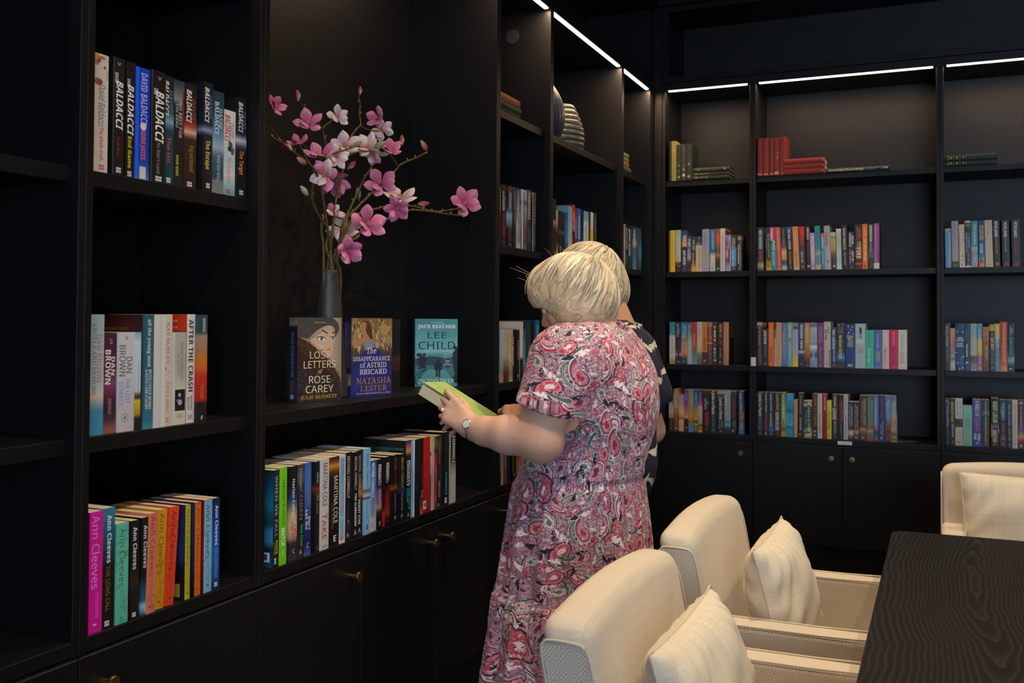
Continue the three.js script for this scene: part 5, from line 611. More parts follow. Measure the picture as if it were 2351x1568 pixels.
// ---------------------------------------------------------------- magnolia arrangement (metres)
const BRANCHES = {
  S1: { label: 'magnolia branch with two green buds crossing the middle blossoms', path: [[-0.2, 1.454, 2.824], [-0.195, 1.516, 2.846], [-0.188, 1.564, 2.851], [-0.181, 1.603, 2.903], [-0.173, 1.637, 2.944], [-0.165, 1.664, 2.963], [-0.157, 1.711, 2.957], [-0.148, 1.753, 2.951], [-0.139, 1.761, 2.959], [-0.13, 1.785, 2.895], [-0.12, 1.811, 2.825]],
    twigs: [[[-0.156, 1.733, 2.936], [-0.156, 1.773, 2.84], [-0.156, 1.813, 2.745], [-0.156, 1.827, 2.661]]] },
  S2: { label: 'magnolia branch sweeping far left to the post', path: [[-0.2, 1.454, 2.82], [-0.19, 1.509, 2.83], [-0.177, 1.571, 2.865], [-0.163, 1.649, 2.91], [-0.148, 1.694, 2.952], [-0.132, 1.723, 3.004], [-0.115, 1.749, 3.119], [-0.098, 1.759, 3.193], [-0.08, 1.764, 3.264]],
    twigs: [[[-0.134, 1.757, 3.097], [-0.134, 1.783, 3.158], [-0.134, 1.807, 3.195]], [[-0.134, 1.724, 3.001], [-0.134, 1.748, 3.033], [-0.134, 1.78, 3.064]]] },
  S3: { label: 'magnolia branch rising to upper left with a red bud', path: [[-0.2, 1.453, 2.838], [-0.201, 1.525, 2.853], [-0.203, 1.581, 2.862], [-0.204, 1.619, 2.841], [-0.206, 1.675, 2.856], [-0.208, 1.709, 2.862], [-0.21, 1.771, 2.833], [-0.212, 1.813, 2.821], [-0.214, 1.843, 2.834], [-0.216, 1.87, 2.845], [-0.218, 1.894, 2.889], [-0.22, 1.924, 2.946]],
    twigs: [[[-0.211, 1.869, 2.85], [-0.211, 1.883, 2.831], [-0.211, 1.906, 2.793]], [[-0.211, 1.777, 2.856], [-0.211, 1.786, 2.904], [-0.211, 1.809, 2.948]]] },
  S4: { label: 'tallest magnolia branch, topped by a red bud', path: [[-0.2, 1.454, 2.81], [-0.203, 1.533, 2.809], [-0.208, 1.648, 2.783], [-0.213, 1.696, 2.763], [-0.218, 1.75, 2.732], [-0.223, 1.822, 2.717], [-0.229, 1.872, 2.675], [-0.235, 1.915, 2.624], [-0.241, 1.929, 2.593], [-0.247, 1.97, 2.593], [-0.254, 1.997, 2.579], [-0.26, 2.028, 2.579]],
    twigs: [[[-0.233, 1.923, 2.608], [-0.233, 1.919, 2.575], [-0.233, 1.926, 2.502]], [[-0.233, 1.838, 2.694], [-0.233, 1.845, 2.694], [-0.233, 1.849, 2.697]]] },
  S5: { label: 'magnolia branch holding white blossoms right of centre', path: [[-0.2, 1.455, 2.803], [-0.203, 1.536, 2.766], [-0.208, 1.593, 2.74], [-0.212, 1.658, 2.689], [-0.217, 1.713, 2.644], [-0.223, 1.758, 2.597], [-0.228, 1.801, 2.549], [-0.234, 1.827, 2.517], [-0.24, 1.852, 2.544]],
    twigs: [[[-0.222, 1.707, 2.641], [-0.222, 1.678, 2.627], [-0.222, 1.693, 2.636]], [[-0.222, 1.615, 2.707], [-0.222, 1.619, 2.756], [-0.222, 1.631, 2.78]]] },
  S6: { label: 'magnolia branch reaching upper right with a red bud', path: [[-0.2, 1.455, 2.797], [-0.194, 1.544, 2.773], [-0.187, 1.599, 2.768], [-0.179, 1.639, 2.724], [-0.17, 1.705, 2.636], [-0.16, 1.753, 2.572], [-0.151, 1.797, 2.519], [-0.141, 1.807, 2.517], [-0.131, 1.847, 2.423], [-0.12, 1.873, 2.37]],
    twigs: [[[-0.156, 1.806, 2.503], [-0.156, 1.828, 2.539], [-0.156, 1.836, 2.564]], [[-0.156, 1.736, 2.606], [-0.156, 1.742, 2.602], [-0.156, 1.741, 2.606]]] },
  S7: { label: 'long magnolia branch reaching far right to a pink blossom', path: [[-0.2, 1.455, 2.793], [-0.192, 1.521, 2.783], [-0.181, 1.576, 2.768], [-0.169, 1.625, 2.721], [-0.156, 1.652, 2.639], [-0.143, 1.675, 2.534], [-0.129, 1.68, 2.452], [-0.115, 1.677, 2.324], [-0.1, 1.705, 2.161]],
    twigs: [[[-0.145, 1.674, 2.536], [-0.145, 1.659, 2.526], [-0.145, 1.657, 2.55]], [[-0.145, 1.675, 2.531], [-0.145, 1.686, 2.503], [-0.145, 1.701, 2.498]]] },
  S8: { label: 'lower right magnolia branch ending in bare twig buds', path: [[-0.2, 1.456, 2.789], [-0.19, 1.484, 2.797], [-0.177, 1.53, 2.773], [-0.163, 1.565, 2.731], [-0.147, 1.606, 2.627], [-0.131, 1.637, 2.573], [-0.114, 1.66, 2.508], [-0.096, 1.667, 2.43], [-0.078, 1.668, 2.305], [-0.06, 1.67, 2.229]],
    twigs: [[[-0.123, 1.523, 2.855], [-0.123, 1.513, 2.866], [-0.123, 1.506, 2.847]], [[-0.123, 1.559, 2.792], [-0.123, 1.58, 2.751], [-0.123, 1.596, 2.726]]] },
};
const BLOSSOMS = [
  ['S2', [-0.126, 1.861, 3.177], 0.0234, 0, [0.67, 0.29, 0.15], 0.9],
  ['S2', [-0.134, 1.848, 3.026], 0.0322, 0, [0.42, 0.48, 0.7], 0.95],
  ['S3', [-0.221, 1.926, 2.752], 0.0265, 1, [0.69, 0.19, 0.57], 0.9],
  ['S4', [-0.266, 1.982, 2.457], 0.0331, 0, [-0.13, 0.08, 0.82], 0.75],
  ['S4', [-0.271, 1.949, 2.416], 0.0294, 1, [0.45, -0.22, 0.78], 1],
  ['S3', [-0.221, 1.811, 2.949], 0.0266, 0, [0.05, 0.59, 0.37], 0.6],
  ['S4', [-0.22, 1.845, 2.715], 0.0351, 1, [0.44, 0.33, 0.74], 1],
  ['S5', [-0.212, 1.857, 2.603], 0.0382, 1, [0.12, 0.53, 0.78], 1],
  ['S6', [-0.124, 1.844, 2.604], 0.0302, 0, [0.38, 0.49, 0.5], 0.7],
  ['S1', [-0.157, 1.777, 2.937], 0.0375, 0, [0.13, 0.64, 0.56], 0.75],
  ['S1', [-0.138, 1.777, 2.879], 0.0286, 1, [0.66, 0.08, 0.64], 1],
  ['S2', [-0.123, 1.712, 2.962], 0.0353, 2, [0.18, 0.08, 0.91], 0.95],
  ['S3', [-0.235, 1.723, 2.755], 0.0411, 0, [0.65, -0.56, 0.36], 0.7],
  ['S6', [-0.164, 1.74, 2.598], 0.0398, 0, [0.44, 0.28, 0.74], 1],
  ['S7', [-0.142, 1.707, 2.516], 0.0446, 1, [0.16, 0.74, 0.49], 1],
  ['S8', [-0.069, 1.648, 2.654], 0.0331, 0, [0.5, -0.27, 0.65], 0.8],
  ['S7', [-0.105, 1.73, 2.118], 0.0463, 0, [0.53, 0.23, 0.7], 0.85],
  ['S5', [-0.212, 1.63, 2.789], 0.0207, 2, [0.41, 0.28, 0.7], 0.5],
  ['S4', [-0.227, 1.588, 2.699], 0.0454, 1, [0.41, 0.23, 0.81], 1.05],
  ['S8', [-0.113, 1.596, 2.748], 0.0440, 0, [0.6, 0.19, 0.5], 0.85],
  ['S8', [-0.106, 1.505, 2.86], 0.0338, 0, [0.69, -0.16, 0.57], 0.8],
  ['S5', [-0.222, 1.837, 2.55], 0.0252, 2, [0.41, -0.42, 0.68], 0.8],
];
const BUDS = [
  ['S3', [-0.215, 1.942, 2.964], 0.0206, 0, [-0.11, 0.99, 0.07]],
  ['S4', [-0.245, 2.04, 2.595], 0.0172, 0, [0.05, 1.0, 0.0]],
  ['S6', [-0.14, 1.889, 2.509], 0.0214, 0, [0.0, 1.0, 0.02]],
  ['S6', [-0.14, 1.874, 2.532], 0.0193, 0, [-0.91, 0.09, 0.4]],
  ['S6', [-0.14, 1.897, 2.363], 0.0245, 1, [-0.48, 0.84, 0.23]],
  ['S4', [-0.245, 1.794, 2.64], 0.0229, 0, [0.65, 0.71, -0.27]],
  ['S4', [-0.245, 1.754, 2.687], 0.0206, 0, [0.91, 0.11, -0.4]],
  ['S2', [-0.11, 1.73, 3.089], 0.0194, 1, [-0.73, 0.59, 0.34]],
  ['S2', [-0.11, 1.758, 3.145], 0.0165, 0, [-0.73, 0.59, 0.34]],
  ['S2', [-0.11, 1.652, 3.075], 0.0203, 2, [-0.57, 0.78, 0.27]],
  ['S5', [-0.23, 1.706, 2.624], 0.0249, 2, [-0.02, 1.0, 0.03]],
  ['S7', [-0.125, 1.662, 2.591], 0.0228, 2, [0.0, 1.0, 0.02]],
  ['S7', [-0.125, 1.696, 2.387], 0.0242, 0, [0.91, 0.11, -0.4]],
  ['S1', [-0.14, 1.832, 2.77], 0.0198, 2, [0.78, 0.54, -0.33]],
  ['S1', [-0.14, 1.852, 2.641], 0.0255, 2, [0.8, 0.5, -0.34]],
  ['S6', [-0.14, 1.826, 2.618], 0.0197, 2, [0.91, 0.15, -0.4]],
  ['S5', [-0.23, 1.641, 2.768], 0.0238, 2, [-0.09, 0.99, 0.06]],
];
// tube with a changing radius through points
function limb(points, radii, seg = 8, steps, flat = 1, closed = false) {
  const curve = new THREE.CatmullRomCurve3(points.map((p) => (p.isVector3 ? p : V(...p))), closed, 'centripetal'), n = steps ?? points.length * 5, fr = curve.computeFrenetFrames(n, closed), P = [], N = [], U = [], I = [];
  for (let i = 0; i <= n; i++) {
    const t = i / n, p = curve.getPointAt(t), k = t * (radii.length - 1), a = Math.min(radii.length - 2, Math.floor(k)), r = radii.length === 1 ? radii[0] : radii[a] + (radii[a + 1] - radii[a]) * (k - a);
    for (let j = 0; j <= seg; j++) {
      const th = (j / seg) * Math.PI * 2, nx = fr.normals[i].clone().multiplyScalar(Math.cos(th)).addScaledVector(fr.binormals[i], Math.sin(th) * flat);
      P.push(p.x + nx.x * r, p.y + nx.y * r, p.z + nx.z * r); nx.normalize(); N.push(nx.x, nx.y, nx.z); U.push(j / seg, t);
    }
  }
  for (let i = 0; i < n; i++) for (let j = 0; j < seg; j++) { const a = i * (seg + 1) + j, b = a + seg + 1; I.push(a, a + 1, b, b, a + 1, b + 1); }
  const g = new THREE.BufferGeometry();
  g.setAttribute('position', new THREE.Float32BufferAttribute(P, 3)); g.setAttribute('normal', new THREE.Float32BufferAttribute(N, 3)); g.setAttribute('uv', new THREE.Float32BufferAttribute(U, 2)); g.setIndex(I);
  return g;
}
const lathe = (pts, n = 40) => { const g = new THREE.LatheGeometry(pts.map(([a, b]) => new THREE.Vector2(a, b)), n); return g; };

// black sheet-metal bookends closing the rows
const endPlate = (() => { const s = new THREE.Shape(), w = 0.12, h = 0.15, r = 0.022; s.moveTo(0, 0); s.lineTo(w, 0); s.lineTo(w, h - r); s.quadraticCurveTo(w, h, w - r, h); s.lineTo(r, h); s.quadraticCurveTo(0, h, 0, h - r); s.closePath(); const g = new THREE.ExtrudeGeometry(s, { depth: 0.0014, bevelEnabled: false }); g.rotateY(Math.PI / 2); g.translate(0, 0.0002, 0); return g; })();
const endFoot = (() => { const s = new THREE.Shape(); s.moveTo(0, 0); s.lineTo(0.085, 0.03); s.lineTo(0.085, 0.09); s.lineTo(0, 0.12); s.closePath(); const g = new THREE.ExtrudeGeometry(s, { depth: 0.0012, bevelEnabled: false }); g.rotateX(-Math.PI / 2); g.translate(0.0014, 0.0002, 0); return g; })();
const roomRight = { N: 0.525, O: 1.438, Q: 0.525, T: 0.525, U: 1.438, B: 1.018, C: 1.018, F: 3.834 };
for (const id of 'BCFNOPQSTU') {
  if (!rowEnd[id]) continue;
  const [wall, Y, u, phrase] = rowEnd[id];
  const o = thing('bookend', `${id === 'U' ? 'grey' : 'black'} metal bookend closing the row on ${phrase}`, 'bookend');
  if (wall === 'L') { o.position.set(-0.045, Y, 4.42 - u - 0.0012); o.rotation.y = Math.PI / 2; } else o.position.set(u + 0.0012, Y, -0.05);
  part('upright_plate', endPlate, id === 'U' ? M.steel : M.metal, o); part('foot_plate', endFoot, id === 'U' ? M.steel : M.metal, o).scale.x = Math.min(1, ((roomRight[id] ?? 9) - u - 0.006) / 0.09);
}

// the face-out books on the display shelf
function coverRose(c) {
  const g = c.createLinearGradient(0, 0, 100, 0); g.addColorStop(0, '#8a7a68'); g.addColorStop(0.7, '#c8b49c'); g.addColorStop(1, '#9a8878'); c.fillStyle = g; c.fillRect(0, 0, 100, 150);
  c.fillStyle = '#d9b89c'; c.beginPath(); c.moveTo(30, 40); c.quadraticCurveTo(60, 20, 82, 25); c.quadraticCurveTo(84, 40, 80, 50); c.lineTo(78, 66); c.quadraticCurveTo(72, 74, 66, 84); c.lineTo(20, 70); c.closePath(); c.fill();
  c.fillStyle = '#c49a80'; c.beginPath(); c.ellipse(70, 60, 6, 5, 0, 0, 7); c.fill(); c.fillStyle = '#8a3a38'; c.beginPath(); c.ellipse(68, 74, 6, 1.6, 0.1, 0, 7); c.fill();
  c.fillStyle = '#f0ece8'; c.beginPath(); c.ellipse(54, 38, 7.5, 3.6, 0.1, 0, 7); c.fill(); c.beginPath(); c.ellipse(80, 38, 4.5, 3, 0, 0, 7); c.fill();
  c.fillStyle = '#4a5a70'; c.beginPath(); c.ellipse(54, 38, 3.2, 3.4, 0, 0, 7); c.fill(); c.beginPath(); c.ellipse(80, 38, 2.4, 2.8, 0, 0, 7); c.fill();
  c.strokeStyle = '#2a2220'; c.lineWidth = 1.4; c.beginPath(); c.moveTo(42, 37); c.quadraticCurveTo(53, 31, 63, 38); c.stroke(); c.beginPath(); c.moveTo(74, 36); c.quadraticCurveTo(80, 33, 86, 36); c.stroke();
  c.lineWidth = 2.4; c.strokeStyle = '#4a3428'; c.beginPath(); c.moveTo(54, 22); c.lineTo(68, 29); c.stroke(); c.beginPath(); c.moveTo(78, 28); c.lineTo(86, 25); c.stroke();
  c.fillStyle = '#4d4a48'; c.beginPath(); c.moveTo(0, 0); c.lineTo(78, 0); c.quadraticCurveTo(96, 8, 94, 22); c.quadraticCurveTo(88, 34, 84, 34); c.quadraticCurveTo(88, 14, 70, 14); c.quadraticCurveTo(48, 16, 24, 38); c.lineTo(0, 34); c.closePath(); c.fill();
  const r = rng(12);
  c.fillStyle = '#3a2420'; c.beginPath(); c.moveTo(0, 34); c.quadraticCurveTo(30, 44, 50, 62); c.quadraticCurveTo(84, 84, 98, 112); c.lineTo(100, 150); c.lineTo(0, 150); c.closePath(); c.fill();
  for (let i = 0; i < 900; i++) { const t = r(), x = t * 96, y = 38 + t * t * 60 + r() * 26; c.strokeStyle = ['#5a3a30', '#7a4e3c', '#2a1a18', '#8a5c46'][(r() * 4) | 0]; c.lineWidth = 0.6; c.beginPath(); c.moveTo(x, y); c.lineTo(x + 4 * r() - 1, y + 5 * r() - 2); c.stroke(); }
  for (let i = 0; i < 700; i++) { const x = r() * 100, y = 95 + r() * 55; if (y < 88 + x * 0.3) continue; c.fillStyle = ['#23242e', '#3a4050', '#4a5468', '#1a1a22'][(r() * 4) | 0]; c.beginPath(); c.ellipse(x, y, 1.5, 1, r() * 3, 0, 7); c.fill(); }
  const t = (s, y, size, w, col, f) => { c.fillStyle = col; c.font = f + ' 20px ' + (f.includes('i') ? 'serif' : 'sans-serif'); c.textAlign = 'center'; c.save(); c.translate(50, y); c.scale(w / c.measureText(s).width, size / 14.5); c.fillText(s, 0, 0); c.restore(); };
  t('MISS KOTALGAN', 10, 2.2, 26, '#c8a030', 'bold'); t('The', 56, 8.5, 16, '#e8dfb4', 'italic'); t('LOST', 73, 12.5, 48, '#e8e2b4', ''); t('LETTERS', 90, 13, 75, '#e8e2b4', ''); t('of', 100, 7, 9, '#e8e2b4', 'italic'); t('ROSE', 117, 13, 51, '#e8e2b4', ''); t('CAREY', 134, 13, 64, '#e8e2b4', '');
  c.fillStyle = '#c8a028'; c.font = 'bold 20px serif'; c.textAlign = 'center'; c.save(); c.translate(50, 145); c.scale(82 / c.measureText('JULIE BENNETT').width, 0.42); c.fillText('JULIE BENNETT', 0, 0); c.restore();
}
function coverAstrid(c) {
  const r = rng(21), g = c.createLinearGradient(0, 0, 0, 150); g.addColorStop(0, '#7a5c30'); g.addColorStop(0.3, '#a08858'); g.addColorStop(0.42, '#5a4a38'); g.addColorStop(0.6, '#2a2c60'); g.addColorStop(1, '#2c2f74'); c.fillStyle = g; c.fillRect(0, 0, 100, 150);
  for (let i = 0; i < 260; i++) { c.fillStyle = ['#d8c890', '#c8b4a0', '#4a3820', '#8a6c34', '#e8e0d0'][(r() * 5) | 0]; c.globalAlpha = 0.7; c.fillRect(r() * 100, r() * 60, 1 + r() * 2, 3 + r() * 8); } c.globalAlpha = 1;
  c.fillStyle = '#5a3a24'; c.beginPath(); c.moveTo(22, 10); c.quadraticCurveTo(38, -2, 46, 14); c.quadraticCurveTo(56, 40, 50, 48); c.quadraticCurveTo(40, 40, 36, 26); c.closePath(); c.fill();
  c.fillStyle = '#b8865c'; c.beginPath(); c.moveTo(20, 14); c.quadraticCurveTo(28, 4, 36, 10); c.lineTo(34, 26); c.lineTo(46, 40); c.lineTo(44, 50); c.lineTo(30, 46); c.lineTo(14, 58); c.lineTo(4, 52); c.lineTo(8, 24); c.lineTo(14, 20); c.lineTo(12, 44); c.lineTo(28, 36); c.lineTo(24, 26); c.closePath(); c.fill();
  c.fillStyle = '#8a90a0'; c.beginPath(); c.moveTo(30, 46); c.lineTo(52, 40); c.lineTo(56, 58); c.lineTo(34, 64); c.closePath(); c.fill();
  c.fillStyle = '#2a2f7c'; c.beginPath(); c.moveTo(36, 62); c.lineTo(58, 56); c.quadraticCurveTo(90, 78, 98, 112); c.lineTo(100, 150); c.lineTo(0, 150); c.lineTo(4, 110); c.quadraticCurveTo(12, 76, 36, 62); c.fill();
  for (let i = 0; i < 26; i++) { c.strokeStyle = i % 2 ? 'rgba(70,80,170,.5)' : 'rgba(18,18,60,.5)'; c.lineWidth = 1.5; c.beginPath(); c.moveTo(46, 62); c.quadraticCurveTo(40 + r() * 40, 90, r() * 110 - 5, 150); c.stroke(); }
  c.fillStyle = '#a8782c'; c.beginPath(); c.ellipse(80, 22, 11, 12, 0, 0, 7); c.fill(); c.fillStyle = '#e8d8b0'; c.font = 'italic 4px serif'; c.textAlign = 'center'; ['History', 'said she was just', "a man's muse", 'History was', 'wrong'].forEach((s, i) => c.fillText(s, 80, 15 + i * 4));
  const t = (s, x, y, size, w, col, f) => { c.fillStyle = col; c.font = f + ' 20px serif'; c.save(); c.translate(x, y); c.scale(w / c.measureText(s).width, size / 14); c.fillText(s, 0, 0); c.restore(); };
  t('The', 48, 68, 11, 24, '#f0ece8', 'italic'); t('DISAPPEARANCE', 50, 82, 8, 92, '#f0ece8', ''); t('of ASTRID', 54, 95, 9.5, 66, '#f0ece8', ''); t('BRICARD', 54, 108, 9.5, 68, '#f0ece8', ''); t('NATASHA', 55, 126, 11.5, 86, '#c08a34', ''); t('LESTER', 55, 140, 10, 66, '#c08a34', ''); t('THE NEW YORK TIMES BESTSELLING AUTHOR', 55, 146, 2.6, 84, '#e0dce4', '');
}
function coverReacher(c) {
  const r = rng(33), g = c.createLinearGradient(0, 0, 0, 150); g.addColorStop(0, '#3f8e94'); g.addColorStop(0.35, '#5fb0b4'); g.addColorStop(0.55, '#6ab8bc'); g.addColorStop(0.62, '#2c6a74'); g.addColorStop(0.76, '#3a8088'); g.addColorStop(1, '#2c8890'); c.fillStyle = g; c.fillRect(0, 0, 100, 150);
  for (let i = 0; i < 60; i++) { c.fillStyle = 'rgba(150,215,215,.12)'; c.beginPath(); c.ellipse(r() * 100, r() * 80, 14, 3, 0, 0, 7); c.fill(); }
  c.fillStyle = '#1c4a54'; c.beginPath(); c.moveTo(0, 90); c.quadraticCurveTo(40, 78, 70, 88); c.lineTo(100, 84); c.lineTo(100, 100); c.lineTo(0, 104); c.fill();
  c.fillStyle = '#14232c'; for (let i = 0; i < 40; i++) { c.beginPath(); c.ellipse(8 + r() * 14 + (i > 20 ? 4 : 0), 76 + r() * 34, 3 + r() * 3, 3, 0, 0, 7); c.fill(); } for (let i = 0; i < 50; i++) { c.beginPath(); c.ellipse(92 + r() * 8, 60 + r() * 80, 3 + r() * 2, 3, 0, 0, 7); c.fill(); }
  c.fillStyle = '#5aa0a4'; c.beginPath(); c.moveTo(30, 112); c.lineTo(70, 112); c.lineTo(100, 150); c.lineTo(0, 150); c.fill(); c.strokeStyle = '#16343c'; c.lineWidth = 2; c.beginPath(); c.moveTo(30, 112); c.quadraticCurveTo(-6, 124, 22, 150); c.stroke(); c.beginPath(); c.moveTo(26, 112); c.quadraticCurveTo(-14, 124, 8, 150); c.stroke();
  c.fillStyle = '#10242c'; c.beginPath(); c.ellipse(54, 94, 3.4, 3.6, 0, 0, 7); c.fill(); c.fillRect(47, 97, 14, 17); c.fillRect(45, 99, 4, 14); c.fillRect(60, 99, 4, 14); c.fillRect(49, 112, 4.5, 16); c.fillRect(55, 112, 4.5, 18);
  c.fillStyle = '#142c54'; c.beginPath(); c.ellipse(77, 98, 10.5, 11, 0, 0, 7); c.fill(); c.strokeStyle = '#5a8ca8'; c.lineWidth = 1; c.stroke(); c.fillStyle = '#dce8f0'; c.font = 'bold 4px sans-serif'; c.textAlign = 'center'; ['MANY', 'HAPPY', 'RETURNS'].forEach((s, i) => c.fillText(s, 77, 94 + i * 4.6));
  const t = (s, x, y, size, w, col, f = '') => { c.fillStyle = col; c.font = f + ' 20px sans-serif'; c.textAlign = 'center'; c.save(); c.translate(x, y); c.scale(w / c.measureText(s).width, size / 14.5); c.fillText(s, 0, 0); c.restore(); };
  t('THE NEW', 51, 9.5, 3.2, 30, '#b8dcd8'); t('JACK REACHER', 51, 20.5, 8, 88, '#eef2f0', 'bold'); t('LEE', 51, 42.5, 14, 50, '#14262c'); t('CHILD', 51, 67, 17, 90, '#14262c'); t("THE WORLD'S NUMBER ONE BESTSELLER", 51, 73, 2.8, 84, '#c8e4e2'); t('AND ANDREW CHILD', 51, 84, 6.6, 90, '#142c34'); t('IN TOO DEEP', 50, 143, 10, 84, '#eef2f0');
}
for (const b of shelfOfBooks([
  { big: 2048, k: 3600, w: 0.036, h: 0.233, d: 0.157, bg: '0:8a7868 8:a89080 12:1c2438 26:1c2840 60:202e4c 100:263a5c r:22,64,91,96,c8ccd4', txt: 'The LOST LETTERS of ROSE CAREY|c8ccc8|17|71|45|34|/JULIE|b8902c|76|86|66|26|s/BENNETT|b8902c|74|90|34|26|s', cov: '0:3a2420', draw: coverRose, label: 'trade paperback with fur-collared woman facing out, left of display shelf', cr: [-0.152, 3.04], a: -0.268, n: 0 },
  { w: 0.034, h: 0.2332, d: 0.156, bg: '0:1c1f58 70:1a1c50 72:7a5c44 84:a88c70 88:1c1f58 100:22286c', txt: 'The DISAPPEARANCE of ASTRID BRICARD|c8c8d8|6|66|26|34|s/NATASHA LESTER|9a7434|8|63|68|38|s/H|dde|91|95|40|40|hb', cov: '0:2a2c60', draw: coverAstrid, label: 'trade paperback with woman in blue gown facing out, second on display shelf', cr: [-0.134, 2.802], a: -0.33 },
  { w: 0.03, h: 0.23, d: 0.152, bg: '0:121214 100:101012', txt: '', cov: '0:17151a 60:1a1412 100:121012 n30,70,3a2c20,8', label: 'black paperback standing half hidden behind the blue gown cover', cr: [-0.205, 2.655], a: -0.5 },
  { w: 0.03, h: 0.2336, d: 0.15, bg: '0:4a989c 60:3a8086 80:22545c 100:1c464e', txt: 'LEE CHILD|18343a|16|50|62|46|b/IN TOO DEEP|c8b88c|55|82|55|34|', cov: '0:3f8e94', draw: coverReacher, label: 'teal thriller with walking man facing out, right of display shelf', cr: [-0.199, 2.306], a: -0.86 },
])) {
  const o = makeBook(b), s = Math.sin(b.a), k = Math.cos(b.a);
  o.rotation.y = b.a; o.position.set(b.cr[0] - b.w * k, S3 + 0.0003, b.cr[1] + b.w * s);   // the corner between spine and front cover stands at cr
}
// old books lying on the top shelves of the left wall
const flatL = (list) => { for (const b of shelfOfBooks(list, 0.55)) { const o = makeBook({ ...b, hard: true }, 'old_book'); o.rotation.order = 'YXZ'; o.rotation.y = Math.PI / 2; o.rotation.z = Math.PI / 2; o.position.set(b.x0, b.y0, 4.42 - b.u1); } };
flatL([
  { w: 0.0135, h: 0.19, d: 0.13, bg: '0:3c4428 100:444c2e', txt: '', label: 'thin green old book, bottom of pile on narrow bay top shelf', x0: -0.03, y0: S1 + 0.0003, u1: 2.617 },
  { w: 0.0255, h: 0.2, d: 0.14, bg: '0:2c3a1c 50:3a4a24 100:2c3a1c n0,60,4c5c30,20', txt: '', label: 'green clothbound old book, middle of pile under the tan one', x0: -0.028, y0: S1 + 0.0142, u1: 2.624 },
  { w: 0.0275, h: 0.19, d: 0.13, bg: '0:a8662c 80:b07030 100:8a4c20 n84,98,6a3414,8', txt: '', label: 'tan leather old book on top of the green pile', x0: -0.03, y0: S1 + 0.0402, u1: 2.618 },
].map((b) => ({ ...b, group: 'pile of old books right of the magnolias' })));
flatL([
  { w: 0.022, h: 0.15, d: 0.13, bg: '0:5a6048 100:4c523c', txt: '', label: 'grey olive old book, bottom of small pile near the corner', x0: -0.03, y0: S1 + 0.0003, u1: 4.085 },
  { w: 0.0225, h: 0.14, d: 0.13, bg: '0:b8641c 100:a85a18', txt: '', label: 'orange old book, second from bottom of small corner pile', x0: -0.03, y0: S1 + 0.0227, u1: 4.05 },
  { w: 0.022, h: 0.14, d: 0.13, bg: '0:7c8a68 100:707c5c', txt: '', label: 'sage green old book, third in the small corner pile', x0: -0.03, y0: S1 + 0.0456, u1: 4.048 },
  { w: 0.0235, h: 0.14, d: 0.13, bg: '0:8c8a28 100:7c7c24', txt: '', label: 'yellow green old book on top of small corner pile', x0: -0.03, y0: S1 + 0.068, u1: 4.05 },
].map((b) => ({ ...b, group: 'small pile of old books near the corner' })));

// ---------------------------------------------------------------- vases
{
  const t = thing('fluted_vase', 'tall blue fluted vase, partly hidden by the post, on top shelf', 'vase', [-0.17, S1 + 0.0003, 1.252]);
  const P = []; for (let i = 0; i <= 26; i++) { const s = i / 26; P.push([Math.max(0.03, 0.112 * Math.pow(Math.sin(Math.PI * (0.17 + 0.76 * s)), 0.62)), s * 0.283]); }
  const g = lathe([[0, 0], ...P, [0.026, 0.281], [0.026, 0.26]], 120), p = g.attributes.position;
  for (let i = 0; i < p.count; i++) { const a = Math.atan2(p.getZ(i), p.getX(i)), k = 1 + 0.03 * Math.pow(Math.abs(Math.sin(a * 15)), 0.7) - 0.03; p.setX(i, p.getX(i) * k); p.setZ(i, p.getZ(i) * k); }
  g.computeVertexNormals(); part('body', g, phys([0.03, 0.045, 0.07], 0.42, { clearcoat: 0.15 }), t);
  const t2 = thing('ribbed_vase', 'squat green glass vase with carved horizontal ribs, beside blue vase', 'vase', [-0.18, S1 + 0.0003, 0.985]);
  const Q = [[0, 0]], N = 9; for (let i = 0; i <= 90; i++) { const s = i / 90, b = 0.082 + 0.038 * Math.sin(Math.PI * Math.min(1, 0.2 + s * 0.8)) - 0.018 * s; Q.push([b + 0.0055 * Math.pow(Math.abs(Math.sin(Math.PI * N * s)), 0.6), s * 0.232]); }
  Q.push([Q[Q.length - 1][0] - 0.006, 0.232], [Q[Q.length - 1][0] - 0.008, 0.2]);
  part('body', lathe(Q, 72), phys([0.07, 0.085, 0.055], 0.36, { clearcoat: 0.2, clearcoatRoughness: 0.25 }), t2);
}
{
  const t = thing('tall_vase', 'tall tapering dark grey vase holding the magnolia branches', 'vase', [-0.2, S3 + 0.0003, 2.822]);
  const g = lathe([[0, 0], [0.058, 0], [0.0605, 0.003], [0.0585, 0.03], [0.053, 0.1], [0.0455, 0.18], [0.038, 0.27], [0.0315, 0.33], [0.0275, 0.366], [0.0273, 0.3735], [0.0255, 0.3745], [0.0245, 0.372], [0.024, 0.33], [0.03, 0.2]], 48);
  part('body', g, std([0.075, 0.072, 0.07], 0.42, { metalness: 0.5, bumpMap: noiseTexture(128, (() => { const r = rng(4); return () => r(); })(), [4, 6]), bumpScale: 0.0003 }), t);
}
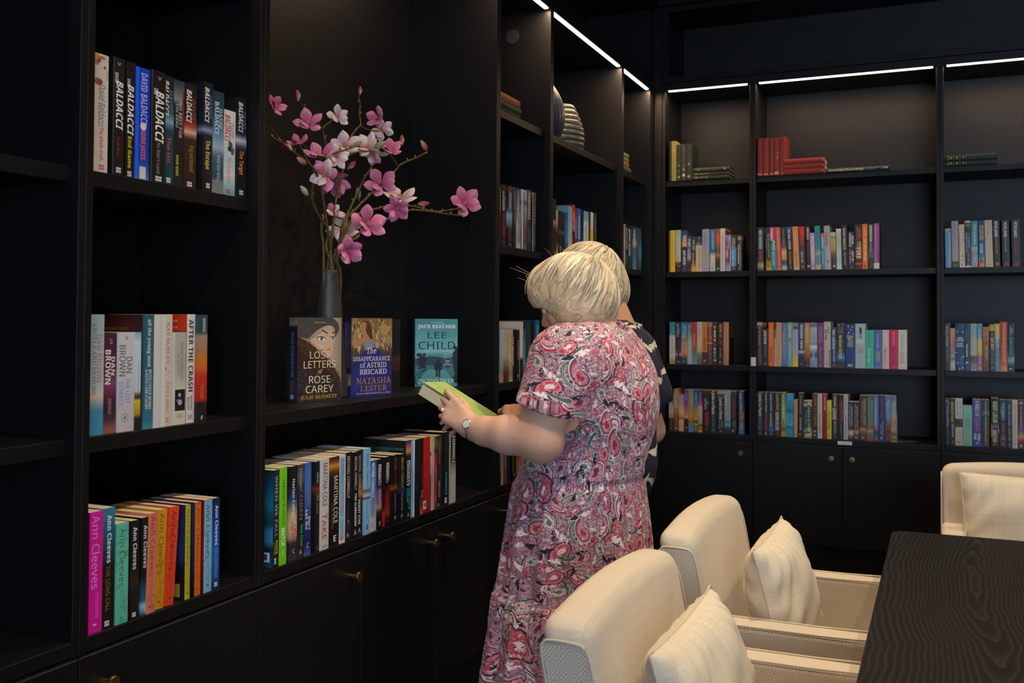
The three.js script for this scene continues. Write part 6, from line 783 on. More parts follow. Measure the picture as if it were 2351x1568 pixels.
// petals: a cupped, two-sided tepal growing along +y and opening towards +x
function petalGeo(kind, seed) {
  const r = rng(seed), nu = 9, nv = 6, P = [], C = [], I = [], bend0 = 0.12 + 0.12 * r(), bend1 = 0.5 + 0.5 * r(), wave = 0.05 * (r() - 0.5), wide = 0.3 + 0.07 * r(), cup = 0.34 + 0.2 * r();
  const outer = [[0.52, 0.015, 0.14], [0.66, 0.14, 0.27]][kind ? 1 : 0], tipO = kind === 1 ? [0.84, 0.58, 0.56] : [0.64, 0.15, 0.33], inA = kind === 1 ? [0.78, 0.36, 0.38] : [0.56, 0.03, 0.16], inB = kind === 1 ? [0.9, 0.76, 0.7] : kind === 2 ? [0.84, 0.5, 0.55] : [0.74, 0.26, 0.43];
  for (const side of [1, -1]) for (let i = 0; i <= nu; i++) {
    const t = i / nu; let x = 0, y = 0;
    for (let k = 0; k < 12; k++) { const tt = ((k + 0.5) / 12) * t, a = bend0 + (bend1 - bend0) * tt * tt * 1.2; x += (Math.sin(a) * t) / 12; y += (Math.cos(a) * t) / 12; }
    const a = bend0 + (bend1 - bend0) * t * t * 1.2, w = wide * Math.pow(Math.sin(Math.PI * (0.06 + 0.93 * Math.pow(t, 1.15))), 0.62) * (0.42 + 0.58 * Math.min(1, t * 1.9)) + 0.012 * (1 - t);
    for (let j = 0; j <= nv; j++) {
      const s = (j / nv) * 2 - 1, lift = -cup * w * s * s + wave * Math.sin(3 * s + 5 * t), edge = 1 - Math.pow(Math.abs(s), 3), th = side * 0.006 * edge * Math.sin(Math.PI * Math.min(1, t + 0.05));
      P.push(x - (lift + -th) * Math.cos(a) * -1 * -1, y + (lift + -th) * Math.sin(a), s * w);
      const m = Math.pow(t, 0.8), vein = 1 - 0.1 * Math.abs(Math.sin(s * 9)) * (1 - t), q = side > 0 ? [outer, tipO] : [inA, inB];
      C.push(...[0, 1, 2].map((c) => (q[0][c] + (q[1][c] - q[0][c]) * Math.min(1, m + 0.25 * Math.pow(Math.abs(s), 4))) * vein));
    }
  }
  const n = (nu + 1) * (nv + 1);
  for (let side = 0; side < 2; side++) for (let i = 0; i < nu; i++) for (let j = 0; j < nv; j++) { const a = side * n + i * (nv + 1) + j, b = a + nv + 1; if (side === 0) I.push(a, a + 1, b, b, a + 1, b + 1); else I.push(a, b, a + 1, b, b + 1, a + 1); }
  const g = new THREE.BufferGeometry(); g.setAttribute('position', new THREE.Float32BufferAttribute(P, 3)); g.setAttribute('color', new THREE.Float32BufferAttribute(C, 3)); g.setIndex(I); g.computeVertexNormals();
  return g;
}
const petalMat = new THREE.MeshPhysicalMaterial({ vertexColors: true, roughness: 0.6, sheen: 0.3, sheenColor: new THREE.Color(0xffd8e8) });
const PETALS = [0, 1, 2].map((k) => [1, 2, 3, 4, 5].map((s) => petalGeo(k, k * 20 + s)));
const stamenGeo = (() => {
  const g = [lathe([[0, -0.04], [0.09, 0], [0.1, 0.08], [0.08, 0.2], [0.04, 0.34], [0, 0.38]], 12)], r = rng(8);
  for (let i = 0; i < 18; i++) { const a = i * 2.4, y = 0.05 + 0.014 * i; g.push(limb([[0.07 * Math.cos(a), y, 0.07 * Math.sin(a)], [0.13 * Math.cos(a), y + 0.05, 0.13 * Math.sin(a)], [0.15 * Math.cos(a), y + 0.12 + 0.05 * r(), 0.15 * Math.sin(a)]], [0.014, 0.016, 0.008], 5, 4)); }
  return merge(g);
})();
const stamenMat = std([0.62, 0.36, 0.22], 0.7);
function budGeo(kind) {
  const g = lathe([[0, 0], [0.06, 0.01], [0.13, 0.08], [0.2, 0.26], [0.225, 0.42], [0.2, 0.62], [0.14, 0.8], [0.06, 0.94], [0.0, 1]], 20), p = g.attributes.position, C = [];
  for (let i = 0; i < p.count; i++) {
    const a = Math.atan2(p.getZ(i), p.getX(i)), y = p.getY(i), k = 1 + 0.07 * Math.sin(3 * a + 4 * y);
    p.setX(i, p.getX(i) * k); p.setZ(i, p.getZ(i) * k);
    const half = Math.sin(a + 3 * y + 0.4) > 0.2, red = [0.44, 0.07, 0.06], green = [0.36, 0.34, 0.15], c = kind === 0 ? red : kind === 2 ? green : half ? red : green, edge = kind === 0 && Math.sin(a + 3 * y) > 0.9;
    C.push(...(edge ? [0.62, 0.5, 0.36] : c.map((v) => v * (0.8 + 0.35 * y))));
  }
  g.setAttribute('color', new THREE.Float32BufferAttribute(C, 3)); g.computeVertexNormals(); return g;
}
const BUDG = [0, 1, 2].map(budGeo), budMat = new THREE.MeshStandardMaterial({ vertexColors: true, roughness: 0.55 });
const barkTex = canvasTexture(128, 256, (c) => { const r = rng(6); c.fillStyle = '#5c4c20'; c.fillRect(0, 0, 128, 256); for (let i = 0; i < 900; i++) { c.fillStyle = ['#3c2f14', '#74642c', '#4c3c18', '#7c7030'][(r() * 4) | 0]; c.fillRect(r() * 128, r() * 256, 3 + r() * 6, 1 + r() * 5); } }, [1, 3]);
const barkMat = new THREE.MeshStandardMaterial({ map: barkTex, roughness: 0.75 }), nodeMat = std([0.2, 0.12, 0.045], 0.7);
const rm = rng(31), branchOf = {};
for (const [key, B] of Object.entries(BRANCHES)) {
  const base = B.path[0], t = thing('magnolia_branch', B.label, 'flower branch', base), off = V(...base), rel = (p) => V(...p).sub(off), ia = (Object.keys(BRANCHES).indexOf(key) / 8) * 6.28;
  branchOf[key] = { t, off };
  const foot = V(0.009 * Math.cos(ia), -0.2, 0.009 * Math.sin(ia)), mouth = V(0.013 * Math.cos(ia), 0, 0.013 * Math.sin(ia));
  const pts = [foot, mouth, ...B.path.slice(1).map(rel)];
  for (let i = 2; i < pts.length; i++) pts[i] = pts[i].clone().add(V(0.003 * (rm() - 0.5), 0, 0.003 * (rm() - 0.5)));
  part('stem', limb(pts, [0.0042, 0.0044, 0.004, 0.0036, 0.003, 0.0022], 8, pts.length * 8), barkMat, t);
  const curve = new THREE.CatmullRomCurve3(pts, false, 'centripetal'), nodes = [];
  for (const tw of B.twigs) part('twig', limb(tw.map(rel), [0.0026, 0.0022, 0.0017], 6, 14), barkMat, t);
  for (let i = 0; i < 13; i++) {
    const s = 0.3 + 0.7 * (i / 12.5), p = curve.getPointAt(Math.min(1, s)), d = curve.getTangentAt(Math.min(1, s)), q = V(rm() - 0.5, rm() * 0.6, rm() - 0.5).normalize().multiplyScalar(0.8).add(d).normalize();
    const g = lathe([[0, 0], [0.0026, 0.002], [0.0034, 0.006], [0.0022, 0.011], [0, 0.0135]], 8); g.applyQuaternion(new THREE.Quaternion().setFromUnitVectors(V(0, 1, 0), q)); g.translate(p.x + q.x * 0.002, p.y + q.y * 0.002, p.z + q.z * 0.002); nodes.push(g);
  }
  part('leaf_buds', merge(nodes), nodeMat, t);
}
BLOSSOMS.forEach(([key, p, rad, kind, dir, open], n) => {
  const { t, off } = branchOf[key], r = rng(100 + n), f = part('blossom', stamenGeo, stamenMat, t);
  f.position.copy(V(...p).sub(off)); f.quaternion.setFromUnitVectors(V(0, 1, 0), V(...dir).normalize()); f.scale.setScalar(rad * 1.3);
  f.position.addScaledVector(V(...dir).normalize(), -rad * 0.3);
  for (let i = 0; i < 8; i++) {
    const inner = i >= 5, a = inner ? ((i - 5) / 3) * 6.283 + 0.5 : (i / 5) * 6.283 + (r() - 0.5) * 0.5, m = part('petal', PETALS[kind === 2 ? (i % 2 ? 1 : 0) : kind][(r() * 5) | 0], petalMat, f);
    m.rotation.order = 'YXZ'; m.rotation.y = a; m.rotation.z = -(inner ? 0.25 + 0.3 * r() : 0.62 + 0.55 * r()) * open; m.scale.set(1, (inner ? 0.92 : 1.02) + 0.12 * r(), 1.05); m.position.set(0.05 * Math.cos(a), 0.02, -0.05 * Math.sin(a));
  }
});
for (const [key, p, len, kind, dir] of BUDS) {
  const { t, off } = branchOf[key], d = V(...dir).normalize(), m = part('bud', BUDG[kind], budMat, t);
  m.position.copy(V(...p).sub(off)).addScaledVector(d, -len * 0.85); m.quaternion.setFromUnitVectors(V(0, 1, 0), d); m.scale.setScalar(len * 1.7);
}

// ---------------------------------------------------------------- chairs and table
const weave = (() => {                                                  // interlocking diagonal maze weave, 12 cm repeat
  const n = 512, cells = 12, r = rng(17), d = []; for (let i = 0; i < cells * cells; i++) d.push(r() < 0.5);
  const f = (x, y) => { const u = (x / n) * cells, v = (y / n) * cells, cx = Math.floor(u), cy = Math.floor(v), fx = u - cx, fy = v - cy, k = d[cy * cells + cx] ? fx + fy : fx - fy + 1; return 0.5 + 0.5 * Math.cos(k * Math.PI * 4); };
  const c = document.createElement('canvas'); c.width = c.height = n; const x = c.getContext('2d'), im = x.createImageData(n, n), q = rng(2);
  for (let j = 0; j < n; j++) for (let i = 0; i < n; i++) { const t = Math.min(1, Math.max(0, (f(i, j) - 0.42) * 3)), s = 0.94 + 0.1 * q(), o = (j * n + i) * 4; im.data[o] = (182 + 44 * t) * s; im.data[o + 1] = (166 + 46 * t) * s; im.data[o + 2] = (146 + 46 * t) * s; im.data[o + 3] = 255; }
  x.putImageData(im, 0, 0); const t = new THREE.CanvasTexture(c); t.colorSpace = THREE.SRGBColorSpace; t.wrapS = t.wrapT = THREE.RepeatWrapping; t.magFilter = THREE.LinearFilter; t.repeat.set(1 / 0.15, 1 / 0.15); return t;
})();
const linen = (() => {
  const n = 256, c = document.createElement('canvas'); c.width = c.height = n; const x = c.getContext('2d'), q = rng(23), im = x.createImageData(n, n), row = [], col = [];
  for (let i = 0; i < n; i++) { row.push(q()); col.push(q()); }
  for (let j = 0; j < n; j++) for (let i = 0; i < n; i++) { const s = 0.9 + 0.05 * row[j] + 0.05 * col[i] + 0.07 * q() + ((i + j) % 4 < 2 ? 0.02 : 0), o = (j * n + i) * 4; im.data[o] = 214 * s; im.data[o + 1] = 203 * s; im.data[o + 2] = 184 * s; im.data[o + 3] = 255; }
  x.putImageData(im, 0, 0); const t = new THREE.CanvasTexture(c); t.colorSpace = THREE.SRGBColorSpace; t.wrapS = t.wrapT = THREE.RepeatWrapping; t.magFilter = THREE.LinearFilter; t.repeat.set(1 / 0.2, 1 / 0.2); return t;
})();
const fab = { weave: phys(0xffffff, 0.92, { map: weave, sheen: 0.25, sheenColor: new THREE.Color(0xfff4e4) }), linen: phys(0xf4f0ea, 0.93, { map: linen, sheen: 0.3, sheenColor: new THREE.Color(0xfff4e4), bumpMap: linen, bumpScale: 0.0006 }), cushion: phys(0xfffdf8, 0.93, { map: linen, sheen: 0.3, sheenColor: new THREE.Color(0xfff4e4), bumpMap: linen, bumpScale: 0.0009 }), leg: std([0.03, 0.022, 0.016], 0.5) };
// uv in metres from the face direction
function metricUV(g) {
  const p = g.attributes.position, n = g.attributes.normal, u = new Float32Array(p.count * 2);
  for (let i = 0; i < p.count; i++) { const x = Math.abs(n.getX(i)), y = Math.abs(n.getY(i)), z = Math.abs(n.getZ(i)); u[2 * i] = x > y && x > z ? p.getZ(i) : p.getX(i); u[2 * i + 1] = y > x && y > z ? p.getZ(i) : p.getY(i); }
  g.setAttribute('uv', new THREE.BufferAttribute(u, 2)); return g;
}
// padded slab from an outline, edges rounded
function padded(shape, depth, bevel) { const g = new THREE.ExtrudeGeometry(shape, { depth: depth - 2 * bevel, bevelEnabled: true, bevelSize: bevel, bevelThickness: bevel, bevelOffset: -bevel, bevelSegments: 5, curveSegments: 20, steps: 6 }); g.translate(0, 0, bevel - depth); return toCreasedNormals(g, 0.9); }
const CW = 0.3;
const backShape = (() => { const s = new THREE.Shape(), r = 0.035; s.moveTo(-CW, 0.3); s.lineTo(CW, 0.3); s.lineTo(CW, 0.8 - r); s.quadraticCurveTo(CW, 0.799, CW - r, 0.806); s.quadraticCurveTo(0, 0.836, -CW + r, 0.806); s.quadraticCurveTo(-CW, 0.799, -CW, 0.8 - r); s.closePath(); return s; })();
const leanBack = (g) => { const p = g.attributes.position; for (let i = 0; i < p.count; i++) p.setZ(i, p.getZ(i) - (p.getY(i) - 0.45) * 0.2); g.computeVertexNormals(); return metricUV(toCreasedNormals(g, 0.9)); };
const FRONT = 0.34, BACKZ = -0.1;                                    // arm front; front of the back at seat height
const backG = leanBack(padded(backShape, 0.09, 0.03).translate(0, 0, BACKZ));
const sidePipe = (s) => { const pts = []; for (const [y, z] of [[0.34, -0.112], [0.6, -0.112], [0.752, -0.112], [0.768, -0.108], [0.772, -0.095], [0.772, -0.055], [0.768, -0.036], [0.752, -0.03], [0.6, -0.03], [0.34, -0.03]]) pts.push([s * (CW + 0.0008), y, z + BACKZ + 0.03 - (y - 0.45) * 0.2 - 0.006]); return limb(pts, [0.0026], 6, 90); };
const armG = metricUV(rbox(-0.036, 0.036, 0.1, 0.61, -0.16, FRONT, 0.016, 4)), seatG = metricUV(rbox(-CW + 0.075, CW - 0.075, 0.3, 0.47, BACKZ - 0.01, FRONT - 0.01, 0.035, 5)), frameG = metricUV(rbox(-CW + 0.07, CW - 0.07, 0.12, 0.3, -0.17, FRONT - 0.015, 0.01, 2));
const armPipe = (s) => limb([[s * 0.034, 0.6085, -0.1], [s * 0.034, 0.6085, 0.1], [s * 0.034, 0.6085, 0.31], [s * 0.034, 0.597, 0.339], [s * 0.034, 0.4, 0.3415], [s * 0.034, 0.13, 0.3415]], [0.0024], 6, 60);
const legG = lathe([[0, 0], [0.013, 0], [0.02, 0.12], [0, 0.12]], 14);
function armchair(label, x, z, turn) {
  const t = thing('armchair', label, 'chair', [x, 0, z], turn);
  part('backrest', backG, fab.linen, t);
  for (const s of [-1, 1]) { const a = part('arm', armG, fab.weave, t); a.position.x = s * (CW - 0.037); part('piping', mergeGeometries([armPipe(1), armPipe(-1)]), fab.linen, a); part('piping', sidePipe(s), fab.linen, t); const side = part('side_panel', metricUV(rbox(-0.002, 0.002, 0.33, 0.768, -0.074, 0.006, 0.0015)), fab.weave, t); side.position.set(s * (CW + 0.0004), 0, BACKZ - 0.012); const p = side.geometry.attributes.position; for (let i = 0; i < p.count; i++) p.setZ(i, p.getZ(i) - (p.getY(i) - 0.45) * 0.2); }
  part('seat_cushion', seatG, fab.linen, t); part('seat_frame', frameG, fab.weave, t);
  for (const [a, b] of [[-1, -1], [1, -1], [-1, 1], [1, 1]]) { const l = part('leg', legG, fab.leg, t); l.position.set(a * (CW - 0.1), 0, b < 0 ? -0.13 : FRONT - 0.05); }
  return t;
}
armchair('cream armchair in the near foreground, nearest the picture bottom', 1.092, 3.415, Math.PI / 2);
armchair('cream armchair between the patterned dress and the table, second in its row', 1.092, 2.67, Math.PI / 2);
{ const c = armchair('cream patterned armchair at the far table end by back wall', 1.757, 1.62, 0); c.children[0].material = fab.weave; }
// scatter cushions
function pillowGeo(w, h, d, seed) {
  const n = 36, P = [], U = [], I = [], r = rng(seed), ph = [r() * 6, r() * 6, r() * 6, r() * 6];
  for (const side of [1, -1]) for (let j = 0; j <= n; j++) for (let i = 0; i <= n; i++) {
    const u = (i / n) * 2 - 1, v = (j / n) * 2 - 1, px = u * (1 - 0.055 * (1 - v * v) * Math.abs(u) ** 3), py = v * (1 - 0.055 * (1 - u * u) * Math.abs(v) ** 3);
    const e = Math.pow(Math.max(0, (1 - Math.abs(u) ** 2.6) * (1 - Math.abs(v) ** 2.6)), 0.52), crease = 0.012 * e * (Math.sin(5 * u + 3 * v + ph[0]) * 0.5 + Math.sin(9 * v - 6 * u + ph[1]) * 0.3 + Math.sin(14 * u * v + ph[2]) * 0.35) + 0.008 * (1 - e) * e * 4 * Math.sin(17 * (u * v + u) + ph[3]);
    P.push((px * w) / 2, (py * h) / 2 + h / 2, side * (e * d) / 2 + crease * 0.6); U.push((px * w) / 2, (py * h) / 2);
  }
  const m = (n + 1) * (n + 1);
  for (let s = 0; s < 2; s++) for (let j = 0; j < n; j++) for (let i = 0; i < n; i++) { const a = s * m + j * (n + 1) + i, b = a + n + 1; if (s === 0) I.push(a, a + 1, b, b, a + 1, b + 1); else I.push(a, b, a + 1, b, b + 1, a + 1); }
  const g = new THREE.BufferGeometry(); g.setAttribute('position', new THREE.Float32BufferAttribute(P, 3)); g.setAttribute('uv', new THREE.Float32BufferAttribute(U, 2)); g.setIndex(I); g.computeVertexNormals(); return g;
}
const seamPath = (w, h) => { const pts = []; for (let k = 0; k < 64; k++) { const a = k / 16, s = Math.floor(a), f = (a - s) * 2 - 1, [u, v] = [[f, -1], [1, f], [-f, 1], [-1, -f]][s]; pts.push([(u * (1 - 0.055 * (1 - v * v) * Math.abs(u) ** 3) * w) / 2, (v * (1 - 0.055 * (1 - u * u) * Math.abs(v) ** 3) * h) / 2 + h / 2, 0]); } return limb(pts, [0.0022], 5, 200, 1, true); };
function cushion(label, pos, turn, lean, seed, w = 0.46, h = 0.36) {
  const t = thing('cushion', label, 'cushion', pos, turn); t.rotation.order = 'YXZ'; t.rotation.x = lean;
  part('cover', pillowGeo(w, h, 0.145, seed), fab.cushion, t); part('seam', seamPath(w, h), fab.linen, t);
}
cushion('cream square cushion on the nearest armchair', [1.1, 0.465, 3.47], Math.PI / 2, -0.25, 5, 0.46, 0.31);
cushion('cream square cushion on the second armchair, beside the bare arm rest', [1.125, 0.465, 2.67], Math.PI / 2, -0.25, 9, 0.46, 0.31);
cushion('cream cushion on the far patterned armchair by the back wall', [1.757, 0.468, 1.63], 0, -0.22, 14, 0.49, 0.34);
{
  const woodTex = (() => {
    const w = 768, h = 1024, c = document.createElement('canvas'); c.width = w; c.height = h; const x = c.getContext('2d'), im = x.createImageData(w, h), r = rng(41), q = []; for (let i = 0; i < 64; i++) q.push(r() * 6.28);
    for (let j = 0; j < h; j++) for (let i = 0; i < w; i++) {
      const X = (i / w) * 1.1, Z = (j / h) * 1.5, wob = 0.012 * Math.sin(Z * 5 + q[0]) + 0.005 * Math.sin(Z * 13 + X * 6 + q[1]) + 0.0018 * Math.sin(Z * 37 + q[2] + X * 16);
      const k = X < 0.42 ? 0 : X < 0.8 ? 1 : 2, dx = X - [0.2, 0.62, 1.0][k] + wob, dz = (Z - [0.5, 1.05, 0.2][k]) * 0.075, rad = Math.sqrt(dx * dx + dz * dz + 0.0002), ring = Math.pow(rad, 0.9) * 92 + 0.7 * Math.sin(rad * 34 + q[3 + k]) + 0.1 * Math.sin(Z * 60 + X * 40);
      const s = ring - Math.floor(ring), line = Math.pow(s, 2.2) * 0.95, pore = r() < 0.1 ? 0.35 * r() : 0, v = 8 + 32 * line + 10 * pore * (1 - line) + 5 * r(), o = (j * w + i) * 4;
      im.data[o] = v * 0.96; im.data[o + 1] = v; im.data[o + 2] = v * 1.06; im.data[o + 3] = 255;
    }
    x.putImageData(im, 0, 0); const t = new THREE.CanvasTexture(c); t.colorSpace = THREE.SRGBColorSpace; t.wrapS = t.wrapT = THREE.MirroredRepeatWrapping; t.magFilter = THREE.LinearFilter; return t;
  })();
  const t = thing('dining_table', 'long black stained wood table with visible grain, lower right', 'table', [1.33, 0, 2.34]), w = 1.12, l = 2.3, s = new THREE.Shape(), r = 0.045;
  s.moveTo(r, 0); s.lineTo(w - r, 0); s.quadraticCurveTo(w, 0, w, r); s.lineTo(w, l - r); s.quadraticCurveTo(w, l, w - r, l); s.lineTo(r, l); s.quadraticCurveTo(0, l, 0, l - r); s.lineTo(0, r); s.quadraticCurveTo(0, 0, r, 0);
  const g = new THREE.ExtrudeGeometry(s, { depth: 0.03, bevelEnabled: true, bevelSize: 0.004, bevelThickness: 0.004, bevelOffset: -0.004, bevelSegments: 3, curveSegments: 12 }); g.rotateX(Math.PI / 2); g.translate(0, 0.731, 0);
  const p = g.attributes.position, u = new Float32Array(p.count * 2); for (let i = 0; i < p.count; i++) { u[2 * i] = p.getX(i) / 1.1; u[2 * i + 1] = 1 - p.getZ(i) / 1.5; } g.setAttribute('uv', new THREE.BufferAttribute(u, 2));
  const top = phys(0xffffff, 0.4, { map: woodTex, bumpMap: woodTex, bumpScale: 0.002, specularIntensity: 0.2 });
  part('tabletop', g, top, t);
  part('apron', merge([box(0.12, w - 0.12, 0.62, 0.696, 0.16, 0.185), box(0.12, w - 0.12, 0.62, 0.696, l - 0.185, l - 0.16), box(0.12, 0.145, 0.62, 0.696, 0.185, l - 0.185), box(w - 0.145, w - 0.12, 0.62, 0.696, 0.185, l - 0.185)]), M.frame, t);
  for (const [a, b] of [[0.16, 0.2], [w - 0.16, 0.2], [0.16, l - 0.2], [w - 0.16, l - 0.2]]) part('leg', rbox(a - 0.035, a + 0.035, 0, 0.696, b - 0.035, b + 0.035, 0.004), M.frame, t);
}

// ---------------------------------------------------------------- people: distance fields meshed with surface nets
const smin = (a, b, k) => { const h = Math.max(k - Math.abs(a - b), 0) / k; return Math.min(a, b) - h * h * k * 0.25; };
const cap = (a, b, ra, rb) => { const [ax, ay, az] = a, dx = b[0] - ax, dy = b[1] - ay, dz = b[2] - az, L = dx * dx + dy * dy + dz * dz; return (x, y, z) => { const px = x - ax, py = y - ay, pz = z - az, t = Math.max(0, Math.min(1, (px * dx + py * dy + pz * dz) / L)), qx = px - dx * t, qy = py - dy * t, qz = pz - dz * t; return Math.sqrt(qx * qx + qy * qy + qz * qz) - (ra + (rb - ra) * t); }; };
const ell = (c, r, f) => {                                           // ellipsoid; f turns it: [cos, sin] about z
  const [C, S] = f ? [Math.cos(f), Math.sin(f)] : [1, 0];
  return (x, y, z) => { const X = x - c[0], Y = y - c[1], Z = z - c[2], a = (X * C + Y * S) / r[0], b = (-X * S + Y * C) / r[1], d = Z / r[2], k0 = Math.sqrt(a * a + b * b + d * d), a2 = a / r[0], b2 = b / r[1], d2 = d / r[2], k1 = Math.sqrt(a2 * a2 + b2 * b2 + d2 * d2); return k1 < 1e-9 ? -Math.min(...r) : (k0 * (k0 - 1)) / k1; };
};
const union = (list, k) => (x, y, z) => { let d = 1e9; for (const f of list) d = smin(d, f(x, y, z), k); return d; };
function nets(f, lo, hi, cell) {
  const n = lo.map((v, i) => Math.ceil((hi[i] - v) / cell) + 1), [nx, ny, nz] = n, F = new Float32Array(nx * ny * nz), id = new Int32Array(nx * ny * nz).fill(-1), P = [], I = [];
  for (let k = 0; k < nz; k++) for (let j = 0; j < ny; j++) for (let i = 0; i < nx; i++) F[(k * ny + j) * nx + i] = f(lo[0] + i * cell, lo[1] + j * cell, lo[2] + k * cell);
  const at = (i, j, k) => (k * ny + j) * nx + i;
  for (let k = 0; k < nz - 1; k++) for (let j = 0; j < ny - 1; j++) for (let i = 0; i < nx - 1; i++) {
    let sx = 0, sy = 0, sz = 0, c = 0;
    const v = [F[at(i, j, k)], F[at(i + 1, j, k)], F[at(i, j + 1, k)], F[at(i + 1, j + 1, k)], F[at(i, j, k + 1)], F[at(i + 1, j, k + 1)], F[at(i, j + 1, k + 1)], F[at(i + 1, j + 1, k + 1)]];
    let m = 0; for (let q = 0; q < 8; q++) if (v[q] < 0) m++;
    if (m === 0 || m === 8) continue;
    for (let q = 0; q < 8; q++) for (const b of [1, 2, 4]) { if (q & b) continue; const a = v[q], e = v[q | b]; if (a < 0 === e < 0) continue; const t = a / (a - e); sx += (q & 1) + (b === 1 ? t : 0); sy += ((q >> 1) & 1) + (b === 2 ? t : 0); sz += ((q >> 2) & 1) + (b === 4 ? t : 0); c++; }
    id[at(i, j, k)] = P.length / 3; P.push(lo[0] + (i + sx / c) * cell, lo[1] + (j + sy / c) * cell, lo[2] + (k + sz / c) * cell);
  }
  const quad = (a, b, c, d, flip) => { if (a < 0 || b < 0 || c < 0 || d < 0) return; if (flip) I.push(a, c, b, a, d, c); else I.push(a, b, c, a, c, d); };
  for (let k = 1; k < nz - 1; k++) for (let j = 1; j < ny - 1; j++) for (let i = 1; i < nx - 1; i++) {
    const a = F[at(i, j, k)] < 0;
    if (a !== F[at(i + 1, j, k)] < 0) quad(id[at(i, j - 1, k - 1)], id[at(i, j, k - 1)], id[at(i, j, k)], id[at(i, j - 1, k)], !a);
    if (a !== F[at(i, j + 1, k)] < 0) quad(id[at(i - 1, j, k - 1)], id[at(i - 1, j, k)], id[at(i, j, k)], id[at(i, j, k - 1)], !a);
    if (a !== F[at(i, j, k + 1)] < 0) quad(id[at(i - 1, j - 1, k)], id[at(i, j - 1, k)], id[at(i, j, k)], id[at(i - 1, j, k)], !a);
  }
  const N = new Float32Array(P.length), e = cell * 0.5;
  for (let q = 0; q < P.length; q += 3) { const [x, y, z] = [P[q], P[q + 1], P[q + 2]], gx = f(x + e, y, z) - f(x - e, y, z), gy = f(x, y + e, z) - f(x, y - e, z), gz = f(x, y, z + e) - f(x, y, z - e), l = Math.hypot(gx, gy, gz) || 1; N[q] = gx / l; N[q + 1] = gy / l; N[q + 2] = gz / l; }
  const g = new THREE.BufferGeometry(); g.setAttribute('position', new THREE.Float32BufferAttribute(P, 3)); g.setAttribute('normal', new THREE.BufferAttribute(N, 3)); g.setIndex(I); return g;
}
function colored(g, fn) { const p = g.attributes.position, C = new Float32Array(p.count * 3); for (let i = 0; i < p.count; i++) { const c = fn(p.getX(i), p.getY(i), p.getZ(i), i); C[3 * i] = c[0]; C[3 * i + 1] = c[1]; C[3 * i + 2] = c[2]; } g.setAttribute('color', new THREE.BufferAttribute(C, 3)); return g; }
const hash3 = (x, y, z) => { const s = Math.sin(x * 127.1 + y * 311.7 + z * 74.7) * 43758.5453; return s - Math.floor(s); };
const vnoise = (x, y, z) => { const i = Math.floor(x), j = Math.floor(y), k = Math.floor(z), u = x - i, v = y - j, w = z - k, s = (t) => t * t * (3 - 2 * t), L = THREE.MathUtils.lerp, h = (a, b, c) => hash3(i + a, j + b, k + c); return L(L(L(h(0, 0, 0), h(1, 0, 0), s(u)), L(h(0, 1, 0), h(1, 1, 0), s(u)), s(v)), L(L(h(0, 0, 1), h(1, 0, 1), s(u)), L(h(0, 1, 1), h(1, 1, 1), s(u)), s(v)), s(w)); };
const merged = (list) => { const g = mergeGeometries(list); return g; };
const skinMat = new THREE.MeshPhysicalMaterial({ vertexColors: true, roughness: 0.52, sheen: 0.15, sheenColor: new THREE.Color(0xffc8b0), specularIntensity: 0.6 });
const skinTone = (base) => (x, y, z) => { const a = vnoise(x * 28, y * 28, z * 28), b = vnoise(x * 110, y * 110, z * 110), c = vnoise(x * 420, y * 420, z * 420), r = 0.9 + 0.16 * a, f = b > 0.74 ? 0.92 : 1; return [base[0] * (0.97 + 0.06 * c) * (0.97 + 0.06 * a), base[1] * r * f * (0.96 + 0.08 * c), base[2] * (r - 0.02) * f]; };
